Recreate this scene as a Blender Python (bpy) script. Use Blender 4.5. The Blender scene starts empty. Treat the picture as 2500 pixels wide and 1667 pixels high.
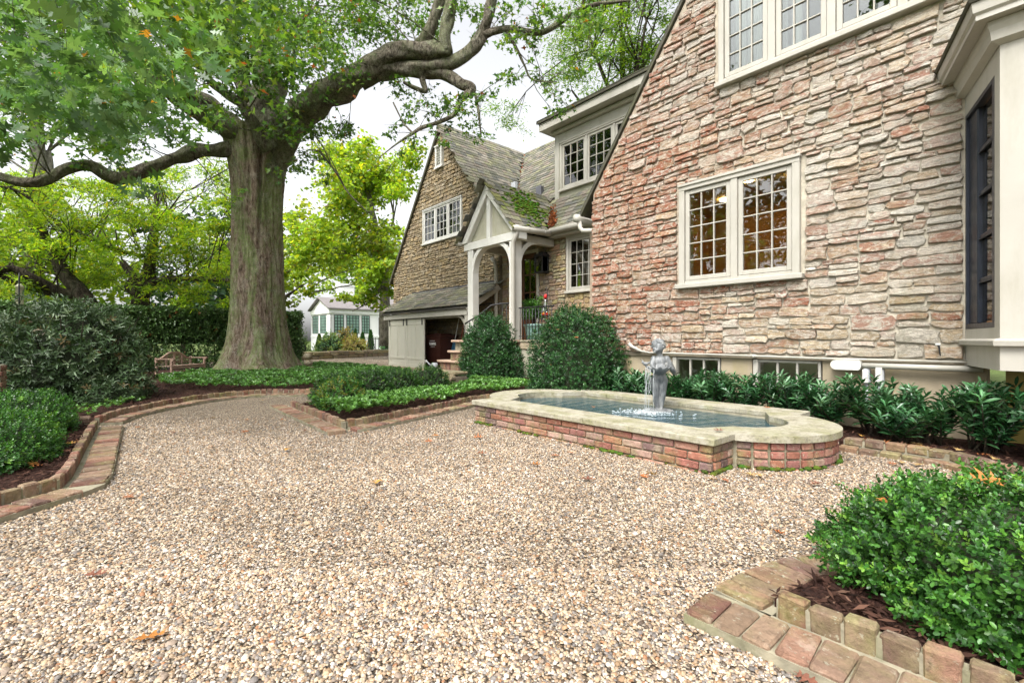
import bpy, math, random
import numpy as np
from mathutils import Vector, Matrix, noise

random.seed(11)
RNG = np.random.default_rng(11)
S = bpy.context.scene
COL = S.collection
R = math.radians

# ------------------------------------------------------------------ camera, sky, sun, exposure
cam_d = bpy.data.cameras.new('camera')
cam_d.lens = 16.5
cam_d.sensor_width = 36.0
cam_d.shift_y = -0.0018
cam_d.clip_start = 0.05
cam_d.clip_end = 600
cam = bpy.data.objects.new('camera', cam_d)
COL.objects.link(cam)
cam.location = (0, 0, 1.05)
cam.rotation_euler = (R(90), 0, R(48.892))
S.camera = cam

SUN_EL, SUN_AZ = R(54), R(165)      # azimuth measured clockwise from +Y
w = bpy.data.worlds.new('World')
S.world = w
w.use_nodes = True
nt = w.node_tree
nt.nodes.clear()
sky = nt.nodes.new('ShaderNodeTexSky')
sky.sky_type = 'NISHITA'
sky.sun_disc = False
sky.sun_elevation = SUN_EL
sky.sun_rotation = SUN_AZ
sky.air_density = 1.0
sky.dust_density = 4.0
sky.ozone_density = 1.0
hs = nt.nodes.new('ShaderNodeHueSaturation')
hs.inputs['Saturation'].default_value = 0.12
bg = nt.nodes.new('ShaderNodeBackground')
bg.inputs['Strength'].default_value = 0.15
wo = nt.nodes.new('ShaderNodeOutputWorld')
nt.links.new(sky.outputs[0], hs.inputs['Color'])
nt.links.new(hs.outputs[0], bg.inputs[0])
nt.links.new(bg.outputs[0], wo.inputs[0])

sun_d = bpy.data.lights.new('sun', 'SUN')
sun_d.energy = 1.5
sun_d.angle = R(25)
sun_d.color = (1.0, 0.96, 0.9)
sun = bpy.data.objects.new('sun', sun_d)
COL.objects.link(sun)
sun_dir = Vector((math.sin(SUN_AZ) * math.cos(SUN_EL), math.cos(SUN_AZ) * math.cos(SUN_EL), math.sin(SUN_EL)))
sun.rotation_euler = sun_dir.to_track_quat('Z', 'Y').to_euler()
sun.location = sun_dir * 50

S.view_settings.view_transform = 'Standard'
S.view_settings.look = 'None'
S.view_settings.gamma = 1.0
S.view_settings.exposure = 1.35
S.view_settings.use_curve_mapping = False
S.render.engine = 'CYCLES'
S.cycles.use_denoising = True
S.cycles.max_bounces = 7
S.cycles.transparent_max_bounces = 12
S.cycles.sample_clamp_indirect = 6.0
S.cycles.caustics_reflective = False
S.cycles.caustics_refractive = False

# ------------------------------------------------------------------ helpers: materials
class NT:
    def __init__(self, name):
        self.m = bpy.data.materials.new(name)
        self.m.use_nodes = True
        self.t = self.m.node_tree
        self.t.nodes.clear()
        self.out = self.n('ShaderNodeOutputMaterial')
        self.geo = None
    def n(self, typ, **kw):
        nd = self.t.nodes.new(typ)
        for k, v in kw.items():
            setattr(nd, k, v)
        return nd
    def l(self, a, b):
        self.t.links.new(a, b)
    def pos(self, scale=(1, 1, 1)):
        if self.geo is None:
            self.geo = self.n('ShaderNodeNewGeometry')
        mp = self.n('ShaderNodeMapping')
        mp.inputs['Scale'].default_value = scale
        self.l(self.geo.outputs['Position'], mp.inputs['Vector'])
        return mp.outputs[0]
    def noise(self, scale, detail=4, rough=0.55, stretch=(1, 1, 1), dist=0.0):
        nd = self.n('ShaderNodeTexNoise')
        nd.inputs['Scale'].default_value = scale
        nd.inputs['Detail'].default_value = detail
        nd.inputs['Roughness'].default_value = rough
        nd.inputs['Distortion'].default_value = dist
        self.l(self.pos(stretch), nd.inputs['Vector'])
        return nd.outputs['Fac']
    def ramp(self, fac, stops):
        nd = self.n('ShaderNodeValToRGB')
        el = nd.color_ramp.elements
        while len(el) < len(stops):
            el.new(0.5)
        for e, (p, c) in zip(el, stops):
            e.position = p
            e.color = (c[0], c[1], c[2], 1) if len(c) > 2 else (c[0],) * 3 + (1,)
        self.l(fac, nd.inputs[0])
        return nd.outputs[0]
    def mix(self, fac, a, b, mode='MIX'):
        nd = self.n('ShaderNodeMix', data_type='RGBA', blend_type=mode)
        for sock, v in ((nd.inputs[0], fac), (nd.inputs[6], a), (nd.inputs[7], b)):
            if hasattr(v, 'links'):
                self.l(v, sock)
            elif isinstance(v, (int, float)):
                sock.default_value = v if sock == nd.inputs[0] else (v, v, v, 1)
            else:
                sock.default_value = (*v, 1)
        return nd.outputs[2]
    def math(self, op, a, b=0.0):
        nd = self.n('ShaderNodeMath', operation=op)
        for i, v in enumerate((a, b)):
            if hasattr(v, 'links'):
                self.l(v, nd.inputs[i])
            else:
                nd.inputs[i].default_value = v
        return nd.outputs[0]
    def attr(self, name='col'):
        nd = self.n('ShaderNodeAttribute', attribute_name=name)
        return nd.outputs['Color']
    def ocol(self):
        return self.n('ShaderNodeObjectInfo').outputs['Color']
    def bump(self, h, strength=0.5, dist=0.01, chain=None):
        nd = self.n('ShaderNodeBump')
        nd.inputs['Strength'].default_value = strength
        nd.inputs['Distance'].default_value = dist
        self.l(h, nd.inputs['Height'])
        if chain is not None:
            self.l(chain, nd.inputs['Normal'])
        return nd.outputs[0]
    def bsdf(self, col, rough=0.6, nrm=None, spec=0.4, metal=0.0, **kw):
        b = self.n('ShaderNodeBsdfPrincipled')
        for k, v in (('Base Color', col), ('Roughness', rough), ('Metallic', metal), ('Specular IOR Level', spec)):
            if hasattr(v, 'links'):
                self.l(v, b.inputs[k])
            elif k == 'Base Color':
                b.inputs[k].default_value = (*v, 1)
            else:
                b.inputs[k].default_value = v
        if nrm is not None:
            self.l(nrm, b.inputs['Normal'])
        for k, v in kw.items():
            b.inputs[k.replace('_', ' ')].default_value = v
        self.l(b.outputs[0], self.out.inputs[0])
        return b
    def done(self):
        return self.m

def paint(name, col, rough=0.5, var=0.12, vs=6.0, bump=0.15, bs=60.0, dirt=None, dirt_amt=0.25, metal=0.0, spec=0.4):
    t = NT(name)
    n1 = t.noise(vs, 5)
    c = t.mix(1.0, col, t.ramp(n1, [(0.3, (1 - var,)), (0.7, (1 + var * 0.4,))]), 'MULTIPLY')
    if dirt:
        d = t.ramp(t.noise(5.0, 7, 0.7, (1, 1, 0.22)), [(0.48, (0,)), (0.68, (dirt_amt,))])
        c = t.mix(d, c, dirt)
    r = t.math('ADD', t.math('MULTIPLY', t.noise(vs * 2, 3), 0.25), rough - 0.12)
    t.bsdf(c, r, t.bump(t.noise(bs, 3), bump, 0.004), spec, metal)
    return t.done()

def stone_mat(name, rust=(0.33, 0.12, 0.06), crust=(0.72, 0.68, 0.6), rust_amt=0.55, crust_amt=0.5, moss=0.15, dark=0.75):
    """colour attribute gives each stone's own colour; its alpha says how iron-stained it is"""
    t = NT(name)
    at = t.n('ShaderNodeAttribute', attribute_name='col')
    c = at.outputs['Color']
    c = t.mix(1.0, c, t.ramp(t.noise(19, 8, 0.75, (1, 1, 2.0), 0.5), [(0.3, (0.6,)), (0.5, (0.98,)), (0.7, (1.25,))]), 'MULTIPLY')
    oc = t.ramp(t.noise(4.5, 6, 0.7, (1, 1, 1.5), 0.8), [(0.52, (0,)), (0.66, (0.5,))])
    c = t.mix(oc, c, (0.47, 0.34, 0.18))
    cp = t.ramp(t.noise(11, 8, 0.8, (1, 1.3, 1.9), 1.0), [(0.48, (0,)), (0.54, (crust_amt,))])
    c = t.mix(cp, c, crust)
    rp = t.ramp(t.noise(7.5, 8, 0.8, (1, 1, 1.7), 1.2), [(0.47, (0,)), (0.53, (rust_amt,)), (0.66, (min(1, rust_amt * 1.4),))])
    c = t.mix(t.math('MULTIPLY', rp, at.outputs['Alpha']), c, t.mix(t.noise(30, 4), rust, tuple(min(1, v * 1.5) for v in rust)))
    mp = t.ramp(t.noise(1.3, 7, 0.7), [(0.56, (0,)), (0.72, (moss,))])
    c = t.mix(mp, c, (0.16, 0.17, 0.05))
    crk = t.ramp(t.noise(15, 8, 0.72, (0.55, 1, 3.6), 0.9), [(0.36, (0.35,)), (0.45, (1,))])
    c = t.mix(dark, c, crk, 'MULTIPLY')
    pit = t.ramp(t.noise(75, 4, 0.6, (1, 1, 1.8)), [(0.32, (0.5,)), (0.46, (1,))])
    c = t.mix(dark, c, pit, 'MULTIPLY')
    b1 = t.bump(t.noise(17, 8, 0.75, (0.6, 1, 3.0), 0.8), 1.0, 0.05)
    b2 = t.bump(t.noise(70, 5, 0.7), 0.7, 0.01, b1)
    t.bsdf(c, 0.92, b2, 0.15)
    return t.done()

def brick_mat(name, moss=0.5, pale=0.5):
    t = NT(name)
    c = t.ocol()
    c = t.mix(1.0, c, t.ramp(t.noise(24, 6, 0.65), [(0.28, (0.66,)), (0.75, (1.2,))]), 'MULTIPLY')
    rp = t.ramp(t.noise(9, 6, 0.7, dist=0.5), [(0.54, (0,)), (0.68, (pale,))])
    c = t.mix(rp, c, (0.46, 0.38, 0.3))
    mp = t.ramp(t.noise(3.2, 7, 0.72, dist=0.3), [(0.47, (0,)), (0.66, (moss,))])
    c = t.mix(mp, c, t.ramp(t.noise(40, 3), [(0.3, (0.12, 0.13, 0.035)), (0.7, (0.32, 0.3, 0.14))]))
    lp = t.ramp(t.noise(34, 5, 0.7), [(0.6, (0,)), (0.66, (0.6,))])
    c = t.mix(lp, c, (0.4, 0.4, 0.3))
    dp = t.ramp(t.noise(22, 7, 0.75, dist=0.8), [(0.3, (0.4,)), (0.46, (1,))])
    c = t.mix(0.9, c, dp, 'MULTIPLY')
    b1 = t.bump(t.noise(60, 6, 0.75), 0.9, 0.008)
    t.bsdf(c, 0.88, t.bump(t.noise(14, 5, .6), 0.6, 0.02, b1), 0.25)
    return t.done()

def shingle_mat(name):
    t = NT(name)
    c = t.attr()
    c = t.mix(1.0, c, t.ramp(t.noise(14, 6, 0.65), [(0.3, (0.65,)), (0.75, (1.25,))]), 'MULTIPLY')
    mp = t.ramp(t.noise(2.2, 7, 0.7, dist=0.4), [(0.5, (0,)), (0.68, (0.6,))])
    c = t.mix(mp, c, (0.15, 0.15, 0.06))
    t.bsdf(c, 0.8, t.bump(t.noise(30, 5, 0.6), 0.5, 0.012), 0.3)
    return t.done()

def leaf_mat(name, rough=0.45, trans=0.35, tint=(1.25, 1.15, 0.45), spec=0.5):
    t = NT(name)
    c = t.attr()
    b = t.n('ShaderNodeBsdfPrincipled')
    t.l(c, b.inputs['Base Color'])
    b.inputs['Roughness'].default_value = rough
    b.inputs['Specular IOR Level'].default_value = spec
    tr = t.n('ShaderNodeBsdfTranslucent')
    t.l(t.mix(1.0, c, tint, 'MULTIPLY'), tr.inputs[0])
    mx = t.n('ShaderNodeMixShader')
    mx.inputs[0].default_value = trans
    t.l(b.outputs[0], mx.inputs[1])
    t.l(tr.outputs[0], mx.inputs[2])
    t.l(mx.outputs[0], t.out.inputs[0])
    return t.done()

def glass_mat(name, tint=(0.92, 0.96, 0.93), boost=0.06):
    t = NT(name)
    fr = t.n('ShaderNodeFresnel')
    fr.inputs['IOR'].default_value = 1.5
    wob = t.bump(t.noise(2.2, 2), 0.03, 0.05)
    gl = t.n('ShaderNodeBsdfGlossy')
    gl.inputs['Roughness'].default_value = 0.01
    t.l(wob, gl.inputs['Normal'])
    tr = t.n('ShaderNodeBsdfTransparent')
    tr.inputs[0].default_value = (*tint, 1)
    mx = t.n('ShaderNodeMixShader')
    t.l(t.math('ADD', t.math('MULTIPLY', fr.outputs[0], 1.3), boost), mx.inputs[0])
    t.l(tr.outputs[0], mx.inputs[1])
    t.l(gl.outputs[0], mx.inputs[2])
    t.l(mx.outputs[0], t.out.inputs[0])
    return t.done()

def emit_mat(name, col, s):
    t = NT(name)
    e = t.n('ShaderNodeEmission')
    e.inputs[0].default_value = (*col, 1)
    e.inputs[1].default_value = s
    t.l(e.outputs[0], t.out.inputs[0])
    return t.done()

def bark_mat(name, base=(0.2, 0.14, 0.1), hi=(0.4, 0.33, 0.26), lichen=(0.23, 0.33, 0.1), amt=0.85, vstretch=0.3, scale=15):
    t = NT(name)
    rid = t.noise(scale, 9, 0.78, (1, 1, vstretch), 0.7)
    c = t.ramp(rid, [(0.38, tuple(x * 0.3 for x in base)), (0.47, base), (0.6, hi)])
    c = t.mix(0.9, c, t.ramp(t.noise(60, 5, .75, (1, 1, .6)), [(.33, (.4,)), (.52, (1.05,))]), 'MULTIPLY')
    lp = t.ramp(t.noise(1.7, 7, 0.7, (1, 1, 0.4), 0.5), [(0.44, (0,)), (0.56, (amt,))])
    lf = t.math('MULTIPLY', lp, t.ramp(t.noise(42, 5, 0.7), [(0.42, (0.05,)), (0.52, (1,))]))
    c = t.mix(lf, c, t.ramp(t.noise(7, 4), [(0.35, tuple(x * 0.6 for x in lichen)), (0.6, lichen), (0.75, (0.4, 0.46, 0.3))]))
    pl = t.math('MULTIPLY', t.ramp(t.noise(2.6, 5, .6), [(.5, (0,)), (.62, (amt * .8,))]), t.ramp(t.noise(55, 4, .65), [(.54, (0,)), (.6, (1,))]))
    c = t.mix(pl, c, (0.5, 0.52, 0.44))
    b1 = t.bump(rid, 1.0, 0.09)
    t.bsdf(c, 0.92, t.bump(t.noise(60, 5, .7), 0.7, 0.015, b1), 0.15)
    return t.done()

# ------------------------------------------------------------------ helpers: meshes and objects
def cbox_geo(hx, hy, hz, c):
    idx, vs = {}, []
    for sx in (-1, 1):
        for sy in (-1, 1):
            for sz in (-1, 1):
                for a in range(3):
                    p = [sx * hx, sy * hy, sz * hz]
                    for b in range(3):
                        if b != a:
                            p[b] -= (sx, sy, sz)[b] * c
                    idx[(sx, sy, sz, a)] = len(vs)
                    vs.append(tuple(p))
    fs = []
    for a in range(3):
        b, d = [i for i in range(3) if i != a]
        for s in (-1, 1):
            q = []
            for (u, v) in ((-1, -1), (1, -1), (1, 1), (-1, 1)):
                k = [0, 0, 0]
                k[a], k[b], k[d] = s, u, v
                q.append(idx[(*k, a)])
            fs.append(tuple(q) if (s > 0) == (a != 1) else tuple(q[::-1]))
        for s in (-1, 1):
            for u in (-1, 1):
                k0, k1 = [0, 0, 0], [0, 0, 0]
                k0[a], k0[b], k0[d] = -1, s, u
                k1[a], k1[b], k1[d] = 1, s, u
                fs.append((idx[(*k0, b)], idx[(*k1, b)], idx[(*k1, d)], idx[(*k0, d)]))
    for sx in (-1, 1):
        for sy in (-1, 1):
            for sz in (-1, 1):
                fs.append(tuple(idx[(sx, sy, sz, a)] for a in range(3)))
    return vs, fs

class MB:
    def __init__(self):
        self.v, self.f, self.c = [], [], []
    def add(self, vs, fs, col=None):
        o = len(self.v)
        self.v.extend(tuple(p) for p in vs)
        self.f.extend(tuple(i + o for i in q) for q in fs)
        self.c.extend([col or (1, 1, 1)] * len(vs))
        return self
    def box(self, x0, y0, z0, x1, y1, z1, c=0.0, col=None):
        hx, hy, hz = abs(x1 - x0) / 2, abs(y1 - y0) / 2, abs(z1 - z0) / 2
        m = ((x0 + x1) / 2, (y0 + y1) / 2, (z0 + z1) / 2)
        c = min(c, hx * 0.6, hy * 0.6, hz * 0.6)
        if c > 0:
            vs, fs = cbox_geo(hx, hy, hz, c)
        else:
            vs = [(sx * hx, sy * hy, sz * hz) for sx in (-1, 1) for sy in (-1, 1) for sz in (-1, 1)]
            fs = [(0, 1, 3, 2), (4, 6, 7, 5), (0, 4, 5, 1), (2, 3, 7, 6), (0, 2, 6, 4), (1, 5, 7, 3)]
        return self.add([(p[0] + m[0], p[1] + m[1], p[2] + m[2]) for p in vs], fs, col)
    def beam(self, p0, p1, wd, ht, up=(0, 0, 1), c=0.004, col=None):
        p0, p1 = Vector(p0), Vector(p1)
        d = p1 - p0
        L = d.length
        d.normalize()
        s = d.cross(Vector(up))
        if s.length < 1e-4:
            s = d.cross(Vector((1, 0, 0)))
        s.normalize()
        u = s.cross(d)
        vs, fs = cbox_geo(L / 2, wd / 2, ht / 2, min(c, wd * .3, ht * .3))
        m = (p0 + p1) / 2
        return self.add([m + d * p[0] + s * p[1] + u * p[2] for p in vs], fs, col)
    def tube(self, pts, radii, n=8, cap=True, wob=0.0, col=None):
        P = [Vector(p) for p in pts]
        if not hasattr(radii, '__len__'):
            radii = [radii] * len(P)
        vs, fs = [], []
        ref = None
        for i, p in enumerate(P):
            d = (P[min(i + 1, len(P) - 1)] - P[max(i - 1, 0)]).normalized()
            if ref is None:
                ref = d.cross(Vector((0.31, 0.77, 0.55))).normalized()
            ref = (ref - d * ref.dot(d)).normalized()
            b = d.cross(ref)
            for k in range(n):
                a = 2 * math.pi * k / n
                r = radii[i]
                if wob:
                    r *= 1 + wob * noise.noise(p * 2.1 + Vector((math.cos(a), math.sin(a), 0)) * 1.3)
                vs.append(p + (ref * math.cos(a) + b * math.sin(a)) * r)
        for i in range(len(P) - 1):
            for k in range(n):
                fs.append((i * n + k, i * n + (k + 1) % n, (i + 1) * n + (k + 1) % n, (i + 1) * n + k))
        if cap:
            fs.append(tuple(range(n))[::-1])
            fs.append(tuple(range((len(P) - 1) * n, len(P) * n)))
        return self.add(vs, fs, col)
    def lathe(self, prof, cx, cy, n=20, col=None, flute=0, amp=0.0):
        vs, fs = [], []
        for (r, z) in prof:
            for k in range(n):
                a = 2 * math.pi * k / n
                rr = r * (1 + amp * math.cos(flute * a)) if flute else r
                vs.append((cx + rr * math.cos(a), cy + rr * math.sin(a), z))
        for i in range(len(prof) - 1):
            for k in range(n):
                fs.append((i * n + k, i * n + (k + 1) % n, (i + 1) * n + (k + 1) % n, (i + 1) * n + k))
        fs.append(tuple(range(n))[::-1])
        fs.append(tuple(range((len(prof) - 1) * n, len(prof) * n)))
        return self.add(vs, fs, col)
    def prism(self, poly, ext, col=None):
        """poly: 3D points of a planar outline, ext: extrusion vector"""
        e = Vector(ext)
        a = [Vector(p) for p in poly]
        b = [p + e for p in a]
        n = len(a)
        fs = [tuple(range(n))[::-1], tuple(range(n, 2 * n))] + [(i, (i + 1) % n, n + (i + 1) % n, n + i) for i in range(n)]
        return self.add(a + b, fs, col)
    def ball(self, c, r, nu=12, nv=8, col=None):
        if not hasattr(r, '__len__'):
            r = (r, r, r)
        vs = [(c[0], c[1], c[2] - r[2])]
        for j in range(1, nv):
            t = -math.pi / 2 + math.pi * j / nv
            for k in range(nu):
                a = 2 * math.pi * k / nu
                vs.append((c[0] + r[0] * math.cos(t) * math.cos(a), c[1] + r[1] * math.cos(t) * math.sin(a), c[2] + r[2] * math.sin(t)))
        vs.append((c[0], c[1], c[2] + r[2]))
        fs = [(0, 1 + (k + 1) % nu, 1 + k) for k in range(nu)]
        for j in range(nv - 2):
            for k in range(nu):
                a, b = 1 + j * nu + k, 1 + j * nu + (k + 1) % nu
                fs.append((a, b, b + nu, a + nu))
        o = 1 + (nv - 2) * nu
        fs += [(o + k, o + (k + 1) % nu, len(vs) - 1) for k in range(nu)]
        return self.add(vs, fs, col)
    def mesh(self, name, smooth=False, colours=False):
        me = bpy.data.meshes.new(name)
        me.from_pydata(self.v, [], self.f)
        if colours:
            at = me.attributes.new('col', 'FLOAT_COLOR', 'POINT')
            at.data.foreach_set('color', np.array([(*c[:3], c[3] if len(c) > 3 else 1) for c in self.c], dtype=np.float32).ravel())
        if smooth:
            me.polygons.foreach_set('use_smooth', [True] * len(me.polygons))
        me.update()
        return me
    def build(self, name, mat, parent=None, smooth=False, colours=False, M=None):
        me = self.mesh(name, smooth, colours)
        if M is not None:
            me.transform(M)
        return link(name, me, mat, parent)

def link(name, me, mat, parent=None, loc=None):
    o = bpy.data.objects.new(name, me)
    if mat is not None and not me.materials:
        me.materials.append(mat)
    COL.objects.link(o)
    if loc is not None:
        o.location = loc
    if parent is not None:
        o.parent = parent
        if parent.type == 'EMPTY':
            o.matrix_parent_inverse = Matrix.Translation(-Vector(parent.location))
    return o

def tag(o, label, cat, group=None, kind=None):
    if label:
        o['label'] = label
    if cat:
        o['category'] = cat
    if group:
        o['group'] = group
    if kind:
        o['kind'] = kind
    return o

def thing(name, label, cat, loc=(0, 0, 0), group=None):
    o = bpy.data.objects.new(name, None)
    o.empty_display_size = 0.2
    o.location = loc
    COL.objects.link(o)
    return tag(o, label, cat, group)

def stuff(o):
    o['kind'] = 'stuff'
    return o

# leaf shapes: (along, side, normal) per leaf, faces as vertex index tuples of one size
SH_DIAMOND = (np.array([(0, 0, 0), (.5, .3, .07), (1, 0, -.05), (.5, -.3, .07)]), [(0, 1, 2, 3)])
SH_FOLD = (np.array([(0, 0, 0), (.34, .2, .06), (.7, .17, .03), (1, 0, -.08), (.7, -.17, .03), (.34, -.2, .06)]), [(0, 1, 2, 3), (0, 3, 4, 5)])
SH_ROUND = (np.array([(0, 0, 0), (.25, .26, .07), (.72, .28, .07), (1, 0, -.02), (.72, -.28, .07), (.25, -.26, .07)]), [(0, 1, 2, 3), (0, 3, 4, 5)])
SH_LONG = (np.array([(0, 0, 0), (.3, .12, .04), (.68, .13, .0), (1, 0, -.14), (.68, -.13, .0), (.3, -.12, .04)]), [(0, 1, 2, 3), (0, 3, 4, 5)])
SH_NEEDLE = (np.array([(0, 0, 0), (.5, .12, .02), (1, 0, -.03), (.5, -.12, .02)]), [(0, 1, 2, 3)])
_ok = [(0, .012), (.16, .02), (.2, .1), (.13, .27), (.27, .17), (.34, .045), (.42, .22), (.36, .44), (.52, .27), (.6, .06), (.68, .16), (.76, .33), (.8, .1), (.88, .09), (1, 0)]
_ok = _ok + [(a, -b) for a, b in _ok[-2::-1]]
SH_OAK = (np.array([(a, b, 0.22 * abs(b) - 0.1 * a * a) for a, b in _ok]), [tuple(range(len(_ok)))])
_os = [(0, 0), (.22, .1), (.3, .3), (.42, .1), (.6, .36), (.7, .12), (1, 0)]
_os = _os + [(a, -b) for a, b in _os[-2:0:-1]]
SH_OAKS = (np.array([(a, b, 0.2 * abs(b) - 0.1 * a * a) for a, b in _os]), [tuple(range(len(_os)))])

def unit(a):
    return a / np.maximum(np.linalg.norm(a, axis=1, keepdims=True), 1e-9)

def rand_unit(n):
    return unit(RNG.normal(size=(n, 3)))

def leaves(name, pos, axis, nrm, size, shape, cols, mat, parent=None):
    sv, sf = shape
    n, k = len(pos), len(sv)
    axis = unit(axis)
    nrm = unit(nrm - axis * (nrm * axis).sum(1, keepdims=True))
    side = np.cross(nrm, axis)
    size = np.asarray(size).reshape(-1, 1, 1) if hasattr(size, '__len__') else size
    V = pos[:, None, :] + size * (sv[None, :, 0:1] * axis[:, None, :] + sv[None, :, 1:2] * side[:, None, :] + sv[None, :, 2:3] * nrm[:, None, :])
    V = V.reshape(-1, 3)
    F = np.array(sf, dtype=np.int64)
    fk = F.shape[1]
    Fi = (F[None] + (np.arange(n) * k)[:, None, None]).reshape(-1)
    nf = n * len(sf)
    me = bpy.data.meshes.new(name)
    me.vertices.add(n * k)
    me.vertices.foreach_set('co', V.astype(np.float32).ravel())
    me.loops.add(nf * fk)
    me.loops.foreach_set('vertex_index', Fi.astype(np.int32))
    me.polygons.add(nf)
    me.polygons.foreach_set('loop_start', (np.arange(nf) * fk).astype(np.int32))
    me.polygons.foreach_set('loop_total', np.full(nf, fk, dtype=np.int32))
    at = me.attributes.new('col', 'FLOAT_COLOR', 'POINT')
    C = np.ones((n, k, 4), dtype=np.float32)
    C[:, :, :3] = cols[:, None, :]
    at.data.foreach_set('color', C.ravel())
    me.update()
    me.validate()
    return link(name, me, mat, parent)

def pick_cols(n, pal, wts, jit=0.18):
    pal = np.array(pal)
    i = RNG.choice(len(pal), n, p=np.array(wts) / sum(wts))
    return np.clip(pal[i] * (1 + jit * RNG.normal(size=(n, 1))), 0.004, 0.95)

# ------------------------------------------------------------------ materials
M = {}
M['stone'] = stone_mat('weathered_limestone', rust=(0.3, 0.105, 0.06), crust=(.76, .71, .61), rust_amt=0.85, crust_amt=0.68, moss=.34, dark=.62)
M['stone_wing'] = stone_mat('tan_rubble_stone', rust=(0.3, 0.2, 0.1), crust=(0.46, 0.41, 0.3), rust_amt=0.35, crust_amt=0.35, moss=0.35, dark=.5)
def mortar_mat():
    t = NT('lime_mortar')
    sx = t.n('ShaderNodeSeparateXYZ')
    t.l(t.pos(), sx.inputs[0])
    mr = t.n('ShaderNodeMapRange')
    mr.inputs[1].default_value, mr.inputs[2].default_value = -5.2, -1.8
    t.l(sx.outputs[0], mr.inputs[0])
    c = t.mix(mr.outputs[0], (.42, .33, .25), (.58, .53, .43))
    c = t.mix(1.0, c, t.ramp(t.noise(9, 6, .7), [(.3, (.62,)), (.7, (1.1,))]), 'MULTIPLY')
    t.bsdf(c, .95, t.bump(t.noise(60, 5, .7), .7, .01), .15)
    return t.done()
M['mortar'] = mortar_mat()
M['mortar_dark'] = paint('dark_mortar', (0.2, 0.17, 0.12), 0.9, 0.3, 5, 0.6, 40)
M['trim'] = paint('greige_trim_paint', (0.43, 0.41, 0.36), 0.5, 0.08, 3, 0.12, 90, (0.29, 0.27, 0.2), 0.4)
M['white'] = paint('white_trim_paint', (0.62, 0.61, 0.57), 0.5, 0.07, 3, 0.12, 90, (0.4, 0.38, 0.29), 0.3)
M['stucco'] = paint('pale_stucco', (0.4, 0.385, 0.3), 0.9, 0.16, 4, 0.45, 110, (0.25, 0.25, 0.14), 0.35)
M['shingle'] = shingle_mat('weathered_slate_shingle')
M['underlay'] = paint('roof_underlay', (0.06, 0.055, 0.045), 0.9, 0.2)
M['slate_edge'] = paint('slate_verge', (0.075, 0.07, 0.05), 0.8, 0.35, 9, 0.5, 30, (0.1, 0.11, 0.04), 0.5)
M['glass'] = glass_mat('window_glass')
M['black'] = paint('black_painted_metal', (0.018, 0.018, 0.02), 0.4, 0.2, 8, 0.1)
M['navy'] = paint('dark_navy_sash', (0.022, 0.027, 0.04), 0.35, 0.15, 8, 0.08)
M['concrete'] = paint('stained_concrete', (0.36, 0.3, 0.21), 0.9, 0.25, 3.5, 0.5, 80, (0.3, 0.26, 0.1), 0.5)
M['copper'] = paint('aged_flashing', (0.13, 0.13, 0.15), 0.5, 0.2)
M['wood_in'] = paint('interior_panelling', (0.36, 0.18, 0.07), 0.5, 0.3, 4)
M['wood_door'] = paint('dark_stained_door', (0.1, 0.04, 0.018), 0.35, 0.3, 12)
M['plaster_in'] = paint('interior_plaster', (0.5, 0.42, 0.3), 0.8, 0.1)
M['lamp'] = emit_mat('lit_lamp', (1.0, 0.6, 0.2), 26)
M['tube'] = emit_mat('fluorescent_tube', (1.0, 0.97, 0.9), 6)
M['brick'] = brick_mat('old_brick', 0.45, 0.45)
M['brick_moss'] = brick_mat('mossy_brick', 0.8, 0.4)
M['brick_mortar'] = paint('brick_mortar', (0.31, 0.28, 0.2), 0.92, 0.45, 11, 0.9, 60, (0.13, 0.14, 0.05), 0.7)
M['curtain'] = paint('sheer_curtain', (0.8, 0.8, 0.78), 0.9, 0.04)
M['grey_box'] = paint('grey_junction_box', (0.5, 0.52, 0.55), 0.5, 0.06)

# ------------------------------------------------------------------ stone house
house = thing('stone_house', 'rubble stone house with steep slate gables, pale trim windows and a small gabled porch', 'house', (-8.0, 10.0, 0))

def split_cells(xa, xb, za, zb, out, hmax=0.19, wmax=0.5):
    wd, ht = xb - xa, zb - za
    if wd > 0.9:
        f = random.uniform(0.38, 0.62)
        split_cells(xa, xa + wd * f, za, zb, out, hmax, wmax)
        split_cells(xa + wd * f, xb, za, zb, out, hmax, wmax)
    elif ht > hmax * random.uniform(0.85, 1.25):
        f = random.uniform(0.3, 0.7)
        split_cells(xa, xb, za, za + ht * f, out, hmax, wmax)
        split_cells(xa, xb, za + ht * f, zb, out, hmax, wmax)
    elif wd > wmax * random.uniform(0.75, 1.1) or wd / ht > random.uniform(3.6, 5.5):
        f = random.uniform(0.33, 0.67)
        split_cells(xa, xa + wd * f, za, zb, out, hmax, wmax)
        split_cells(xa + wd * f, xb, za, zb, out, hmax, wmax)
    elif ht > 0.13 and wd > 0.26 and random.random() < 0.22:
        f = random.uniform(0.35, 0.65)
        split_cells(xa, xb, za, za + ht * f, out, hmax, wmax)
        split_cells(xa, xb, za + ht * f, zb, out, hmax, wmax)
    else:
        out.append((xa, xb, za, zb))

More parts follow.
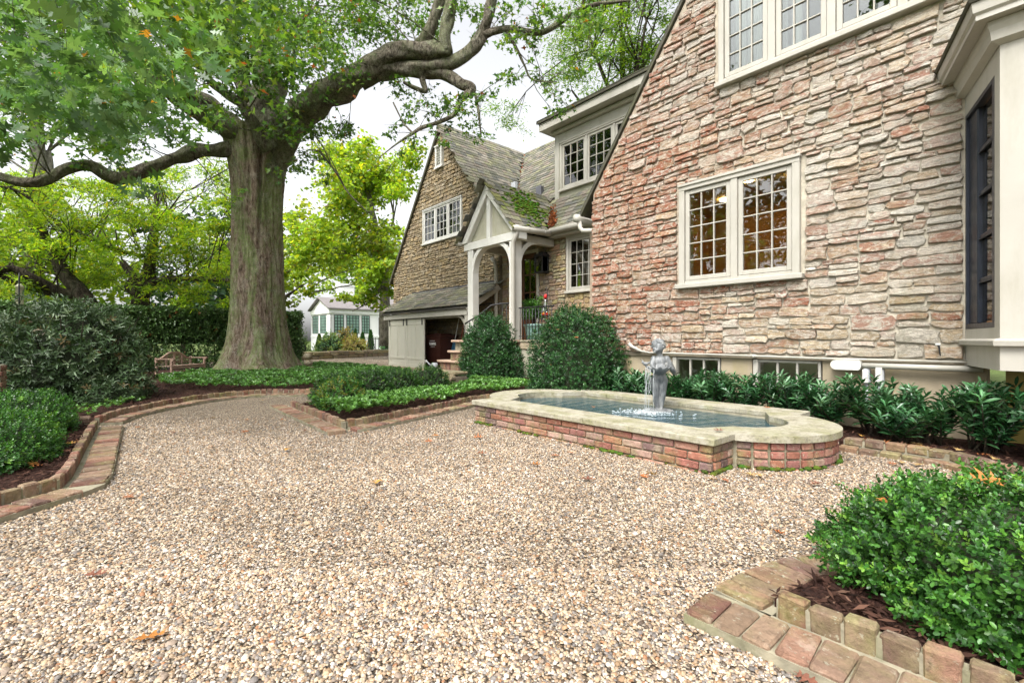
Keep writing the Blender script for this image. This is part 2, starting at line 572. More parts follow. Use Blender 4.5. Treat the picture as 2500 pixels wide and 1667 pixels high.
def masonry(z0, z1, xlim, opens, band=0.46, **kw):
    zs = sorted({z0, z1} | {z for o in opens for z in (o[2], o[3]) if z0 < z < z1})
    cells = []
    for a, b in zip(zs, zs[1:]):
        nb = max(1, round((b - a) / band))
        for i in range(nb):
            za, zb = a + (b - a) * i / nb, a + (b - a) * (i + 1) / nb
            nsub = 1
            lo0, hi0 = xlim(za)
            lo1, hi1 = xlim(zb)
            if abs(lo0 - lo1) > 0.02 or abs(hi0 - hi1) > 0.02:
                nsub = max(1, round((zb - za) / 0.16))
            for j in range(nsub):
                sa, sb = za + (zb - za) * j / nsub, za + (zb - za) * (j + 1) / nsub
                zm = (sa + sb) / 2
                lo, hi = xlim(zm)
                iv = [(lo, hi)]
                for (ox0, ox1, oz0, oz1) in opens:
                    if oz0 < zm < oz1:
                        nv = []
                        for (p, q) in iv:
                            if ox1 <= p or ox0 >= q:
                                nv.append((p, q))
                            else:
                                if ox0 - p > 0.02:
                                    nv.append((p, ox0))
                                if q - ox1 > 0.02:
                                    nv.append((ox1, q))
                        iv = nv
                for (p, q) in iv:
                    if q - p > 0.03:
                        split_cells(p, q, sa, sb, cells, **kw)
    return cells

def stone_geo(cell, y, depth=(0.006, 0.032), gap=0.006, warp=0.02):
    xa, xb, za, zb = cell
    g = gap
    xa, xb, za, zb = xa + g, xb - g, za + g * 0.8, zb - g * 0.8
    wd, ht = xb - xa, zb - za
    cx, cz = (xa + xb) / 2, (za + zb) / 2
    jx, jz = min(0.014, wd * .1), min(0.013, ht * .13)
    u = random.uniform
    base = [(0.02, 0.06), (.33, 0), (.68, 0), (.98, .06), (1, .55), (.97, .95), (.66, 1), (.32, 1), (.03, .95), (0, .5)]
    ring = [(xa + wd * (a + (u(-.08, .08) if 0.1 < a < .9 else 0)) + u(-jx, jx), za + ht * b + u(-jz, jz) - (u(0, .16) * ht if b > .9 and random.random() < .35 else 0) + (u(0, .14) * ht if b < .1 and random.random() < .25 else 0)) for a, b in base]
    d = u(*depth)
    tx, tz = u(-.3, .3), u(-.42, .12)
    def warpz(x, z):
        return z + warp * noise.noise(Vector((x * 1.1, z * 1.7, y)))
    r0 = [(x, y + 0.006, warpz(x, z)) for x, z in ring]
    r1 = [(x, y - d * u(.6, .85) * (1 + tz * (z - cz) / ht * 2), warpz(x, z)) for x, z in ring]
    i = min(0.006, ht * .08)
    r2 = []
    for x, z in ring:
        xx = x - math.copysign(min(i, .3 * wd), x - cx)
        zz = z - math.copysign(min(i, .3 * ht), z - cz)
        dd = d * (1 + tx * (x - cx) / wd * 2 + tz * (z - cz) / ht * 2 + u(-.15, .15))
        r2.append((xx, y - dd, warpz(xx, zz)))
    vs = r0 + r1 + r2 + [(cx + u(-.1, .1) * wd, y - d * u(.9, 1.3), warpz(cx, cz))]
    n = 10
    fs = []
    for k in range(2):
        for j in range(n):
            fs.append((k * n + j, k * n + (j + 1) % n, (k + 1) * n + (j + 1) % n, (k + 1) * n + j))
    fs += [(2 * n + j, 2 * n + (j + 1) % n, 3 * n) for j in range(n)]
    return vs, fs

def wall_slab(x_breaks, zlo, ztop, opens, y0, y1, mb=None):
    """solid wall between planes y0 and y1, openings cut; ztop(x) may slope"""
    mb = mb or MB()
    xs = sorted(set(x_breaks) | {v for o in opens for v in o[:2] if min(x_breaks) < v < max(x_breaks)})
    for a, b in zip(xs, xs[1:]):
        cuts = sorted([(o[2], o[3]) for o in opens if o[0] < (a + b) / 2 < o[1]])
        z = zlo
        for (p, q) in cuts + [(None, None)]:
            ta = p if p is not None else ztop(a)
            tb = p if p is not None else ztop(b)
            if min(ta, ztop((a + b) / 2)) > z + 1e-3:
                mb.prism([(a, y0, z), (b, y0, z), (b, y0, tb), (a, y0, ta)], (0, y1 - y0, 0))
            z = q
    return mb

def window(parent, x0, x1, z0, z1, y, nsash, cols, rows, mat, casing=0.075, stile=0.055, mull=0.06, proud=0.055, sill=True, bar=0.016, M4=None, sill_ov=0.04, zlow=None):
    """casement window in a wall whose face is plane y, facing -Y"""
    mb = MB()
    yo, yi = y - proud, y + 0.12
    mb.box(x0, yo, z1 - casing, x1, yi, z1, 0.006)
    mb.box(x0, yo, z0, x0 + casing, yi, z1 - casing, 0.006)
    mb.box(x1 - casing, yo, z0, x1, yi, z1 - casing, 0.006)
    mb.box(x0 - .012, yo - 0.018, z1 - .028, x1 + .012, yo + 0.05, z1 + 0.012, 0.006)
    wi = (x1 - x0 - 2 * casing - (nsash - 1) * mull) / nsash
    for i in range(1, nsash):
        xm = x0 + casing + i * wi + (i - 1) * mull
        mb.box(xm, yo + 0.012, z0, xm + mull, yi, z1 - casing, 0.004)
    mb.box(x0 + casing, yo + 0.02, z0, x1 - casing, yi, z0 + 0.045, 0.004)
    win = mb.build('window', mat, parent, M=M4)
    if sill:
        MB().box(x0 - sill_ov, yo - 0.045, z0 - 0.065, x1 + sill_ov, yi - .02, z0, 0.008).build('sill', mat, win, M=M4)
    zb, zt = z0 + 0.05, z1 - casing - 0.006
    pw = (wi - 0.012 - 2 * stile - (cols - 1) * bar) / cols
    ph = (zt - zb - 2 * stile - (rows - 1) * bar) / rows
    pane_me = MB().box(-pw / 2 - .003, -0.002, -ph / 2 - .003, pw / 2 + .003, 0.002, ph / 2 + .003).mesh('pane')
    for i in range(nsash):
        a = x0 + casing + i * (wi + mull) + 0.006
        b = a + wi - 0.012
        s = MB()
        ys0, ys1 = yo + 0.03, yo + 0.075
        s.box(a, ys0, zb, a + stile, ys1, zt, 0.005)
        s.box(b - stile, ys0, zb, b, ys1, zt, 0.005)
        s.box(a + stile, ys0, zb, b - stile, ys1, zb + stile, 0.005)
        s.box(a + stile, ys0, zt - stile, b - stile, ys1, zt, 0.005)
        sash = s.build('sash', mat, win, M=M4)
        g = MB()
        for c in range(1, cols):
            xm = a + stile + c * pw + (c - 1) * bar
            g.box(xm, ys0 + .006, zb + stile, xm + bar, ys1, zt - stile, 0.003)
        for r in range(1, rows):
            zm = zb + stile + r * ph + (r - 1) * bar
            g.box(a + stile, ys0 + .0085, zm, b - stile, ys1 - .003, zm + bar, 0.003)
        g.build('glazing_bars', mat, win, M=M4)
        for c in range(cols):
            for r in range(rows):
                p = link('pane', pane_me, M['glass'], win)
                T = Matrix.Translation((a + stile + pw / 2 + c * (pw + bar), ys0 + 0.028, zb + stile + ph / 2 + r * (ph + bar)))
                ti = Matrix.Rotation(random.gauss(0, .006), 4, 'Z') @ Matrix.Rotation(random.gauss(0, .006), 4, 'X')
                p.matrix_basis = (M4 @ T @ ti) if M4 is not None else T @ ti
    return win

def room(x0, x1, y0, y1, z0, z1, parent, wallm, lamps=(), name='room'):
    """interior box behind a window, open to the front"""
    t = 0.05
    mb = MB()
    mb.box(x0, y1, z0, x1, y1 + t, z1)
    mb.box(x0 - t, y0, z0, x0, y1 + t, z1)
    mb.box(x1, y0, z0, x1 + t, y1 + t, z1)
    mb.box(x0 - t, y0, z0 - t, x1 + t, y1 + t, z0)
    r = mb.build(name, wallm, parent)
    MB().box(x0 - t, y0, z1, x1 + t, y1 + t, z1 + t).build('room_ceiling', M['plaster_in'], r)
    for (lx, ly, rad) in lamps:
        MB().lathe([(rad, z1 - 0.03), (rad, z1 - 0.002)], lx, ly, 14).build('ceiling_light', M['lamp'], r)
    return r

# ---- main gable (faces the court)
YW = 6.4
RK = 1.415
def main_lo(z):
    return -5.22 if z < 3.42 else -5.27 + (z - 3.47) / RK + 0.05
W1 = (-3.57, -1.99, 1.853, 3.29)
W2 = (-2.985, -0.35, 4.55, 6.5)
opens_main = [(W1[0] - .05, W1[1] + .05, W1[2] - .065, W1[3] + .012), (W2[0] - .06, W2[1] + .06, W2[2] - .07, W2[3] + .02), (-0.56, 1.6, 0.0, 3.62)]
wall_o = [(W1[0] + .02, W1[1] - .02, W1[2] - .03, W1[3] - .02), (W2[0] + .02, W2[1] - .02, W2[2] - .03, W2[3] - .02), (-0.545, 1.6, 0.0, 3.7)]
APX, APZ = -0.9, 3.47 + (5.27 - 0.9) * RK
ztop_main = lambda x: 3.47 + (x + 5.27) * RK if x < APX else APZ - (x - APX) * RK
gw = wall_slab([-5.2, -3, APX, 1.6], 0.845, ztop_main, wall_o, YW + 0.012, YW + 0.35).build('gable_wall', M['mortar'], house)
wall_slab([-5.2, 1.6], -0.3, lambda x: 0.835, [(-3.72, -2.98, 0.3, 0.795), (-2.57, -1.77, 0.3, 0.8), (-0.40, 1.6, -0.3, .82)], YW + 0.03, YW + 0.4).build('foundation', M['concrete'], house)
MB().box(-5.2, YW + .4, -0.3, -5.6, 10, 3.4).build('return_wall', M['mortar'], house)

def main_col(x, z):
    pr = np.interp(x, [-5.2, -3.7, -2.6, -1.6, -0.5], [0.85, 0.66, 0.36, 0.26, 0.16])
    if z > 4.1:
        pr *= 0.62
    if z < 1.7 and x > -3.2:
        pr *= 0.5
    u = random.random()
    if u < pr * 0.33:
        c = (0.33, 0.17, 0.115)
    elif u < pr * 0.85:
        c = (0.46, 0.33, 0.23)
    elif u < pr:
        c = (0.42, 0.24, 0.12)
    else:
        v = random.random()
        tan = 0.5 if z < 1.5 else 0.22
        c = (0.52, 0.4, 0.26) if v < tan else ((0.62, 0.585, 0.52) if v < tan + 0.4 else (0.57, 0.505, 0.42))
        if z > 4.2 and x < -2.5 and v > 0.6:
            c = (0.4, 0.375, 0.31)
    k = random.uniform(0.82, 1.12)
    mean = [np.interp(x, [-5.2, -3.8, -2.6, -1.8], [l, l * .5 + .5 * m_, m_, r_]) for l, m_, r_ in zip((.4, .27, .185), (.51, .4, .28), (.62, .56, .455))]
    if z < 1.6 and x > -3.2:
        mean = (.56, .46, .33)
    elif z > 4.1 and x < -2.4:
        mean = (.42, .345, .28)
    ru = min(1, max(0, pr * 1.25 + random.gauss(0, .25))) if random.random() > .12 else random.random()
    return tuple(min(.9, (a * .62 + b * .38) * k * 1.1) for a, b in zip(c, mean)) + (ru,)

cells = masonry(0.86, 7.2, lambda z: (main_lo(z), 1.5), opens_main, hmax=0.15, wmax=0.44)
def seen_size(c):
    x, z = (c[0] + c[1]) / 2, (c[2] + c[3]) / 2
    d2 = x * x + YW * YW + (z - 1) ** 2
    vis = x < -0.1 and z < 6.2
    return (c[1] - c[0]) * (c[3] - c[2]) / d2 if vis else 0
cells.sort(key=seen_size, reverse=True)
rest = MB()
for i, c in enumerate(cells):
    vs, fs = stone_geo(c, YW)
    col = main_col((c[0] + c[1]) / 2, (c[2] + c[3]) / 2)
    if i < 300:
        MB().add(vs, fs, col).build('stone', M['stone'], gw, colours=True)
    else:
        rest.add(vs, fs, col)
stuff(rest.build('small_stones', M['stone'], house, colours=True))

# roof of the main gable: verge seen as a dark line, slab running back
mb = MB()
e0, e1 = (-5.46, 3.2), (APX, APZ)
for (p, q) in ((e0, e1), ((APX, APZ + .06), (2 * APX - e0[0], e0[1]))):
    mb.prism([(p[0], YW - 0.03, p[1] + .03), (q[0], YW - 0.03, q[1] + .03), (q[0], YW - 0.03, q[1] + 0.1), (p[0], YW - 0.03, p[1] + 0.1)], (0, 8.0, 0))
mb.build('gable_roof', M['slate_edge'], house)
v = MB()
for i in range(34):
    t0, t1 = i / 34, (i + 0.93) / 34
    a = Vector((e0[0], YW - .03, e0[1] + 0.1)).lerp(Vector((e1[0], YW - .03, e1[1] + 0.1)), t0)
    b = Vector((e0[0], YW - .03, e0[1] + 0.1)).lerp(Vector((e1[0], YW - .03, e1[1] + 0.1)), t1)
    v.beam(a + Vector((0, .1, random.uniform(0, .015))), b + Vector((0, .1, random.uniform(.0, .02))), 0.2, 0.025)
stuff(v.build('verge_slates', M['slate_edge'], house))
g = MB().tube([(-5.58, YW - .02, 3.22), (-5.58, YW + 1.5, 3.22), (-5.58, 9.4, 3.22)], 0.075, 12)
g.build('gutter', M['trim'], house, True)
MB().tube([(-5.55, YW + .05, 3.16), (-5.53, YW + .05, 3.04), (-5.45, YW + .03, 2.98), (-5.28, YW + .08, 2.96), (-5.2, YW + .16, 2.95)], 0.042, 10).build('downspout_elbow', M['trim'], house, True)

# windows of the main gable
window(house, *W1, YW, 2, 3, 5, M['trim'], casing=0.085, stile=0.06, mull=0.09)
window(house, *W2, YW, 4, 3, 7, M['trim'], casing=0.07, stile=0.06, mull=0.085)
room(-4.9, -0.9, YW + .36, YW + 3.6, 1.0, 3.75, house, M['wood_in'], [(-2.2, 7.6, .09), (-2.7, 8.5, .09), (-3.35, 8.2, .09), (-2.4, 9.3, .09), (-4.1, 9.0, .09)])
rm2 = room(-2.95, 0.8, YW + .36, YW + 3.6, 4.2, 6.52, house, M['plaster_in'])
cu = MB()
for i in range(26):
    x = -2.86 + i * 0.025
    cu.tube([(x, YW + .24 + .02 * math.sin(i * 2.3), 4.5), (x, YW + .24 + .02 * math.sin(i * 2.3), 6.6)], 0.017, 6)
cu.build('curtain', M['curtain'], house, True)
MB().box(-2.16, YW + .2, 4.55, -2.05, YW + .3, 6.5, .02).build('curtain_edge', M['curtain'], house)

# basement windows under the stonework
for (x0, x1, n) in ((-3.7, -3.0, 3), (-2.55, -1.79, 3)):
    mb = MB()
    mb.box(x0, YW - .0, 0.25, x0 + .06, YW + .1, 0.79, .005)
    mb.box(x1 - .03, YW + .03, 0.25, x1, YW + .1, 0.79, .005)
    mb.box(x0 + .06, YW + .03, 0.76, x1 - .03, YW + .1, 0.79, .004)
    st = (x1 - x0 - .09) / n
    for i in range(1, n):
        mb.box(x0 + .06 + i * st - .012, YW + .03, .25, x0 + .06 + i * st + .012, YW + .08, .76, .004)
    mb.box(x0 + .06, YW + .03, .25, x1 - .03, YW + .1, .3, .004)
    bw = mb.build('basement_window', M['trim'], house)
    for i in range(n):
        MB().box(x0 + .06 + i * st + .014, YW + .055, .3, x0 + .06 + (i + 1) * st - .014, YW + .06, .76).build('pane', M['glass'], bw)
rb = room(-4.4, -1.3, YW + .42, YW + 2.6, 0.0, 0.95, house, M['plaster_in'], name='basement')
MB().tube([(-3.0, YW + 1.2, .87), (-1.45, YW + 1.2, .87)], 0.018, 8).build('fluorescent_tube', M['tube'], rb)
MB().box(-5.2, YW - .005, 0.8, -0.62, YW + .06, 0.845, .004).build('ledge', M['mortar_dark'], house)

# conduit pipes, junction boxes and a hook on the wall
mb = MB().tube([(-4.42, YW - .06, .98), (-4.36, YW - .07, .94), (-4.2, YW - .06, .87), (-4.05, YW - .05, .85), (-3, YW - .05, .845), (-1.8, YW - .05, .83), (-0.52, YW - .05, .83)], [.03, .028, .018, .013, .012, .012, .012], 10)
mb.tube([(-2.52, YW - .05, .815), (-2.52, YW - .05, .86)], .026, 8)
mb.build('conduit_pipe', M['trim'], house, True)
MB().tube([(-1.36, YW - .06, .765), (-.42, YW - .06, .765)], 0.03, 14).build('drain_pipe', M['trim'], house, True)
mb = MB()
mb.prism([(-1.66 + .055 + .2 * 0 + .055 * math.cos(a), YW - .1, .765 + .055 * math.sin(a)) for a in np.linspace(math.pi / 2, 1.5 * math.pi, 8)] + [(-1.37 - .03 + .03 * math.cos(a), YW - .1, .765 + .055 * math.sin(a)) for a in np.linspace(-math.pi / 2, math.pi / 2, 8)], (0, .09, 0))
mb.build('conduit_body', M['white'], house)
for x, s in ((-1.335, 1.0), (-1.215, 1.12)):
    mb = MB().box(x - .033 * s, YW - .08, .56, x + .033 * s, YW + .03, .735 + .03 * (s > 1), .022)
    jb = mb.build('junction_box', M['grey_box'], house)
    MB().box(x - .026 * s, YW - .088, .575, x + .026 * s, YW - .075, .72 + .03 * (s > 1), .006).build('cover_plate', M['white'], jb)
    MB().tube([(x, YW - .03, .1), (x, YW - .03, .57)], 0.016 * s, 8).build('riser_pipe', M['grey_box'], jb, True)
MB().tube([(-.745, YW - .06, 1.0), (-.735, YW - .075, .99), (-.73, YW - .075, .97), (-.725, YW - .08, .92), (-.72, YW - .085, .89)], [.012, .012, .008, .006, .005], 8).build('wall_hook', M['black'], house, True)
MB().tube([(-.76, YW - .07, 1.0), (-.72, YW - .07, 1.0)], .014, 8).build('hook_plate', M['white'], house, True)

# ---- bay window at the right end of the gable
BX, BD = -0.547, 0.95
bdir = Vector((0.285, -0.9586, 0)).normalized()
P0 = Vector((BX, YW, 0))
P1 = P0 + bdir * (BD / 0.9586)
PLAN = [P0 - bdir * 0.3, P1, P1 + Vector((1.7, 0, 0))]
def sweep(prof, name, mat, parent):
    """prof: closed list of (outward offset, z); swept along the bay plan with mitred corners"""
    mb = MB()
    nrm = []
    for a, b in zip(PLAN, PLAN[1:]):
        d = (b - a).normalized()
        nrm.append(Vector((d.y, -d.x, 0)) * (1 if True else -1))
    n0, n1 = nrm
    # outward is towards -X/-Y
    if n0.x > 0:
        n0 = -n0
    if n1.y > 0:
        n1 = -n1
    mt = (n0 + n1) / (1 + n0.dot(n1))
    offs = [n0, mt, n1]
    rings = [[p + o * r + Vector((0, 0, z)) for r, z in prof] for p, o in zip(PLAN, offs)]
    n = len(prof)
    vs = [q for r in rings for q in r]
    fs = []
    for i in range(2):
        for k in range(n):
            fs.append((i * n + k, i * n + (k + 1) % n, (i + 1) * n + (k + 1) % n, (i + 1) * n + k))
    fs += [tuple(range(n)), tuple(range(2 * n, 3 * n))]
    return mb.add(vs, fs).build(name, mat, parent)
bay = sweep([(0.0, .8), (.0, 1.0), (-.12, 1.0), (-.12, .8)], 'bay_window', M['trim'], house)
sweep([(.0, 1.001), (.045, 1.0), (.05, 1.04), (.02, 1.06), (-.12, 1.06), (-.12, 1.001)], 'bay_sill', M['trim'], bay)
sweep([(.0, 1.061), (.0, 1.15), (-.12, 1.15), (-.12, 1.061)], 'bay_apron', M['trim'], bay)
sweep([(.0, 3.24), (.0, 3.6), (-.12, 3.6), (-.12, 3.24)], 'bay_frieze', M['trim'], bay)
sweep([(.004, 3.42), (.06, 3.45), (.07, 3.52), (.085, 3.56), (.085, 3.598), (.004, 3.598)], 'bed_mould', M['trim'], bay)
sweep([(-.1, 3.602), (.17, 3.602), (.17, 3.64), (.19, 3.66), (.2, 3.74), (-.1, 3.74)], 'bay_cornice', M['trim'], bay)
sweep([(-.1, 3.742), (.215, 3.742), (.225, 3.765), (-.1, 3.9)], 'bay_roof', M['slate_edge'], bay)
# floor of the bay
a0, a1, a2 = PLAN
MB().prism([P0 + Vector((0.02, 0, .805)), P1 + Vector((0.02, .02, .805)), Vector((1.7, P1.y + .02, .805)), Vector((1.7, YW, .805))], (0, 0, .04)).build('bay_soffit', M['black'], bay)
# side window of the bay: local x along the face, built in plane y=0 then turned
fl = (P1 - P0).length
ang = math.atan2(bdir.y, bdir.x)
n0 = Vector((bdir.y, -bdir.x, 0))
if n0.x > 0:
    n0 = -n0
Mb = Matrix(((bdir.x, -n0.x, 0, P0.x), (bdir.y, -n0.y, 0, P0.y), (0, 0, 1, 0), (0, 0, 0, 1)))
# corner post (square), mitred
mb = MB()
pw1 = 0.13
cp = [P1, P1 - bdir * pw1, P1 - bdir * pw1 - n0 * .12, P1 + Vector((0.36, .12, 0)), P1 + Vector((0.36, 0, 0))]
mb.prism([p + Vector((0, 0, 1.15)) for p in cp], (0, 0, 2.09))
mb.build('corner_post', M['trim'], bay)
mbx = MB()
mbx.box(0.0, 0.0, 1.152, .03, .1, 3.238).box(.03, 0, 1.152, fl - pw1, .1, 1.2).box(fl - pw1 - .07, .0, 1.2, fl - pw1 - .002, .1, 3.238, .004)
mbx.box(.03, .0, 3.2, fl - pw1 - .07, .1, 3.238)
bw = mbx.build('bay_side_frame', M['navy'], bay, M=Mb)
mbx = MB().box(.03, .02, 1.2, .30, .085, 3.2, .01).box(fl - pw1 - .12, .03, 1.2, fl - pw1 - .072, .09, 3.2, .004)
for k in range(1, 5):
    z = 1.2 + k * .4
    mbx.box(.3, .035, z - .016, fl - pw1 - .12, .085, z + .016, .005)
    mbx.box(.3, .028, z - .03, fl - pw1 - .12, .045, z - .018, .003)
mbx.build('bay_sash', M['navy'], bay, M=Mb)
for k in range(5):
    MB().box(.3, .055, 1.2 + k * .4 + .016, fl - pw1 - .12, .06, 1.2 + (k + 1) * .4 - .016).build('pane', M['glass'], bay, M=Mb)
MB().box(P1.x + .36, P1.y + .01, 1.15, P1.x + .43, P1.y + .1, 3.24, .004).build('front_sash', M['navy'], bay)
MB().box(P1.x + .43, P1.y + .05, 1.15, 1.7, P1.y + .055, 3.24).build('pane', M['glass'], bay)
MB().box(1.0, YW + .5, 1.0, 1.7, YW + .6, 3.5).box(-.54, YW + 1.0, .85, 1.7, YW + 1.05, 3.6).build('bay_interior', M['wood_in'], bay)
MB().lathe([(.05, 2.45), (.07, 2.6), (.03, 2.66)], 0.62, YW - .12, 12).build('bay_lamp', M['lamp'], bay)
# basement panel face glimpsed below the bay, its yellow light put into the colour
dr = MB().box(-.28, YW + .16, -.2, 1.6, YW + .22, .8).build('basement_panel', paint('yellow_lit_board', (0.42, 0.32, 0.08), 0.5, 0.1, 3, 0.1, 60, (.3, .24, .08), .4), house)
MB().box(-.1, YW + .135, 0.0, .22, YW + .17, .66, .01).box(.27, YW + .135, 0.0, .6, YW + .17, .66, .01).build('raised_panel', M['concrete'], dr)

# ---- rear wing gable, entry wall
YG = 9.9
WL, WR, RX, RZ = -19.45, -11.95, -15.55, 9.34
SL = (RZ - 3.95) / (RX - WL)
SR = 1.2
ztop_w = lambda x: (3.95 + (x - WL) * SL) if x < RX else RZ - (x - RX) * SR
WW = (-16.85, -14.1, 4.93, 6.3)
VT = (-15.82, -15.36, 7.78, 8.55)
ow = [(WW[0] - .05, WW[1] + .05, WW[2] - .08, WW[3] + .06), (VT[0] - .06, VT[1] + .06, VT[2] - .1, VT[3] + .06), (-17.7, -11.8, -1, 2.0)]
ws = wall_slab([WL, RX, WR], -0.2, ztop_w, [(WW[0] + .02, WW[1] - .02, WW[2] - .02, WW[3] - .02)], YG + .012, YG + .35).build('wing_wall', M['mortar_dark'], house)
MB().prism([(WL, YG + .35, -.2), (WL, YG + .35, 3.9), (WL + .3, YG + .35, 3.9), (WL + .3, YG + .35, -.2)], (0, 6, 0)).build('wing_side_wall', M['mortar_dark'], house)
def wing_xlim(z):
    lo = WL if z < 3.95 else WL + (z - 3.95) / SL
    hi = WR if z < ztop_w(WR) else RX + (RZ - z) / SR
    return lo + .02, max(lo + .05, hi - .02)
def wing_col(warm=0.0):
    c = random.choice([(0.33, 0.265, 0.17), (0.36, 0.29, 0.19), (0.28, 0.235, 0.155), (0.42, 0.34, 0.23), (0.3, 0.24, 0.17), (0.4, 0.3, 0.17), (0.37, 0.32, 0.24)])
    k = random.uniform(.8, 1.15) * (1 + .3 * warm)
    return tuple(a * k for a in c)
mb = MB()
for c in masonry(1.9, 9.2, wing_xlim, ow, hmax=0.17, wmax=0.4):
    mb.add(*stone_geo(c, YG, (.016, .042), .009), wing_col())
for c in masonry(0.0, 1.9, lambda z: (WL, WR), [], hmax=0.2, wmax=0.45):
    mb.add(*stone_geo(c, YG, (.016, .042), .009), tuple(a * .8 for a in wing_col()))
stuff(mb.build('wing_stonework', M['stone_wing'], house, colours=True))
window(house, *WW, YG, 3, 3, 4, M['white'], casing=0.07, stile=0.06, mull=0.05, bar=.022)
room(-17.4, -13.85, YG + .36, YG + 3, 4.2, 6.55, house, M['plaster_in'])
# louvred vent high in the gable
mb = MB().box(VT[0], YG - .1, VT[2], VT[0] + .07, YG + .05, VT[3]).box(VT[1] - .07, YG - .1, VT[2], VT[1], YG + .05, VT[3]).box(VT[0] - .04, YG - .12, VT[3], VT[1] + .04, YG + .05, VT[3] + .05).box(VT[0] - .05, YG - .12, VT[2] - .08, VT[1] + .05, YG + .05, VT[2])
vt = mb.build('gable_vent', M['white'], house)
MB().box(VT[0] + .07, YG - .02, VT[2], VT[1] - .07, YG, VT[3]).build('vent_board', M['white'], vt)
for k in range(7):
    z = VT[2] + .05 + k * .1
    MB().beam((VT[0] + .07, YG - .045, z), (VT[1] - .07, YG - .045, z), .05, .012, (0, -.6, .8)).build('slat', M['white'], vt)

YE = 10.0
EW = (-9.06, -7.9, 2.42, 3.97)
DO = (-11.06, -10.28, 1.04, 3.72)
oe = [(EW[0] - .05, EW[1] + .05, EW[2] - .08, EW[3] + .05), (DO[0] - .1, DO[1] + .1, DO[2], DO[3] + .1)]
wall_slab([WR, -5.2], -0.2, lambda x: 4.3, [(EW[0] + .02, EW[1] - .02, EW[2] - .02, EW[3] - .02), (DO[0], DO[1], DO[2], DO[3])], YE + .012, YE + .3).build('entry_wall', M['mortar'], house)
mb = MB()
for c in masonry(1.04, 4.25, lambda z: (WR + .02, -5.3), oe, hmax=0.18, wmax=0.42):
    cc = random.choice([(0.45, 0.35, 0.23), (0.5, 0.4, 0.28), (0.42, 0.36, 0.28), (0.46, 0.33, 0.18), (0.38, 0.3, 0.22)])
    mb.add(*stone_geo(c, YE, (.016, .042), .009), tuple(a * random.uniform(.8, 1.15) for a in cc))
stuff(mb.build('entry_stonework', M['stone_wing'], house, colours=True))
window(house, *EW, YE, 1, 4, 4, M['trim'], casing=0.09, stile=0.06)
room(-9.8, -7.0, YE + .31, YE + 2.2, 1.6, 4.1, house, M['wood_in'])
# front door with glazed upper part
mb = MB().box(DO[0] - .1, YE - .05, DO[2], DO[0], YE + .1, DO[3] + .1, .005).box(DO[1], YE - .05, DO[2], DO[1] + .1, YE + .1, DO[3] + .1, .005).box(DO[0], YE - .05, DO[3], DO[1], YE + .1, DO[3] + .1, .005)
fd = mb.build('front_door', M['trim'], house)
mb = MB().box(DO[0], YE + .04, DO[2], DO[0] + .13, YE + .09, DO[3]).box(DO[1] - .13, YE + .04, DO[2], DO[1], YE + .09, DO[3]).box(DO[0] + .13, YE + .04, DO[3] - .14, DO[1] - .13, YE + .09, DO[3]).box(DO[0] + .13, YE + .04, DO[2], DO[1] - .13, YE + .09, 1.95).box(DO[0] + .38, YE + .05, 1.95, DO[0] + .41, YE + .08, DO[3] - .14)
mb.box(DO[0] + .13, YE + .05, 2.5, DO[1] - .13, YE + .08, 2.54).box(DO[0] + .13, YE + .05, 3.05, DO[1] - .13, YE + .08, 3.09)
mb.build('door_leaf', M['wood_door'], fd)
MB().box(DO[0] + .1, YE + .062, 1.9, DO[1] - .1, YE + .068, DO[3] - .1).build('door_glass', M['glass'], fd)
MB().box(-11.4, YE + .8, 1.0, -10, YE + .9, 3.9).build('hall_wall', M['wood_door'], fd)
MB().ball((DO[1] - .065, YE + .0, 2.05), .03).build('door_knob', M['black'], fd, True)

# ---- roofs
EV, ER = (9.7, 4.2), (14.3, 9.35)          # main roof: (Y, Z) of eave and ridge
KM = (ER[1] - EV[1]) / (ER[0] - EV[0])
zm = lambda y: EV[1] + (y - EV[0]) * KM
zwr = lambda x: RZ - (x - RX) * SR
PX, PZ, PH, PY = -10.68, 5.6, 1.27, 8.4      # porch gable: ridge x, ridge z, half width, front y
KP = (PZ - 4.06) / PH
zp = lambda x: PZ - abs(x - PX) * KP
DX0, DX1, DY = -10.3, -3.5, 10.85            # dormer

def slab(pts, up, name, mat=None, t=0.06):
    u = Vector(up).normalized() * -t
    return MB().prism(pts, u).build(name, mat or M['underlay'], house)
yv = lambda x: EV[0] + (zwr(x) - EV[1]) / KM
slab([(-11.6, EV[0], zm(EV[0])), (DX0, EV[0], zm(EV[0])), (DX0, ER[0], ER[1]), (-15.6, ER[0], ER[1])], (0, -KM, 1), 'main_roof')
slab([(DX0, EV[0], zm(EV[0])), (-4.6, EV[0], zm(EV[0])), (-4.6, DY - .0, zm(DY)), (DX0, DY - .0, zm(DY))], (0, -KM, 1), 'main_roof')
slab([(RX, YG - .12, RZ), (-11.5, YG - .12, zwr(-11.5)), (-11.5, EV[0] + (zwr(-11.5) - EV[1]) / KM, zwr(-11.5)), (RX, ER[0], RZ)], (SR, 0, 1), 'wing_roof')
slab([(RX, YG - .12, RZ), (WL - .25, YG - .12, 3.95 - .25 * SL), (WL - .25, 15, 3.95 - .25 * SL), (RX, 15, RZ)], (-SL, 0, 1), 'wing_roof_back', M['slate_edge'], .1)
for s in (1, -1):
    slab([(PX, PY - .05, PZ), (PX + s * PH, PY - .05, zp(PX + PH)), (PX + s * PH, EV[0] + .0, zp(PX + PH)), (PX, EV[0] + (PZ - EV[1]) / KM, PZ)], (s * KP, 0, 1), 'porch_roof')

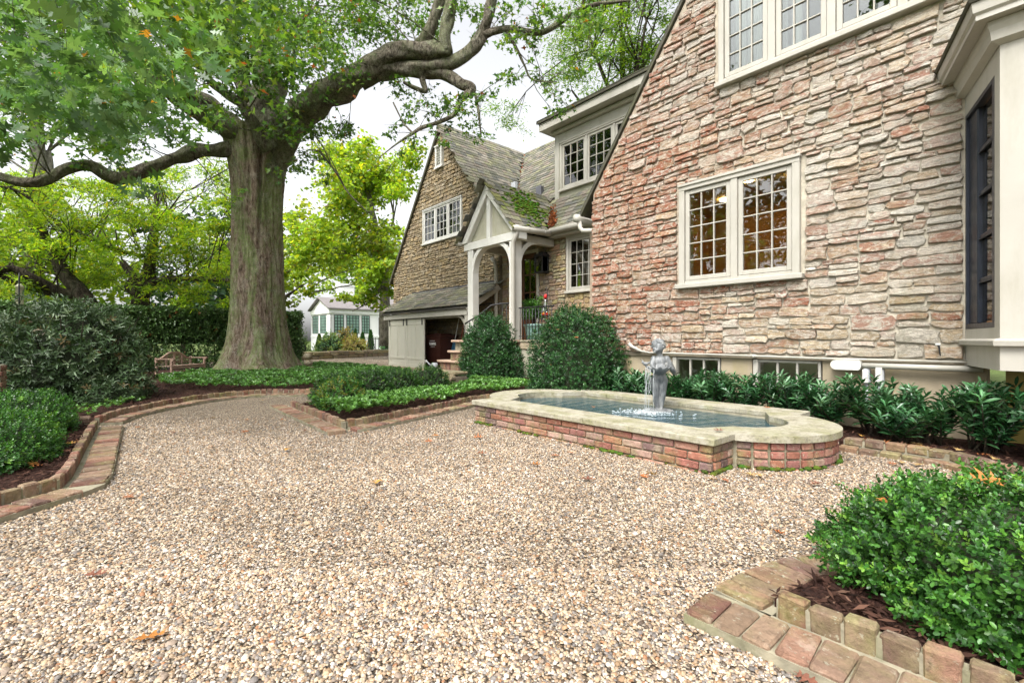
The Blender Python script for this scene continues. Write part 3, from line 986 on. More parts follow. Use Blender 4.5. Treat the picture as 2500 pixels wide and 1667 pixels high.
SHC = [(0.17, 0.165, 0.125), (0.2, 0.185, 0.15), (0.14, 0.14, 0.105), (0.22, 0.2, 0.165), (0.19, 0.16, 0.13), (0.12, 0.12, 0.105), (0.21, 0.205, 0.13)]
def shingles(origin, ud, vd, nu, nvd, expo, wid, test, lift=0.026, cols=SHC, th=0.026):
    """list of (verts, faces, centre, colour), courses along ud, stacked up vd"""
    O, U, V = Vector(origin), Vector(ud).normalized(), Vector(vd).normalized()
    Nn = U.cross(V).normalized()
    if Nn.z < 0:
        Nn = -Nn
    out = []
    for j in range(int(nvd / expo) + 1):
        s = -random.uniform(0, wid)
        while s < nu:
            wd = wid * random.uniform(.7, 1.35)
            c = O + U * (s + wd / 2) + V * ((j + .5) * expo)
            if test(c):
                vs = []
                dz = random.uniform(0, .008)
                skew = random.uniform(-.012, .012)
                for (a, b, h) in ((0, -.04, 0), (1, -.04, 0), (1, 1.25, -.8), (0, 1.25, -.8)):
                    for k in (0, 1):
                        vs.append(O + U * (s + .006 + a * (wd - .012)) + V * ((j + b) * expo + (skew if a else -skew) + random.uniform(-.006, .006)) + Nn * (lift + dz + (th if k else 0) + h * (lift * .9)))
                fs = [(0, 2, 4, 6), (1, 7, 5, 3), (0, 1, 3, 2), (2, 3, 5, 4), (4, 5, 7, 6), (6, 7, 1, 0)]
                k = random.uniform(.75, 1.25)
                out.append((vs, fs, c, tuple(a * k for a in random.choice(cols))))
            s += wd
    return out

sh_main = shingles((-15.8, EV[0] - .06, zm(EV[0] - .06)), (1, 0, 0), (0, 1, KM), 11.5, 7.2, .19, .26,
    lambda c: c.z > zwr(c.x) - .0 and (c.z > zp(c.x) or c.y < 0) and not (c.x > DX0 - .02 and c.y > DY - .1) and c.y < ER[0] and c.x < -5.3)
sh_wing = shingles((RX, YG - .16, RZ), (0, 1, 0), (-1, 0, SR), 5.2, 0.01, .2, .26, lambda c: False)
sh_wing = shingles((-11.5, YG - .16, zwr(-11.5)), (0, 1, 0), (-1, 0, SR), 5.0, 6.4, .2, .27, lambda c: c.z > zm(c.y) and c.x > RX and (c.z > zp(c.x) or c.y > 11.2))
sh_porch = shingles((PX + PH + .06, PY - .08, zp(PX + PH + .06)), (0, 1, 0), (-1, 0, KP), 3.0, 2.05, .19, .25, lambda c: c.z > zm(c.y) and c.x > PX, cols=SHC + [(.17, .17, .06), (.14, .16, .05)])
sh_porch2 = shingles((PX - PH - .06, PY - .08, zp(PX + PH + .06)), (0, 1, 0), (1, 0, KP), 3.0, 2.05, .19, .25, lambda c: c.z > zm(c.y) and c.x < PX)
LE, LT = (8.52, 2.1), (9.88, 2.92)           # lean-to roof (Y, Z)
KL = (LT[1] - LE[1]) / (LT[0] - LE[0])
sh_lean = shingles((-17.75, LE[0], LE[1] + .02), (1, 0, 0), (0, 1, KL), 5.85, 1.55, .2, .27, lambda c: c.y < LT[0] - .02)
ind = sh_porch + sh_lean[:110]
ind += sh_main[:max(0, 300 - len(ind))]
oth = sh_porch2 + sh_wing + sh_lean[110:] + sh_main[max(0, 300 - len(sh_porch) - 110):]
rp = MB().box(-17.7, 9.6, 2.2, -12, 9.62, 2.25)   # anchor batten under the slates
rp = rp.build('roof_slates', M['underlay'], house)
for (vs, fs, c, col) in ind:
    MB().add(vs, fs, col).build('shingle', M['shingle'], rp, colours=True)
mb = MB()
for (vs, fs, c, col) in oth:
    mb.add(vs, fs, col)
stuff(mb.build('small_slates', M['shingle'], house, colours=True))
# ridges
for (a, b, n) in (((RX, YG - .15, RZ + .02), (RX, ER[0], RZ + .02), 14), ((PX, PY - .15, PZ + .02), (PX, 10.9, PZ + .02), 8), ((-15.5, ER[0], ER[1] + .02), (-10.3, ER[0], ER[1] + .02), 16)):
    a, b = Vector(a), Vector(b)
    mb = MB()
    for i in range(n):
        for s in (-1, 1):
            p, q = a.lerp(b, i / n), a.lerp(b, (i + .97) / n)
            d = (b - a).normalized().cross(Vector((0, 0, 1)))
            mb.beam(p + d * s * .06 - Vector((0, 0, .055)), q + d * s * .06 - Vector((0, 0, .05 + random.uniform(-.01, .01))), .17, .02, up=(d * s * 1.2 + Vector((0, 0, 1))))
    mb.build('ridge_cap', M['slate_edge'], house)
# moss cushions and leaf litter on the porch roof / valley
mg = MB()
for i in range(420):
    t = random.gauss(.45, .2)
    x = PX + PH * min(.95, max(.05, t))
    y = random.gauss(9.35, .32)
    if y < 8.5 or zp(x) < zm(y) + .05:
        continue
    r = random.uniform(.02, .065)
    mg.ball((x, y, zp(x) + .06), (r * 1.3, r * 1.1, r * .55), 7, 5, (random.uniform(.05, .1), random.uniform(.1, .17), .015))
stuff(mg.build('moss', leaf_mat('moss_cushion', .9, 0.0, spec=.1), house, True, True))
ns = 2600
tt = RNG.uniform(0, 1, ns)
yy = 9.75 + np.abs(RNG.normal(0, .28, ns))
xx = PX + PH - .02 + (9.75 - yy) * KM / KP * .0 - (yy - 9.75) * KM / KP + RNG.normal(0, .06, ns) + .04
zz = 4.2 + (yy - 9.7) * KM + RNG.uniform(.0, .07, ns)
lv_pos = np.stack([xx, yy, zz], 1)
stuff(leaves('valley_leaf_litter', lv_pos, rand_unit(ns), rand_unit(ns) + np.array([0, -.5, 1]), RNG.uniform(.05, .11, ns), SH_DIAMOND, pick_cols(ns, [(.3, .09, .03), (.22, .08, .03), (.36, .16, .06), (.16, .06, .03)], [4, 3, 2, 2]), leaf_mat('dry_leaf', .7, .15, (1.2, .9, .6), .2), house))
ns = 260
yy = RNG.uniform(11.0, 14.1, ns)
zz = 4.2 + (yy - 9.7) * KM
xx = RX + (RZ - zz) / SR + RNG.normal(0, .05, ns)
stuff(leaves('ridge_valley_litter', np.stack([xx, yy, zz + .04], 1), rand_unit(ns), rand_unit(ns) + np.array([0, -.5, 1]), RNG.uniform(.06, .12, ns), SH_DIAMOND, pick_cols(ns, [(.3, .09, .04), (.2, .07, .03)], [4, 3]), bpy.data.materials['dry_leaf'], house))
# vent pipes on the roof
MB().box(-12.9, 11.2, 5.9, -12.68, 11.34, 6.75, .01).build('roof_vent', M['grey_box'], house)
MB().box(-11.6, 11.2, 5.6, -11.35, 11.35, 6.28, .01).build('roof_vent', M['copper'], house)

# ---- dormer
dmb = wall_slab([DX0, DX1], 5.2, lambda x: 7.62, [(DX0 + .24, DX0 + 3.26, 5.75, 7.17)], DY, DY + .12)
dmb.box(DX0, DY + .12, 5.2, DX0 + .12, DY + 3, 7.62).box(DX0 + .12, DY + 2.8, 5.2, DX1, DY + 3, 7.62)
dm = dmb.build('dormer', M['stucco'], house)
MB().box(DX0 - .04, DY - .03, 5.38, DX0 + .14, DY + .1, 7.5, .01).box(DX0 + .14, DY - .028, 7.2, DX1, DY + .1, 7.5, .01).build('corner_board', M['trim'], dm)
window(house, DX0 + .2, DX0 + .2 + 3.1, 5.72, 7.2, DY, 3, 3, 4, M['trim'], casing=.08, stile=.07, mull=.07, bar=.022)
for nm, bxs in (('dormer_fascia', (DX0 - .36, DY - .42, 7.62, DX1, DY - .36, 7.86)), ('dormer_soffit', (DX0 - .36, DY - .36, 7.63, DX1, DY + 2, 7.68)), ('bargeboard', (DX0 - .36, DY - .36, 7.682, DX0 - .3, DY + 2, 7.86))):
    MB().box(*bxs, .005).build(nm, M['trim'], dm)
MB().box(DX0 - .12, DY - .14, 7.5, DX1, DY + .05, 7.62, .03).build('dormer_bed_mould', M['trim'], dm)
MB().prism([(DX0 - .42, DY - .48, 7.862), (DX1, DY - .48, 7.862), (DX1, DY + 3.4, 8.7), (DX0 - .42, DY + 3.4, 8.7)], (0, 0, .07)).build('dormer_roof', M['slate_edge'], dm)
for k in range(18):
    MB().box(DX0 - .4 + k * .36, DY - .49, 7.932, DX0 - .06 + k * .36, DY - .1, 7.955).build('slate', M['slate_edge'], dm)
# dormer interior: cut by placing the lit room in front of the stucco core
room(DX0 + .22, DX1 - .4, DY + .13, DY + 2.4, 5.6, 7.3, house, M['wood_in'], [(-9.3, 11.5, .15), (-8.5, 12.0, .15), (-9.7, 12.6, .15)])

# ---- gutters and downspouts
MB().tube([(-9.35, EV[0] - .1, 4.12), (-5.25, EV[0] - .1, 4.1)], .085, 12).build('gutter', M['trim'], house, True)
MB().box(-11.4, EV[0] + .0, 3.98, -5.2, EV[0] + .28, 4.16).build('eave_board', M['trim'], house)
MB().tube([(PX + PH + .08, PY - .2, 4.0), (PX + PH + .08, EV[0] - .1, 4.06)], .085, 12).build('gutter', M['trim'], house, True)
for y in (8.7, 9.3):
    MB().tube([(PX + PH + .08 + .09 * math.cos(a), y, 4.03 + .09 * math.sin(a)) for a in np.linspace(-.4, math.pi + .4, 9)], .008, 6).build('gutter_strap', M['trim'], house, True)
gx = PX + PH + .06
MB().tube([(gx, PY - .08, 3.97), (gx + .01, PY - .1, 3.86), (gx - .03, PY - .1, 3.76), (gx - .1, PY - .1, 3.66), (gx - .12, PY - .1, 3.5), (gx - .12, PY - .1, 1.0), (gx - .12, PY - .1, .12), (gx - .11, PY - .2, .06)], .062, 12).build('downspout', M['trim'], house, True)
MB().tube([(-12.15, YG - .2, 3.75), (-12.05, YG - .14, 3.6), (-12.0, YG - .12, 3.4), (-12.0, YG - .12, 2.0), (-12.0, YG - .12, 1.1)], .06, 10).build('downspout', M['trim'], house, True)
MB().tube([(-12.02, PY - .15, 4.0), (-12.02, EV[0] - .1, 4.02)], .07, 10).build('gutter', M['trim'], house, True)

# ---- porch
porch = MB()
xl, xr = -11.56, -9.62
porch.box(xl - .13, PY - .0, 1.04, xl + .13, PY + .24, 3.75, .012)
pp = porch.build('porch_post', M['white'], house)
MB().box(xr - .13, PY, 1.04, xr + .13, PY + .24, 3.75, .012).build('porch_post', M['white'], house)
MB().box(xl - .3, PY - .02, 3.75, xr + .32, PY + .26, 3.98, .012).build('porch_beam', M['white'], house)
for x in (xl, xr):
    MB().box(x - .1, PY + .262, 3.76, x + .1, YE - .05, 3.96, .01).build('porch_side_beam', M['trim'], house)
def brace(p, q, corner, wd, th, name='porch_brace', mat=None, n=10):
    """curved knee brace from p (on the post) to q (on the beam)"""
    p, q, c0 = Vector(p), Vector(q), Vector(corner)
    side = (p - c0).cross(q - c0).normalized()
    inner, outer = [], []
    for i in range(n + 1):
        t = i / n
        b = (1 - t) ** 2 * p + 2 * t * (1 - t) * (c0 * .8 + (p + q) / 2 * .2) + t ** 2 * q
        o = (b - ((p + q) / 2 * 1.0 + ((p + q) / 2 - c0) * .6)).normalized()
        inner.append(b)
        outer.append(b + o * wd)
    mb = MB()
    for i in range(n):
        mb.prism([inner[i] - side * th / 2, inner[i + 1] - side * th / 2, outer[i + 1] - side * th / 2, outer[i] - side * th / 2], side * th)
    return mb.build(name, mat or M['white'], house)
yb = PY + .12
brace((xl + .13, yb, 3.05), (xl + .75, yb, 3.76), (xl + .13, yb, 3.76), .12, .2)
brace((xr - .13, yb, 3.05), (xr - .75, yb, 3.76), (xr - .13, yb, 3.76), .12, .2)
brace((xr, PY + .24, 3.05), (xr, PY + .9, 3.76), (xr, PY + .24, 3.76), .12, .18)
# gable of the porch
mb = MB()
zb = 3.98
wdt = .2
a, b, t = Vector((xl - .38, PY - .06, zb)), Vector((xr + .34, PY - .06, zb)), Vector((PX, PY - .06, PZ - .01))
for e in (a, b):
    s = 1 if e is b else -1
    mb.prism([e, t, t - Vector((0, 0, .36)), e - Vector((s * .28, 0, 0))], (0, .22, 0))
mb.build('porch_bargeboard', M['white'], house)
MB().box(PX - .085, PY + .002, zb + .002, PX + .085, PY + .14, PZ - .33, .006).build('king_post', M['white'], house)
MB().prism([a + Vector((.2, .15, .003)), b + Vector((-.2, .15, .003)), t + Vector((0, .15, -.3))], (0, .05, 0)).build('porch_gable_panel', M['stucco'], house)
MB().box(xl, PY + .2, 3.98, xr, YE, 4.0).build('porch_ceiling', M['trim'], house)
# platform, steps
MB().box(-11.8, PY - .05, .0, -8.2, YE, .8).build('porch_base', M['stucco'], house)
MB().box(-11.82, PY - .08, .8, -8.18, YE, .985, .01).build('porch_slab', M['concrete'], house)
mb = MB()
pf = MB().box(-11.85, PY - .1, .985, -8.15, YE, 1.04, .008).build('porch_floor', M['brick_mortar'], house)
bme = MB().box(-.1, -.05, -.03, .1, .05, .03, .006).mesh('brick')
BRC = [(0.25, 0.12, 0.085), (0.28, 0.16, 0.11), (0.2, 0.1, 0.075), (0.31, 0.2, 0.14), (0.17, 0.1, 0.08), (0.27, 0.185, 0.125), (0.22, 0.15, 0.1)]
def brick_at(parent, T, me=None, mat=None, col=None):
    o = link('brick', me or bme, mat or M['brick'], parent)
    o.matrix_basis = T
    k = random.uniform(.8, 1.15)
    c = col or random.choice(BRC)
    o.color = (c[0] * k, c[1] * k, c[2] * k, 1)
    return o
STX = [-12.1, -11.62, -11.08, -10.9]
STZ = [.2, .47, .75, 1.04]
st0 = MB().box(STX[0] + .08, 7.36, -.1, -9.3, PY - .1, STZ[0] - .06).box(STX[1] + .08, 7.36, STZ[0], -9.3, PY - .1, STZ[1] - .06).box(STX[2] + .08, 7.36, STZ[1], -9.3, PY - .1, STZ[2] - .06).box(STX[3] + .08, 7.36, STZ[2], -9.3, PY - .1, STZ[3] - .06).build('steps', M['brick_mortar'], house)
soldier = MB().box(-.04, -.03, -.1, .04, .03, .1, .006).mesh('brick')
for i in range(4):
    MB().box(STX[i], 7.26, STZ[i] - .06, -9.2, PY - .1, STZ[i] - .002 * 0, .012).build('tread', paint('tread_stone_%d' % i, (.46, .33, .24), .85, .2, 5, .5, 50), st0)
    z0 = -.02 if i == 0 else STZ[i - 1]
    z1 = STZ[i] - .06
    x = STX[i] + .12
    while x < -9.5 and i < 3:
        T = Matrix.Translation((x, 7.35, (z0 + z1) / 2)) @ Matrix.Diagonal((1, 1, (z1 - z0) / .2 * .94, 1))
        brick_at(st0, T, soldier, M['brick_moss'])
        x += .092
# railings
def railing(pts, balx, zlow, name='railing'):
    mb = MB().tube(pts, .02, 8)
    for (x, y, z) in balx:
        mb.tube([(x, y, zlow), (x, y, z)], .011, 6)
    return mb.build(name, M['black'], house, True)
yr = PY + .1
railing([(-9.45, yr, 1.9), (-8.2, yr, 1.9), (-8.16, yr, 1.9)], [(-9.4 + i * .118, yr, 1.9) for i in range(11)], 1.04)
MB().tube([(-9.45, yr, 1.14), (-8.2, yr, 1.14)], .012, 6).build('rail_bar', M['black'], house)
hr = [(-9.78, 9.3, 2.1), (-10.55, 8.75, 2.1), (-10.72, 8.55, 2.05), (-10.86, 8.42, 1.9), (-11.0, 8.3, 1.75), (-11.25, 8.15, 1.6), (-11.4, 8.1, 1.52)]
mb = MB().tube(hr, [.024] * 7, 8)
for i in range(8):
    q = Vector(hr[0]).lerp(Vector(hr[1]), i / 7.5)
    mb.tube([(q.x, q.y, 1.05), tuple(q)], .011, 6)
for q, zl in ((hr[3], 1.0), (hr[4], .9), (hr[5], .8), (hr[6], .7)):
    mb.tube([(q[0], q[1], zl), q], .011, 6)
mb.build('handrail', M['black'], house, True)
# wall lantern beside the door
lx, ly, lz = -9.9, YE - .2, 3.3
mb = MB()
for sx in (-1, 1):
    for sy in (-1, 1):
        mb.box(lx + sx * .15 - .015, ly + sy * .12 - .015, lz - .25, lx + sx * .15 + .015, ly + sy * .12 + .015, lz + .2)
mb.box(lx - .18, ly - .15, lz - .28, lx + .18, ly + .15, lz - .25).box(lx - .19, ly - .16, lz + .2, lx + .19, ly + .16, lz + .23)
mb.prism([(lx - .17, ly - .14, lz + .23), (lx + .17, ly - .14, lz + .23), (lx + .17, ly + .14, lz + .23), (lx - .17, ly + .14, lz + .23)], (0, 0, .05))
mb.box(lx - .07, ly - .06, lz + .28, lx + .07, ly + .2, lz + .34).box(lx + .04, ly + .12, lz - .3, lx + .1, ly + .2, lz + .34)
lan = mb.build('wall_lantern', M['black'], house)
MB().box(lx - .148, ly - .118, lz - .25, lx + .148, ly - .113, lz + .2).box(lx - .148, ly + .113, lz - .25, lx + .148, ly + .118, lz + .2).box(lx - .148, ly - .11, lz - .25, lx - .143, ly + .11, lz + .2).build('lantern_glass', M['glass'], lan)

# ---- lean-to bin store
M['door_paint'] = paint('pale_door_paint', (0.6, 0.58, 0.49), 0.5, 0.05, 3, 0.08, 90, (0.4, 0.38, 0.28), 0.2)
MB().prism([(-17.8, LE[0], LE[1] - .02), (-11.95, LE[0], LE[1] - .02), (-11.95, LT[0], LT[1] - .02), (-17.8, LT[0], LT[1] - .02)], (0, 0, -.05)).build('lean_to_roof', M['underlay'], house)
MB().box(-17.75, LE[0] + .06, LE[1] - .27, -11.98, LE[0] + .13, LE[1] - .075, .006).build('lean_to_fascia', M['trim'], house)
MB().beam((-11.96, LE[0] + .05, LE[1] - .13), (-11.96, LT[0], LT[1] - .13), .05, .17, c=.006).build('lean_to_bargeboard', M['trim'], house)
MB().prism([(-17.7, YG - .03, 2.9), (-12, YG - .03, 2.9), (-12, YG - .06, 3.02), (-17.7, YG - .06, 3.02)], (0, .02, 0)).build('flashing', M['copper'], house)
MB().box(-17.72, 8.76, 1.78, -11.98, 8.86, 1.84, .004).build('lintel', M['trim'], house)
MB().box(-12.14, 8.6, 0.9, -11.98, 8.8, 2.0, .008).build('lean_to_post', M['trim'], house)
brace((-12.2, 8.75, 1.2), (-12.7, 8.75, 1.8), (-12.2, 8.75, 1.8), .1, .12, 'lean_to_brace', M['trim'])
MB().box(-17.55, 8.70, 1.86, -13.6, 8.72, 1.9).build('door_track', M['black'], house)
MB().box(-17.6, 8.85, -.05, -17.5, 9.9, 2.1).build('bin_store_side', M['stucco'], house)
for k, (x0, x1) in enumerate(((-17.45, -16.08), (-16.06, -14.7))):
    y0, y1, z0, z1 = 8.66, 8.7, 0.02, 1.8
    mb = MB().box(x0, y0 + .012, z0, x1, y1, z1, .003)
    for (p, q) in ((x0, x0 + .13), (x1 - .13, x1), ((x0 + x1) / 2 - .06, (x0 + x1) / 2 + .06)):
        mb.box(p, y0 - .006, z0 + (.0 if p != (x0 + x1) / 2 - .06 else .32), q, y0 + .014, z1, .003)
    mb.box(x0 + .13, y0 - .005, z1 - .2, x1 - .13, y0 + .014, z1, .003)
    mb.box(x0 + .13, y0 - .005, z0, x1 - .13, y0 + .014, z0 + .12, .003)
    mb.box(x0 + .13, y0 - .0055, z0 + .3, x1 - .13, y0 + .014, z0 + .38, .003)
    d = mb.build('sliding_door', M['door_paint'], house)
    for p in (x0 + .12, x1 - .12):
        MB().box(p - .025, y0 - .03, 1.58, p + .025, y0 - .008, 1.93, .003).build('door_hanger', M['black'], d)
MB().box(-17.7, 8.35, -.05, -11.9, 8.66, .035).build('bin_store_kerb', M['concrete'], house)

# ------------------------------------------------------------------ ground, gravel, beds
def ground_mat():
    t = NT('lawn_and_soil')
    n = t.noise(3, 6, .6)
    c = t.ramp(n, [(.35, (.06, .075, .025)), (.6, (.1, .14, .04))])
    t.bsdf(c, .95, t.bump(t.noise(40, 4), .6, .03), .1)
    return t.done()

def gravel_mat():
    t = NT('pea_gravel')
    vo = t.n('ShaderNodeTexVoronoi', feature='F1')
    vo.inputs['Scale'].default_value = 74
    vo.inputs['Randomness'].default_value = 1.0
    t.l(t.pos((1, 1.15, 1)), vo.inputs['Vector'])
    sep = t.n('ShaderNodeSeparateColor')
    t.l(vo.outputs['Color'], sep.inputs[0])
    c = t.ramp(sep.outputs[0], [(0, (.13, .1, .075)), (.14, (.3, .22, .15)), (.3, (.44, .35, .25)), (.5, (.54, .46, .36)), (.7, (.62, .56, .48)), (.84, (.34, .32, .3)), (.93, (.4, .25, .13)), (1.0, (.68, .64, .58))])
    c = t.mix(1.0, c, t.ramp(vo.outputs['Distance'], [(0.28, (1.0,)), (.72, (.16,))]), 'MULTIPLY')
    c = t.mix(1.0, c, t.ramp(t.noise(.9, 4), [(.3, (.82, .775, .715)), (.7, (1.16, 1.1, 1.02))]), 'MULTIPLY')
    inv = t.math('SUBTRACT', 1.0, vo.outputs['Distance'])
    t.bsdf(c, .75, t.bump(inv, 1.0, .02), .3)
    return t.done()

def mulch_mat():
    t = NT('shredded_bark_mulch')
    n = t.noise(38, 6, .7, (1, .45, 1), 1.2)
    c = t.ramp(n, [(.3, (.012, .006, .005)), (.5, (.05, .022, .016)), (.7, (.12, .055, .04))])
    t.bsdf(c, .9, t.bump(n, 1.0, .04), .2)
    return t.done()
M['ground'], M['gravel'], M['mulch'] = ground_mat(), gravel_mat(), mulch_mat()

gd = MB().add([(-300, -300, -.06), (300, -300, -.06), (300, 300, -.06), (-300, 300, -.06)], [(0, 1, 2, 3)]).build('ground', M['ground'])
tag(gd, 'wide green and brown ground sheet beyond the court', None, kind='structure')
gc = MB().add([(-26, -1.6, 0), (5, -4, 0), (5, 9.9, 0), (-20, 9.9, 0), (-28.4, 14.2, 0), (-25.6, 7.9, 0)], [(0, 1, 2, 3, 4, 5)]).build('gravel_court', M['gravel'])
tag(gc, 'pale pea gravel court and drive', None, kind='structure')

BEDS = {
 'left': [(-3.3, -1.4), (-4.0, -.78), (-4.29, -.45), (-4.46, -.24), (-5.15, -.19), (-7.25, -.1), (-7.3, -2.6), (-3.4, -2.6)],
 'oak': [(-7.3, -.1), (-7.7, -.06), (-8.27, .16), (-8.95, .68), (-9.5, 1.3), (-9.72, 2.0), (-9.62, 2.5), (-9.33, 2.9), (-9.1, 3.6), (-9.2, 4.6), (-9.6, 5.5), (-11.5, 6.5), (-14, 6.9), (-16.4, 6.8), (-18.8, 6.3), (-20.2, 5.8), (-20.6, -2.6), (-7.3, -2.6)],
 'centre': [(-7.6, 2.24), (-5.42, 2.16), (-5.47, 2.46), (-5.77, 3.2), (-6.07, 4.0), (-6.33, 4.8), (-6.2, 5.4), (-5.4, 5.9), (-5.2, 6.4), (-5.2, 8.4), (-9.2, 8.4), (-9.9, 6.2), (-8.7, 5.6), (-8.2, 4.5), (-7.95, 3.2)],
 'wall': [(-5.4, 5.8), (-4.8, 5.74), (-1.36, 5.74), (-1.36, 5.44), (-.62, 5.42), (-.14, 5.06), (.5, 4.6), (2.0, 4.2), (2.0, 6.9), (-5.2, 6.9)],
 'right': [(-.69, 1.93), (2.0, 2.0), (2.0, 4.0), (.3, 3.5), (-.3, 2.9), (-.5, 2.5), (-.64, 2.2)],
}
BLAB = {'left': 'bark mulch bed with low boxwood beside the nearest brick kerb', 'oak': 'wide bark mulch bed around the oak and bench', 'centre': 'corner bark bed planted with boxwood between two brick kerbs', 'wall': 'narrow bark bed under the laurels along the house wall', 'right': 'bark bed under the big clipped boxwood'}
for k, poly in BEDS.items():
    b = MB().prism([(x, y, -.05) for x, y in poly], (0, 0, .115)).build('mulch_bed', M['mulch'])
    tag(b, BLAB[k], None, kind='structure')

def inpoly(px, py, poly):
    n = len(poly)
    r = np.zeros(len(px), bool)
    j = n - 1
    for i in range(n):
        xi, yi = poly[i]
        xj, yj = poly[j]
        c = ((yi > py) != (yj > py)) & (px < (xj - xi) * (py - yi) / (yj - yi + 1e-12) + xi)
        r ^= c
        j = i
    return r

FWD = np.array([-math.cos(R(41.108)), math.sin(R(41.108))])
RGT = np.array([math.sin(R(41.108)), math.cos(R(41.108))])
FX0, FX1, FY0, FY1 = -4.83, -1.69, 3.53, 5.73
FC = (FY0 + FY1) / 2
PEBC = [(.12, .09, .07), (.42, .29, .18), (.55, .43, .3), (.63, .53, .41), (.7, .64, .57), (.3, .285, .28), (.2, .19, .19), (.38, .2, .11), (.76, .72, .67), (.47, .36, .26), (.34, .28, .235)]
PEBW = [2.5, 3, 5, 6, 5, 4, 3, 1, 2.5, 5, 5]
FLAT = []        # polygons of the flat brick strips, filled in by the kerbs below

def pebbles(n, zn, zf, rad, shape):
    d = np.sqrt(RNG.uniform(zn * zn, zf * zf, n))
    if zf > 4:
        d = np.where(d > 4.6, d, d)
        d = d[RNG.random(n) < np.clip((zf - d) / 1.9, 0, 1)]
        n = len(d)
    lat = RNG.uniform(-1.13, 1.13, n) * d
    P = d[:, None] * FWD + lat[:, None] * RGT
    x, y = P[:, 0], P[:, 1]
    keep = np.ones(n, bool)
    for p in list(BEDS.values()) + FLAT:
        keep &= ~inpoly(x, y, p)
    keep &= ~((x > FX0 + .04) & (x < FX1 - .04) & (y > FY0 + .04) & (y < FY1))
    for cx in (-1.93, -4.59):
        keep &= ((x - cx) ** 2 + (y - FC) ** 2) > .74 ** 2
    x, y = x[keep], y[keep]
    n = len(x)
    r = rad * np.exp(RNG.normal(0, .28, n))
    el = RNG.uniform(.6, 1.0, n)
    fl = RNG.uniform(.5, .85, n)
    a = RNG.uniform(0, 2 * math.pi, n)
    tlx, tly = RNG.normal(0, .22, n), RNG.normal(0, .22, n)
    if shape == 'dome':
        ring = np.array([(math.cos(k * math.pi / 2.5), math.sin(k * math.pi / 2.5)) for k in range(5)])
        sv = np.concatenate([np.c_[ring * 1.0, np.full(5, .1)], np.c_[ring * .66, np.full(5, .85)]])
        sf = [(i, (i + 1) % 5, 5 + (i + 1) % 5) for i in range(5)] + [(i, 5 + (i + 1) % 5, 5 + i) for i in range(5)] + [(5, 6, 7), (5, 7, 8), (5, 8, 9)]
    else:
        ring = np.array([(math.cos(k * math.pi / 2), math.sin(k * math.pi / 2)) for k in range(4)])
        sv = np.concatenate([np.c_[ring, np.full(4, .0)], [[0, 0, .9]]])
        sf = [(i, (i + 1) % 4, 4) for i in range(4)]
    k = len(sv)
    L = sv[None] * np.stack([r, r * el, r * fl], 1)[:, None, :]
    ca, sa = np.cos(a)[:, None], np.sin(a)[:, None]
    X = L[:, :, 0] * ca - L[:, :, 1] * sa
    Y = L[:, :, 0] * sa + L[:, :, 1] * ca
    Z = L[:, :, 2] + X * tlx[:, None] + Y * tly[:, None] + (r * fl * RNG.uniform(-.15, .55, n))[:, None]
    V = np.stack([X + x[:, None], Y + y[:, None], Z], 2).reshape(-1, 3)
    F = (np.array(sf)[None] + (np.arange(n) * k)[:, None, None]).reshape(-1)
    nf = n * len(sf)
    me = bpy.data.meshes.new('gravel')
    me.vertices.add(n * k)
    me.vertices.foreach_set('co', V.astype(np.float32).ravel())
    me.loops.add(nf * 3)
    me.loops.foreach_set('vertex_index', F.astype(np.int32))
    me.polygons.add(nf)
    me.polygons.foreach_set('loop_start', (np.arange(nf) * 3).astype(np.int32))
    me.polygons.foreach_set('loop_total', np.full(nf, 3, np.int32))
    me.polygons.foreach_set('use_smooth', np.ones(nf, bool))
    at = me.attributes.new('col', 'FLOAT_COLOR', 'POINT')
    c = pick_cols(n, PEBC, PEBW, .12)
    C = np.ones((n, k, 4), np.float32)
    C[:, :, :3] = c[:, None]
    at.data.foreach_set('color', C.ravel())
    me.update()
    return me
def pebble_mat():
    t = NT('pebble')
    c = t.mix(1.0, t.attr(), t.ramp(t.noise(160, 3), [(.3, (.62, .585, .54)), (.7, (.88, .835, .775))]), 'MULTIPLY')
    c = t.mix(1.0, c, t.ramp(t.noise(.9, 4), [(.32, (.8, .79, .77)), (.68, (1.08, 1.07, 1.06))]), 'MULTIPLY')
    t.bsdf(c, .6, None, .3)
    return t.done()
M['pebble'] = pebble_mat()

# ---- brick edgings
def worn(mb, a=.003):
    mb.v = [(x + random.uniform(-a, a), y + random.uniform(-a, a), z + random.uniform(-a, a)) for x, y, z in mb.v]
    return mb
up_me = [worn(MB().box(-.0465 + random.uniform(-.002, .002), -.028, -.11, .0465 + random.uniform(-.002, .002), .028, .06 + random.uniform(-.008, .004), .008)).mesh('brick') for _ in range(6)]
fl_me = [worn(MB().box(-.046 + random.uniform(-.002, .002), -.095, -.03, .046 + random.uniform(-.002, .002), .095, .03 + random.uniform(-.006, .004), .008)).mesh('brick') for _ in range(6)]
st_me = [worn(MB().box(-.072, -.05, -.04, .072, .05, .035 + random.uniform(-.006, .004), .01)).mesh('brick') for _ in range(6)]

def walk(path, pitch):
    P = [Vector((x, y, 0)) for x, y in path]
    out, s = [], pitch / 2
    acc = 0
    for a, b in zip(P, P[1:]):
        L = (b - a).length
        d = (b - a) / L
        while s <= acc + L:
            out.append((a + d * (s - acc), math.atan2(d.y, d.x)))
            s += pitch
        acc += L
    return out

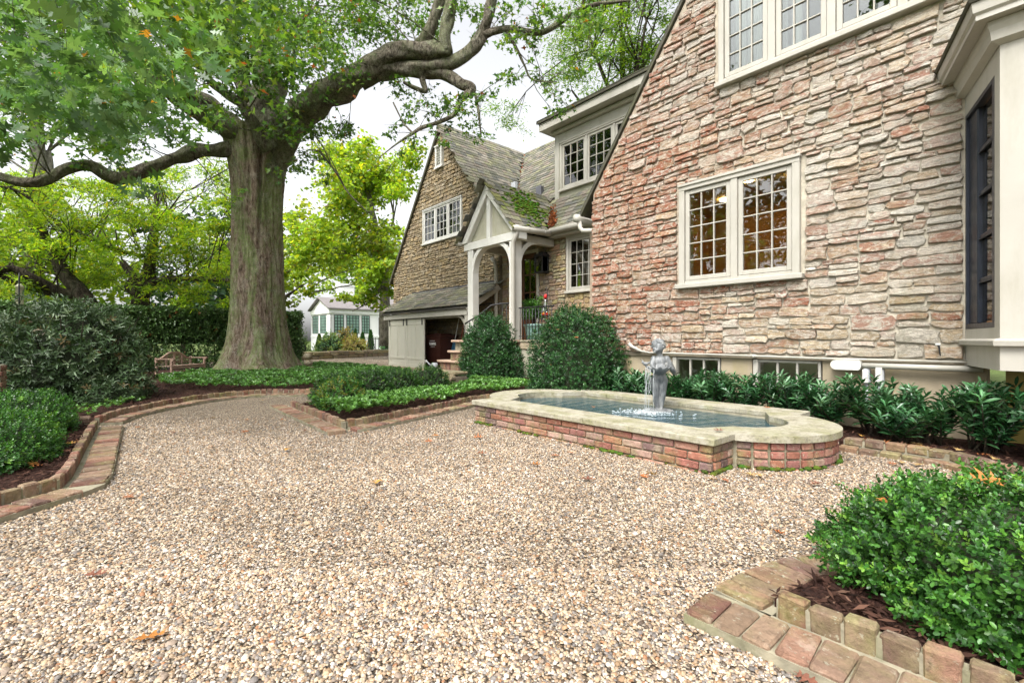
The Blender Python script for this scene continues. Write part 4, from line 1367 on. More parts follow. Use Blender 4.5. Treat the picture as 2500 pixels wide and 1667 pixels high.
def smooth_path(pts, n=6):
    """Catmull-Rom through points"""
    P = [Vector((x, y, 0)) for x, y in pts]
    P = [P[0] * 2 - P[1]] + P + [P[-1] * 2 - P[-2]]
    out = []
    for i in range(1, len(P) - 2):
        for k in range(n):
            t = k / n
            a, b, c, d = P[i - 1:i + 3]
            q = .5 * ((2 * b) + (c - a) * t + (2 * a - 5 * b + 4 * c - d) * t * t + (3 * b - a - 3 * c + d) * t ** 3)
            out.append((q.x, q.y))
    out.append((P[-2].x, P[-2].y))
    return out

def strip(path, o0, o1, z0, z1):
    """solid band along a path between lateral offsets o0 and o1 (left positive)"""
    mb = MB()
    P = [Vector((x, y, 0)) for x, y in path]
    N = []
    for i in range(len(P)):
        d = (P[min(i + 1, len(P) - 1)] - P[max(i - 1, 0)]).normalized()
        N.append(Vector((-d.y, d.x, 0)))
    for i in range(len(P) - 1):
        q = [P[i] + N[i] * o0, P[i + 1] + N[i + 1] * o0, P[i + 1] + N[i + 1] * o1, P[i] + N[i] * o1]
        mb.prism([v + Vector((0, 0, z0)) for v in q], (0, 0, z1 - z0))
    poly = [(p + n * o0) for p, n in zip(P, N)] + [(p + n * o1) for p, n in zip(P, N)][::-1]
    return mb, [(v.x, v.y) for v in poly]

def edging(label, upath, side, pitch=.1, flat=True, moss=True, fpath=None, foff=.155, ztop=.12, flat_w=.095, upright=True):
    c = upath[len(upath) // 2]
    root = thing('brick_edging', label, 'brick edging', (c[0], c[1], 0), 'brick kerbs around the planting beds')
    if upright:
        sb, _ = strip(upath, -.022, .022, -.05, ztop - .022)
        sb.build('mortar_core', M['brick_mortar'], root)
    for (p, a) in (walk(upath, pitch) if upright else []):
        T = Matrix.Translation((p.x, p.y, ztop - .06)) @ Matrix.Rotation(a + random.gauss(0, .02), 4, 'Z') @ Matrix.Rotation(random.gauss(0, .015), 4, 'X')
        brick_at(root, T, random.choice(up_me), M['brick_moss'] if moss and random.random() < .6 else M['brick'])
    if flat:
        fp = fpath or upath
        sb, poly = strip(fp, side * (foff - flat_w - .035), side * (foff + flat_w + .004), -.05, .034)
        sb.build('mortar_bed', M['brick_mortar'], root)
        FLAT.append(poly)
        N = []
        for (p, a) in walk(fp, pitch * 1.0):
            n = Vector((-math.sin(a), math.cos(a), 0)) * side
            q = p + n * foff
            T = Matrix.Translation((q.x, q.y, .018 + random.uniform(-.004, .004))) @ Matrix.Rotation(a + random.gauss(0, .025), 4, 'Z') @ Matrix.Rotation(random.gauss(0, .012), 4, 'X')
            brick_at(root, T, random.choice(fl_me), M['brick_moss'] if moss and random.random() < .7 else M['brick'])
    return root

edging('double row of mossy bricks curving round the nearest boxwood bed', [(-.66, 1.885), (2.0, 1.95)], -1, fpath=[(-.9, 1.88), (2.0, 1.95)])
arc = [(-.805, 1.865), (-.79, 1.98), (-.765, 2.16), (-.71, 2.36), (-.6, 2.55), (-.4, 2.8), (-.1, 3.05)]
r_arc = edging('curved fan of worn flat bricks wrapping the end of the nearest boxwood bed', smooth_path(arc), 1, foff=0.0, pitch=.105, upright=False)
edging('long straight brick kerb beside the low boxwood at the frame edge', smooth_path([(-3.6, -1.1), (-4.0, -.75), (-4.27, -.45), (-4.44, -.24)]) + [(-4.7, -.2), (-5.15, -.175), (-5.745, -.149), (-6.9, -.09), (-7.25, -.065)], -1, foff=.16)
edging('brick kerb curving past the bark bed below the bench and the oak', smooth_path([(-7.62, -.05), (-8.27, .2), (-8.95, .72), (-9.48, 1.32), (-9.69, 2.0), (-9.58, 2.5), (-9.28, 2.86), (-9.05, 3.6)]), -1)
edging('brick kerb along the front of the corner bed with box and pachysandra', [(-7.6, 2.18), (-6.5, 2.145), (-5.37, 2.11)], -1, fpath=[(-7.86, 2.185), (-6.5, 2.145), (-5.2, 2.11)])
edging('curving brick kerb from the bed corner back to the fountain', smooth_path([(-5.395, 2.145), (-5.44, 2.44), (-5.72, 3.2), (-6.02, 4.0), (-6.3, 4.8), (-6.1, 5.4)]), -1)
# kerb in front of the wall bed, stretchers on two steps
wk = thing('brick_edging', 'mossy two-step brick kerb between the fountain and the laurel bed by the house', 'brick edging', (-.7, 5.3, 0), 'brick kerbs around the planting beds')
for path, z in (([(-1.3, 5.4), (-.6, 5.36), (-.12, 5.0), (.6, 4.5)], .085), ([(-1.32, 5.28), (-.62, 5.25), (-.2, 4.9), (.5, 4.4)], .012)):
    sp = smooth_path(path)
    sb, poly = strip(sp, -.042, .042, -.05, z + .012)
    sb.build('mortar_core', M['brick_mortar'], wk)
    for (p, a) in walk(sp, .155):
        T = Matrix.Translation((p.x, p.y, z)) @ Matrix.Rotation(a + random.gauss(0, .015), 4, 'Z')
        brick_at(wk, T, random.choice(st_me), M['brick_moss'], random.choice([(.2, .13, .09), (.26, .16, .1), (.17, .11, .08)]))
# brick step at the end of the left kerb
bp = thing('brick_pier', 'low brick block where two kerbs meet beside the low boxwood', 'brick pier', (-7.55, -.3, 0))
for k in range(2):
    for i in range(3):
        T = Matrix.Translation((-7.42 - i * .1, -.2, .03 + k * .07))
        brick_at(bp, T, random.choice(fl_me), M['brick_moss'])
MB().box(-7.68, -.28, -.05, -7.38, -.12, .1).build('mortar_core', M['brick_mortar'], bp)

g1 = pebbles(40000, 1.3, 2.15, .0062, 'dome')
o = link('gravel', g1, M['pebble'])
tag(o, 'rounded pea gravel pebbles scattered nearest the camera', None, kind='stuff')
g2 = pebbles(250000, 2.1, 6.6, .0074, 'cone')
o = link('gravel', g2, M['pebble'])
tag(o, 'pea gravel pebbles across the middle of the court', None, kind='stuff')

# ------------------------------------------------------------------ fountain basin
ft = thing('fountain', 'brick fountain basin with mossy limestone coping and dark rippled water', 'fountain', ((FX0 + FX1) / 2, FC, 0))
def coping_mat():
    t = NT('mossy_limestone_coping')
    n = t.noise(7, 7, .7)
    c = t.ramp(n, [(.3, (.2, .18, .125)), (.5, (.35, .325, .25)), (.7, (.45, .425, .35))])
    mp = t.ramp(t.noise(4, 7, .72, dist=.3), [(.46, (0,)), (.64, (.6,))])
    c = t.mix(mp, c, (.2, .2, .07))
    c = t.mix(.7, c, t.ramp(t.noise(50, 4), [(.34, (.55,)), (.5, (1,))]), 'MULTIPLY')
    t.bsdf(c, .85, t.bump(t.noise(45, 6, .7), .5, .008), .3)
    return t.done()
M['coping'] = coping_mat()
def arc_pts(cx, r, a0, a1, n=14):
    return [(cx + r * math.cos(a), FC + r * math.sin(a)) for a in np.linspace(a0, a1, n)]
def end_piece(s, ro, ri, xin, y0, y1, half):
    """right (s=1) or left (s=-1) end of the ring: polygon in plan"""
    cx = -1.93
    xo = FX1
    ao = math.acos(max(-1, min(1, (xo - cx) / ro)))
    ai = math.asin(min(1, half / ri))
    pts = [(xin, y0), (xo, y0)] + arc_pts(cx, ro, -ao, ao, 22) + [(xo, y1), (xin, y1)] + [(max(xin, x), y) for x, y in arc_pts(-2.0, ri, ai, -ai, 14)]
    if s < 0:
        m = FX0 + FX1
        pts = [(m - x, y) for x, y in pts][::-1]
    return pts
def ring_parts(z0, z1, off, mat, name, seams):
    parts = []
    fy0, fy1, by0, by1 = FY0 + off, 3.92, 5.34, FY1 - off
    xs = [FX0 + off] + seams + [FX1 - off]
    g = .0025
    for (ya, yb) in ((fy0, fy1), (by0, by1)):
        for a, b in zip(xs, xs[1:]):
            mb = MB().box(a + g, ya, z0, b - g, yb, z1, .006 if off == 0 else 0)
            parts.append(mb.build(name, mat, ft))
    for s in (1, -1):
        poly = end_piece(s, .78 - off, .44, -2.0, 3.925, 5.335, .415)
        parts.append(MB().prism([(x, y, z0) for x, y in poly], (0, 0, z1 - z0 - .001)).build(name, mat, ft))
    return parts
ring_parts(.228, .284, 0.0, M['coping'], 'coping_stone', [-4.1, -3.0])
ring_parts(-.1, .227, .05, M['brick_mortar'], 'basin_wall', [-3.2])
brk = [worn(MB().box(-.1, -.02, -.029, .1, .02, .029, .007), .0025).mesh('brick') for _ in range(6)]
hdr = [worn(MB().box(-.053, -.02, -.029, .053, .02, .029, .008), .003).mesh('brick') for _ in range(6)]
hlf = [MB().box(-.047, -.02, -.029, .047, .02, .029, .006).mesh('brick') for _ in range(3)]
FBC = [(.33, .14, .095), (.31, .13, .1), (.36, .19, .14), (.28, .125, .105), (.19, .12, .11), (.38, .25, .2), (.3, .15, .13), (.35, .16, .1)]
bi = .05
for k in range(4):
    z = -.018 + k * .0695
    for (ya, sgn) in ((FY0 + bi, -1), (FY1 - bi, 1)):
        x0, x1 = FX0 + bi - .018, FX1 - bi + .018
        edges = [x0]
        x = x0 + (.205 if k % 2 else .1)
        while x < x1 - .07:
            edges.append(x)
            x += .2125 * random.uniform(.96, 1.04)
        edges.append(x1)
        for xa, xb in zip(edges, edges[1:]):
            T = Matrix.Translation(((xa + xb) / 2, ya + sgn * random.uniform(-.002, .004), z)) @ Matrix.Rotation(random.gauss(0, .008), 4, 'Y') @ Matrix.Diagonal(((xb - xa - .012) / .2, 1, 1, 1))
            brick_at(ft, T, random.choice(brk), M['brick_moss'] if k == 0 or random.random() < .4 else M['brick'], random.choice(FBC))
    for s in (1, -1):
        m = FX0 + FX1
        for ys in (FY0 + bi + .082, FY0 + bi + .2, FY0 + bi + .318, FY1 - bi - .082, FY1 - bi - .2, FY1 - bi - .318):
            x = FX1 - bi
            x = x if s > 0 else m - x
            brick_at(ft, Matrix.Translation((x, ys, z)) @ Matrix.Rotation(math.pi / 2, 4, 'Z'), random.choice(hdr), M['brick_moss'], random.choice(FBC))
        rr = .73
        a_max = math.acos((FX1 - bi + 1.93) / rr) - .05
        nn = int(2 * a_max * rr / .122)
        for i in range(nn):
            a = -a_max + (i + .5) * 2 * a_max / nn
            cx = -1.93 + rr * math.cos(a)
            x = cx if s > 0 else m - cx
            an = a + math.pi / 2 if s > 0 else -a + math.pi / 2
            brick_at(ft, Matrix.Translation((x, FC + rr * math.sin(a), z)) @ Matrix.Rotation(an, 4, 'Z'), random.choice(hdr), M['brick_moss'], random.choice(FBC))
# water
SX, SY, WZ = -3.1, 5.05, .2
def water_mat():
    t = NT('fountain_water')
    mp = t.n('ShaderNodeMapping')
    mp.inputs['Location'].default_value = (-SX, -SY, 0)
    if t.geo is None:
        t.geo = t.n('ShaderNodeNewGeometry')
    t.l(t.geo.outputs['Position'], mp.inputs[0])
    wv = t.n('ShaderNodeTexWave', wave_type='RINGS', rings_direction='SPHERICAL')
    wv.inputs['Scale'].default_value = 1.5
    wv.inputs['Distortion'].default_value = 7.0
    wv.inputs['Detail'].default_value = 3
    wv.inputs['Detail Scale'].default_value = 2.0
    t.l(mp.outputs[0], wv.inputs['Vector'])
    b1 = t.bump(wv.outputs['Fac'], .3, .02)
    b2 = t.bump(t.noise(11, 3, .5, (.7, 1.3, 1), 1.2), .4, .03, b1)
    t.bsdf((.014, .056, .076), .04, b2, .34)
    return t.done()
wp = [(FX0 + .22, 3.8), (FX1 - .22, 3.8), (FX1 - .22, 4.1)] + arc_pts(-2.0, .5, -1.0, 1.0, 12) + [(FX1 - .22, 5.2), (FX1 - .22, 5.45), (FX0 + .22, 5.45), (FX0 + .22, 5.2)] + [(FX0 + FX1 - x, y) for x, y in arc_pts(-2.0, .5, 1.0, -1.0, 12)] + [(FX0 + .22, 4.1)]
MB().add([(x, y, WZ) for x, y in wp], [tuple(range(len(wp)))]).build('water', water_mat(), ft)

# moss gathered along the foot of the basin
mm = MB()
for i in range(230):
    s = random.random()
    if s < .55:
        x, y = random.uniform(FX0 + .05, FX1 - .03), FY0 + .022 + random.gauss(0, .008)
    elif s < .65:
        x, y = FX1 - .025, random.uniform(FY0 + .03, 3.88)
    else:
        a = random.uniform(-1.2, 1.0)
        x, y = -1.93 + .755 * math.cos(a), FC + .755 * math.sin(a)
    if noise.noise(Vector((x * 3, y * 3, 0))) < -.05:
        continue
    r_ = random.uniform(.008, .024)
    mm.ball((x, y, random.uniform(.004, .02)), (r_ * 1.4, r_ * 1.1, r_ * .8), 7, 5, (random.uniform(.04, .09), random.uniform(.06, .12), .015))
stuff(mm.build('moss', bpy.data.materials['moss_cushion'], ft, True, True))
# shredded bark lying on the beds
def bark_chips(key, n, box):
    x, y = RNG.uniform(box[0], box[1], n), RNG.uniform(box[2], box[3], n)
    k = inpoly(x, y, BEDS[key])
    x, y = x[k], y[k]
    n = len(x)
    pos = np.stack([x, y, .066 + RNG.uniform(0, .014, n)], 1)
    ax = rand_unit(n) * np.array([1, 1, .25])
    o = leaves('bark_chips', pos, ax, rand_unit(n) * .5 + np.array([0, 0, 1]), RNG.uniform(.025, .075, n), SH_NEEDLE, pick_cols(n, [(.03, .014, .01), (.055, .026, .018), (.09, .045, .03), (.14, .08, .055)], [4, 4, 2, .7]), M['chip'])
    tag(o, 'loose shredded bark on the %s bed' % {'right': 'nearest boxwood', 'left': 'low boxwood', 'wall': 'laurel', 'oak': 'bench', 'centre': 'corner'}[key], None, kind='stuff')
M['chip'] = leaf_mat('bark_chip', .85, 0.0, spec=.15)
bark_chips('right', 6000, (-.7, .8, 1.9, 3.2))
bark_chips('left', 5000, (-7.3, -4.0, -1.2, 0))
bark_chips('wall', 9000, (-4, 1, 4.5, 6.4))
bark_chips('oak', 9000, (-13, -7.3, -1, 2.5))
bark_chips('centre', 4000, (-8, -5.3, 2.1, 5))
OAK = {
 'low_bough': [(-15.13,3.19,6.69,0.200),(-15.29,2.56,6.39,0.180),(-15.30,1.94,6.18,0.170),(-15.30,1.48,5.89,0.155),(-15.35,0.96,5.51,0.150),(-15.38,0.63,5.28,0.150),(-15.52,0.31,5.14,0.150),(-15.63,0.04,5.21,0.140),(-15.63,-0.27,5.34,0.130),(-15.72,-0.68,5.17,0.120),(-15.76,-1.03,4.85,0.120),(-15.80,-1.37,4.72,0.110),(-15.88,-1.77,4.79,0.100),(-16.07,-2.30,4.93,0.090),(-16.33,-3.05,5.09,0.070)],
 'left_bough': [(-15.15,3.48,5.70,0.340),(-15.18,3.29,6.50,0.400),(-15.17,2.84,6.93,0.400),(-15.24,2.31,7.22,0.340),(-15.08,1.73,7.42,0.280),(-14.96,1.10,7.74,0.220),(-14.93,0.38,8.16,0.170),(-14.91,-0.36,8.72,0.130),(-14.72,-0.90,9.20,0.100)],
 'left_fork': [(-15.40,2.73,7.18,0.240),(-15.67,2.42,7.64,0.200),(-15.74,2.19,7.83,0.160),(-15.85,1.91,7.95,0.120),(-16.14,1.28,8.02,0.090),(-16.22,0.58,8.08,0.070)],
 'front_branch': [(-14.20,3.50,6.31,0.200),(-14.10,3.16,6.67,0.160),(-14.04,2.93,6.98,0.140),(-14.04,2.77,7.29,0.130),(-14.16,2.48,7.46,0.110),(-14.32,2.15,7.70,0.090),(-14.32,1.99,7.92,0.080),(-14.36,1.80,8.23,0.060),(-14.38,1.47,8.76,0.045),(-14.26,1.30,9.24,0.030)],
 'leader': [(-15.19,3.58,5.61,0.400),(-15.16,3.61,6.58,0.550),(-15.27,3.64,7.47,0.500),(-15.33,3.73,8.49,0.400),(-15.63,3.69,9.71,0.330),(-15.89,3.69,10.71,0.280),(-16.03,3.84,12.38,0.220)],
 'leader_fork': [(-15.99,3.27,8.22,0.200),(-16.39,3.12,9.58,0.180),(-16.74,3.02,10.85,0.160),(-16.93,3.11,12.27,0.140)],
 'right_bough': [(-15.13,3.65,5.73,0.360),(-14.87,3.80,6.60,0.460),(-14.26,4.04,7.07,0.420),(-13.45,4.36,7.50,0.380),(-12.80,4.80,7.87,0.350),(-12.17,5.22,8.13,0.310),(-11.75,5.55,8.43,0.270),(-11.26,5.95,8.63,0.230),(-10.75,6.39,8.61,0.210),(-10.24,6.82,8.53,0.170)],
 'right_upright': [(-10.30,6.75,8.51,0.170),(-10.35,6.69,8.92,0.160),(-10.28,6.78,9.45,0.145),(-10.19,6.88,10.30,0.130)],
 'right_upright_2': [(-11.23,6.30,8.76,0.160),(-10.98,6.59,9.23,0.170),(-10.83,6.75,9.84,0.150),(-10.69,6.92,10.71,0.140)],
 'second_bough': [(-12.27,5.26,8.08,0.220),(-11.73,5.72,8.27,0.210),(-11.21,6.16,8.26,0.190),(-10.70,6.60,8.23,0.180),(-10.19,7.04,8.36,0.170),(-9.80,7.32,8.70,0.160),(-9.57,7.44,9.17,0.140),(-9.35,7.54,9.84,0.120),(-9.28,7.61,10.36,0.100)],
 'reach_branch': [(-9.62,7.38,8.90,0.100),(-9.18,7.73,8.98,0.085),(-8.69,8.14,8.85,0.080),(-8.35,8.38,8.79,0.075),(-8.01,8.62,8.98,0.070),(-7.67,8.85,9.20,0.055),(-7.21,9.22,9.27,0.040),(-6.69,9.67,9.28,0.025)],
 'drooping_branch': [(-9.13,7.79,8.91,0.050),(-8.96,7.98,8.47,0.040),(-8.76,8.06,8.00,0.030),(-8.55,8.15,7.58,0.022),(-8.08,8.54,7.47,0.012)],
 'lower_bough': [(-11.41,6.09,8.30,0.160),(-10.89,6.53,8.18,0.160),(-10.48,6.85,8.02,0.150),(-10.15,7.08,7.75,0.130),(-9.97,7.28,7.64,0.120),(-9.99,7.26,7.39,0.070)],
 'trailing_branch': [(-10.01,7.24,7.53,0.090),(-10.07,7.02,7.27,0.080),(-10.10,6.83,6.85,0.065),(-10.27,6.49,6.62,0.055),(-10.47,6.10,6.42,0.045),(-10.53,5.88,6.23,0.035),(-10.70,5.54,5.94,0.025),(-10.90,5.15,5.54,0.015)],
 'hanging_twig': [(-9.90,7.36,7.50,0.040),(-9.85,7.42,7.05,0.035),(-9.72,7.42,6.31,0.020)],
 'crook': [(-11.00,6.41,8.29,0.090),(-10.97,6.43,7.96,0.085),(-10.94,6.48,7.67,0.080),(-11.02,6.24,7.69,0.060),(-11.14,5.94,7.80,0.040)],
 'twig_a': [(-14.23,3.46,8.58,0.050),(-13.36,3.85,8.30,0.045),(-13.23,3.85,8.78,0.040),(-13.01,3.95,9.37,0.035),(-12.65,4.21,9.79,0.030)],
 'twig_b': [(-12.89,4.39,6.10,0.030),(-12.40,4.65,5.47,0.028),(-12.09,4.85,4.90,0.022),(-11.64,5.21,4.34,0.015)],
 'twig_c': [(-11.04,5.60,7.11,0.020),(-10.87,5.80,6.59,0.020),(-10.62,5.93,6.28,0.025)],
}
LOC1 = {
 'trunk': [(-20.04,-0.15,0.64,0.340),(-20.21,-0.34,1.82,0.300),(-20.34,-0.49,2.45,0.260),(-20.60,-0.79,2.94,0.200),(-20.77,-0.99,3.33,0.200),(-20.82,-1.20,3.77,0.180),(-20.81,-1.34,4.14,0.140),(-20.73,-1.40,4.50,0.080)],
 'bough': [(-20.38,-0.54,2.45,0.170),(-20.37,-0.99,2.55,0.140),(-20.24,-1.60,2.93,0.120),(-20.32,-1.99,3.16,0.100),(-20.30,-2.27,3.11,0.090),(-20.32,-2.75,3.16,0.060)],
 'bough2': [(-20.54,-0.88,2.52,0.130),(-20.54,-1.33,2.54,0.110),(-20.45,-1.84,2.71,0.090),(-20.44,-2.29,2.95,0.070),(-20.32,-2.75,3.28,0.050)],
 'bough3': [(-20.77,-0.99,3.52,0.100),(-20.96,-0.90,4.09,0.090),(-21.10,-0.76,4.33,0.070),(-21.03,-1.28,5.03,0.050),(-21.05,-1.92,5.62,0.040),(-21.03,-2.35,5.72,0.030)],
}
LOC2 = {
 'trunk': [(-21.64,1.06,0.59,0.360),(-21.64,1.06,1.63,0.300),(-21.64,1.06,2.30,0.280),(-21.61,1.09,2.81,0.270),(-21.47,1.25,3.41,0.200),(-21.62,1.38,4.64,0.150),(-21.77,1.51,5.74,0.100),(-21.92,1.50,6.84,0.060)],
 'bough': [(-21.46,1.11,2.77,0.150),(-20.65,1.43,3.11,0.120),(-19.42,2.08,3.13,0.100),(-18.11,2.82,3.04,0.085),(-17.32,3.27,2.93,0.070),(-16.72,3.65,2.74,0.050)],
 'bough2': [(-21.70,0.98,2.67,0.180),(-22.32,0.74,3.00,0.160),(-22.47,0.86,3.33,0.140),(-23.11,0.58,3.99,0.100)],
 'bough3': [(-21.50,1.37,4.08,0.070),(-21.27,0.87,4.06,0.060),(-20.99,0.28,4.14,0.055),(-20.92,-0.40,4.43,0.050),(-20.96,-0.90,4.82,0.035)],
}
FAR_TRUNK = {
 'trunk': [(-34.33,-2.84,0.40,0.500),(-34.19,-2.68,5.01,0.420),(-34.11,-2.59,8.57,0.360),(-34.03,-2.49,10.45,0.300),(-34.08,-2.56,12.13,0.250),(-33.99,-2.45,14.22,0.200)],
 'fork': [(-33.75,-2.18,8.78,0.150),(-34.06,-2.08,9.94,0.160),(-34.23,-2.12,10.82,0.140)],
}
MAPLE = {
 'trunk': [(-24.21,11.79,0.69,0.300),(-24.24,11.76,3.98,0.260),(-24.44,11.54,6.25,0.200),(-24.74,11.20,8.51,0.150),(-24.96,10.94,10.10,0.100),(-25.11,10.77,11.46,0.050)],
 'bough': [(-24.36,11.62,5.34,0.120),(-24.33,10.90,6.37,0.100),(-24.43,10.03,7.36,0.070),(-24.89,8.90,8.11,0.040)],
 'bough2': [(-24.29,11.71,3.98,0.120),(-24.58,10.77,5.27,0.080),(-25.06,9.61,5.87,0.050),(-25.86,8.38,6.26,0.030)],
 'bough3': [(-24.44,11.54,6.25,0.100),(-23.92,12.14,7.61,0.070),(-24.07,11.97,9.20,0.040)],
 'bough4': [(-22.21,11.05,3.33,0.080),(-22.23,10.72,3.73,0.070),(-22.45,10.16,2.99,0.040),(-22.87,9.38,2.46,0.020)],
}
OAK_NEAR = [(-5.2,-0.5,3.2,0.36),(-4.0,-0.0,3.1,0.40),(-6.6,-0.6,4.0,0.35),(-5.1,0.2,3.5,0.30),(-5.1,-0.0,3.1,0.38),(-5.6,0.0,3.9,0.36),(-6.2,-0.5,4.0,0.35),(-5.4,0.1,3.2,0.41),(-5.2,-0.3,3.1,0.41),(-4.1,0.2,3.2,0.31),(-5.0,0.4,3.5,0.32),(-4.9,-0.2,3.2,0.36),(-5.5,-0.1,3.2,0.41),(-5.2,0.3,3.1,0.30),(-5.6,0.3,3.3,0.36),(-5.7,0.1,3.9,0.36),(-6.2,-0.5,4.0,0.42),(-5.4,-0.6,3.0,0.30),(-6.3,-0.5,3.5,0.29),(-5.5,-0.0,3.9,0.33),(-4.8,0.3,3.0,0.42),(-5.6,-0.4,3.7,0.28),(-7.0,-0.7,3.5,0.32),(-6.3,-0.8,3.0,0.44),(-5.9,0.0,3.4,0.38),(-6.4,-0.2,3.3,0.39),(-5.8,0.1,3.3,0.41),(-7.9,-0.8,3.9,0.38),(-6.1,-0.3,3.5,0.39),(-7.2,-1.0,3.4,0.31),(-6.7,-0.3,3.5,0.35),(-5.0,-0.1,2.8,0.31),(-5.6,-0.2,2.8,0.37),(-5.9,-0.3,3.3,0.35),(-5.5,0.1,3.5,0.29),(-5.7,0.5,4.0,0.32),(-6.4,0.1,4.1,0.27),(-6.3,0.0,3.9,0.26),(-6.5,0.1,4.1,0.29),(-5.2,0.5,3.7,0.32),(-5.0,0.5,3.5,0.26)]
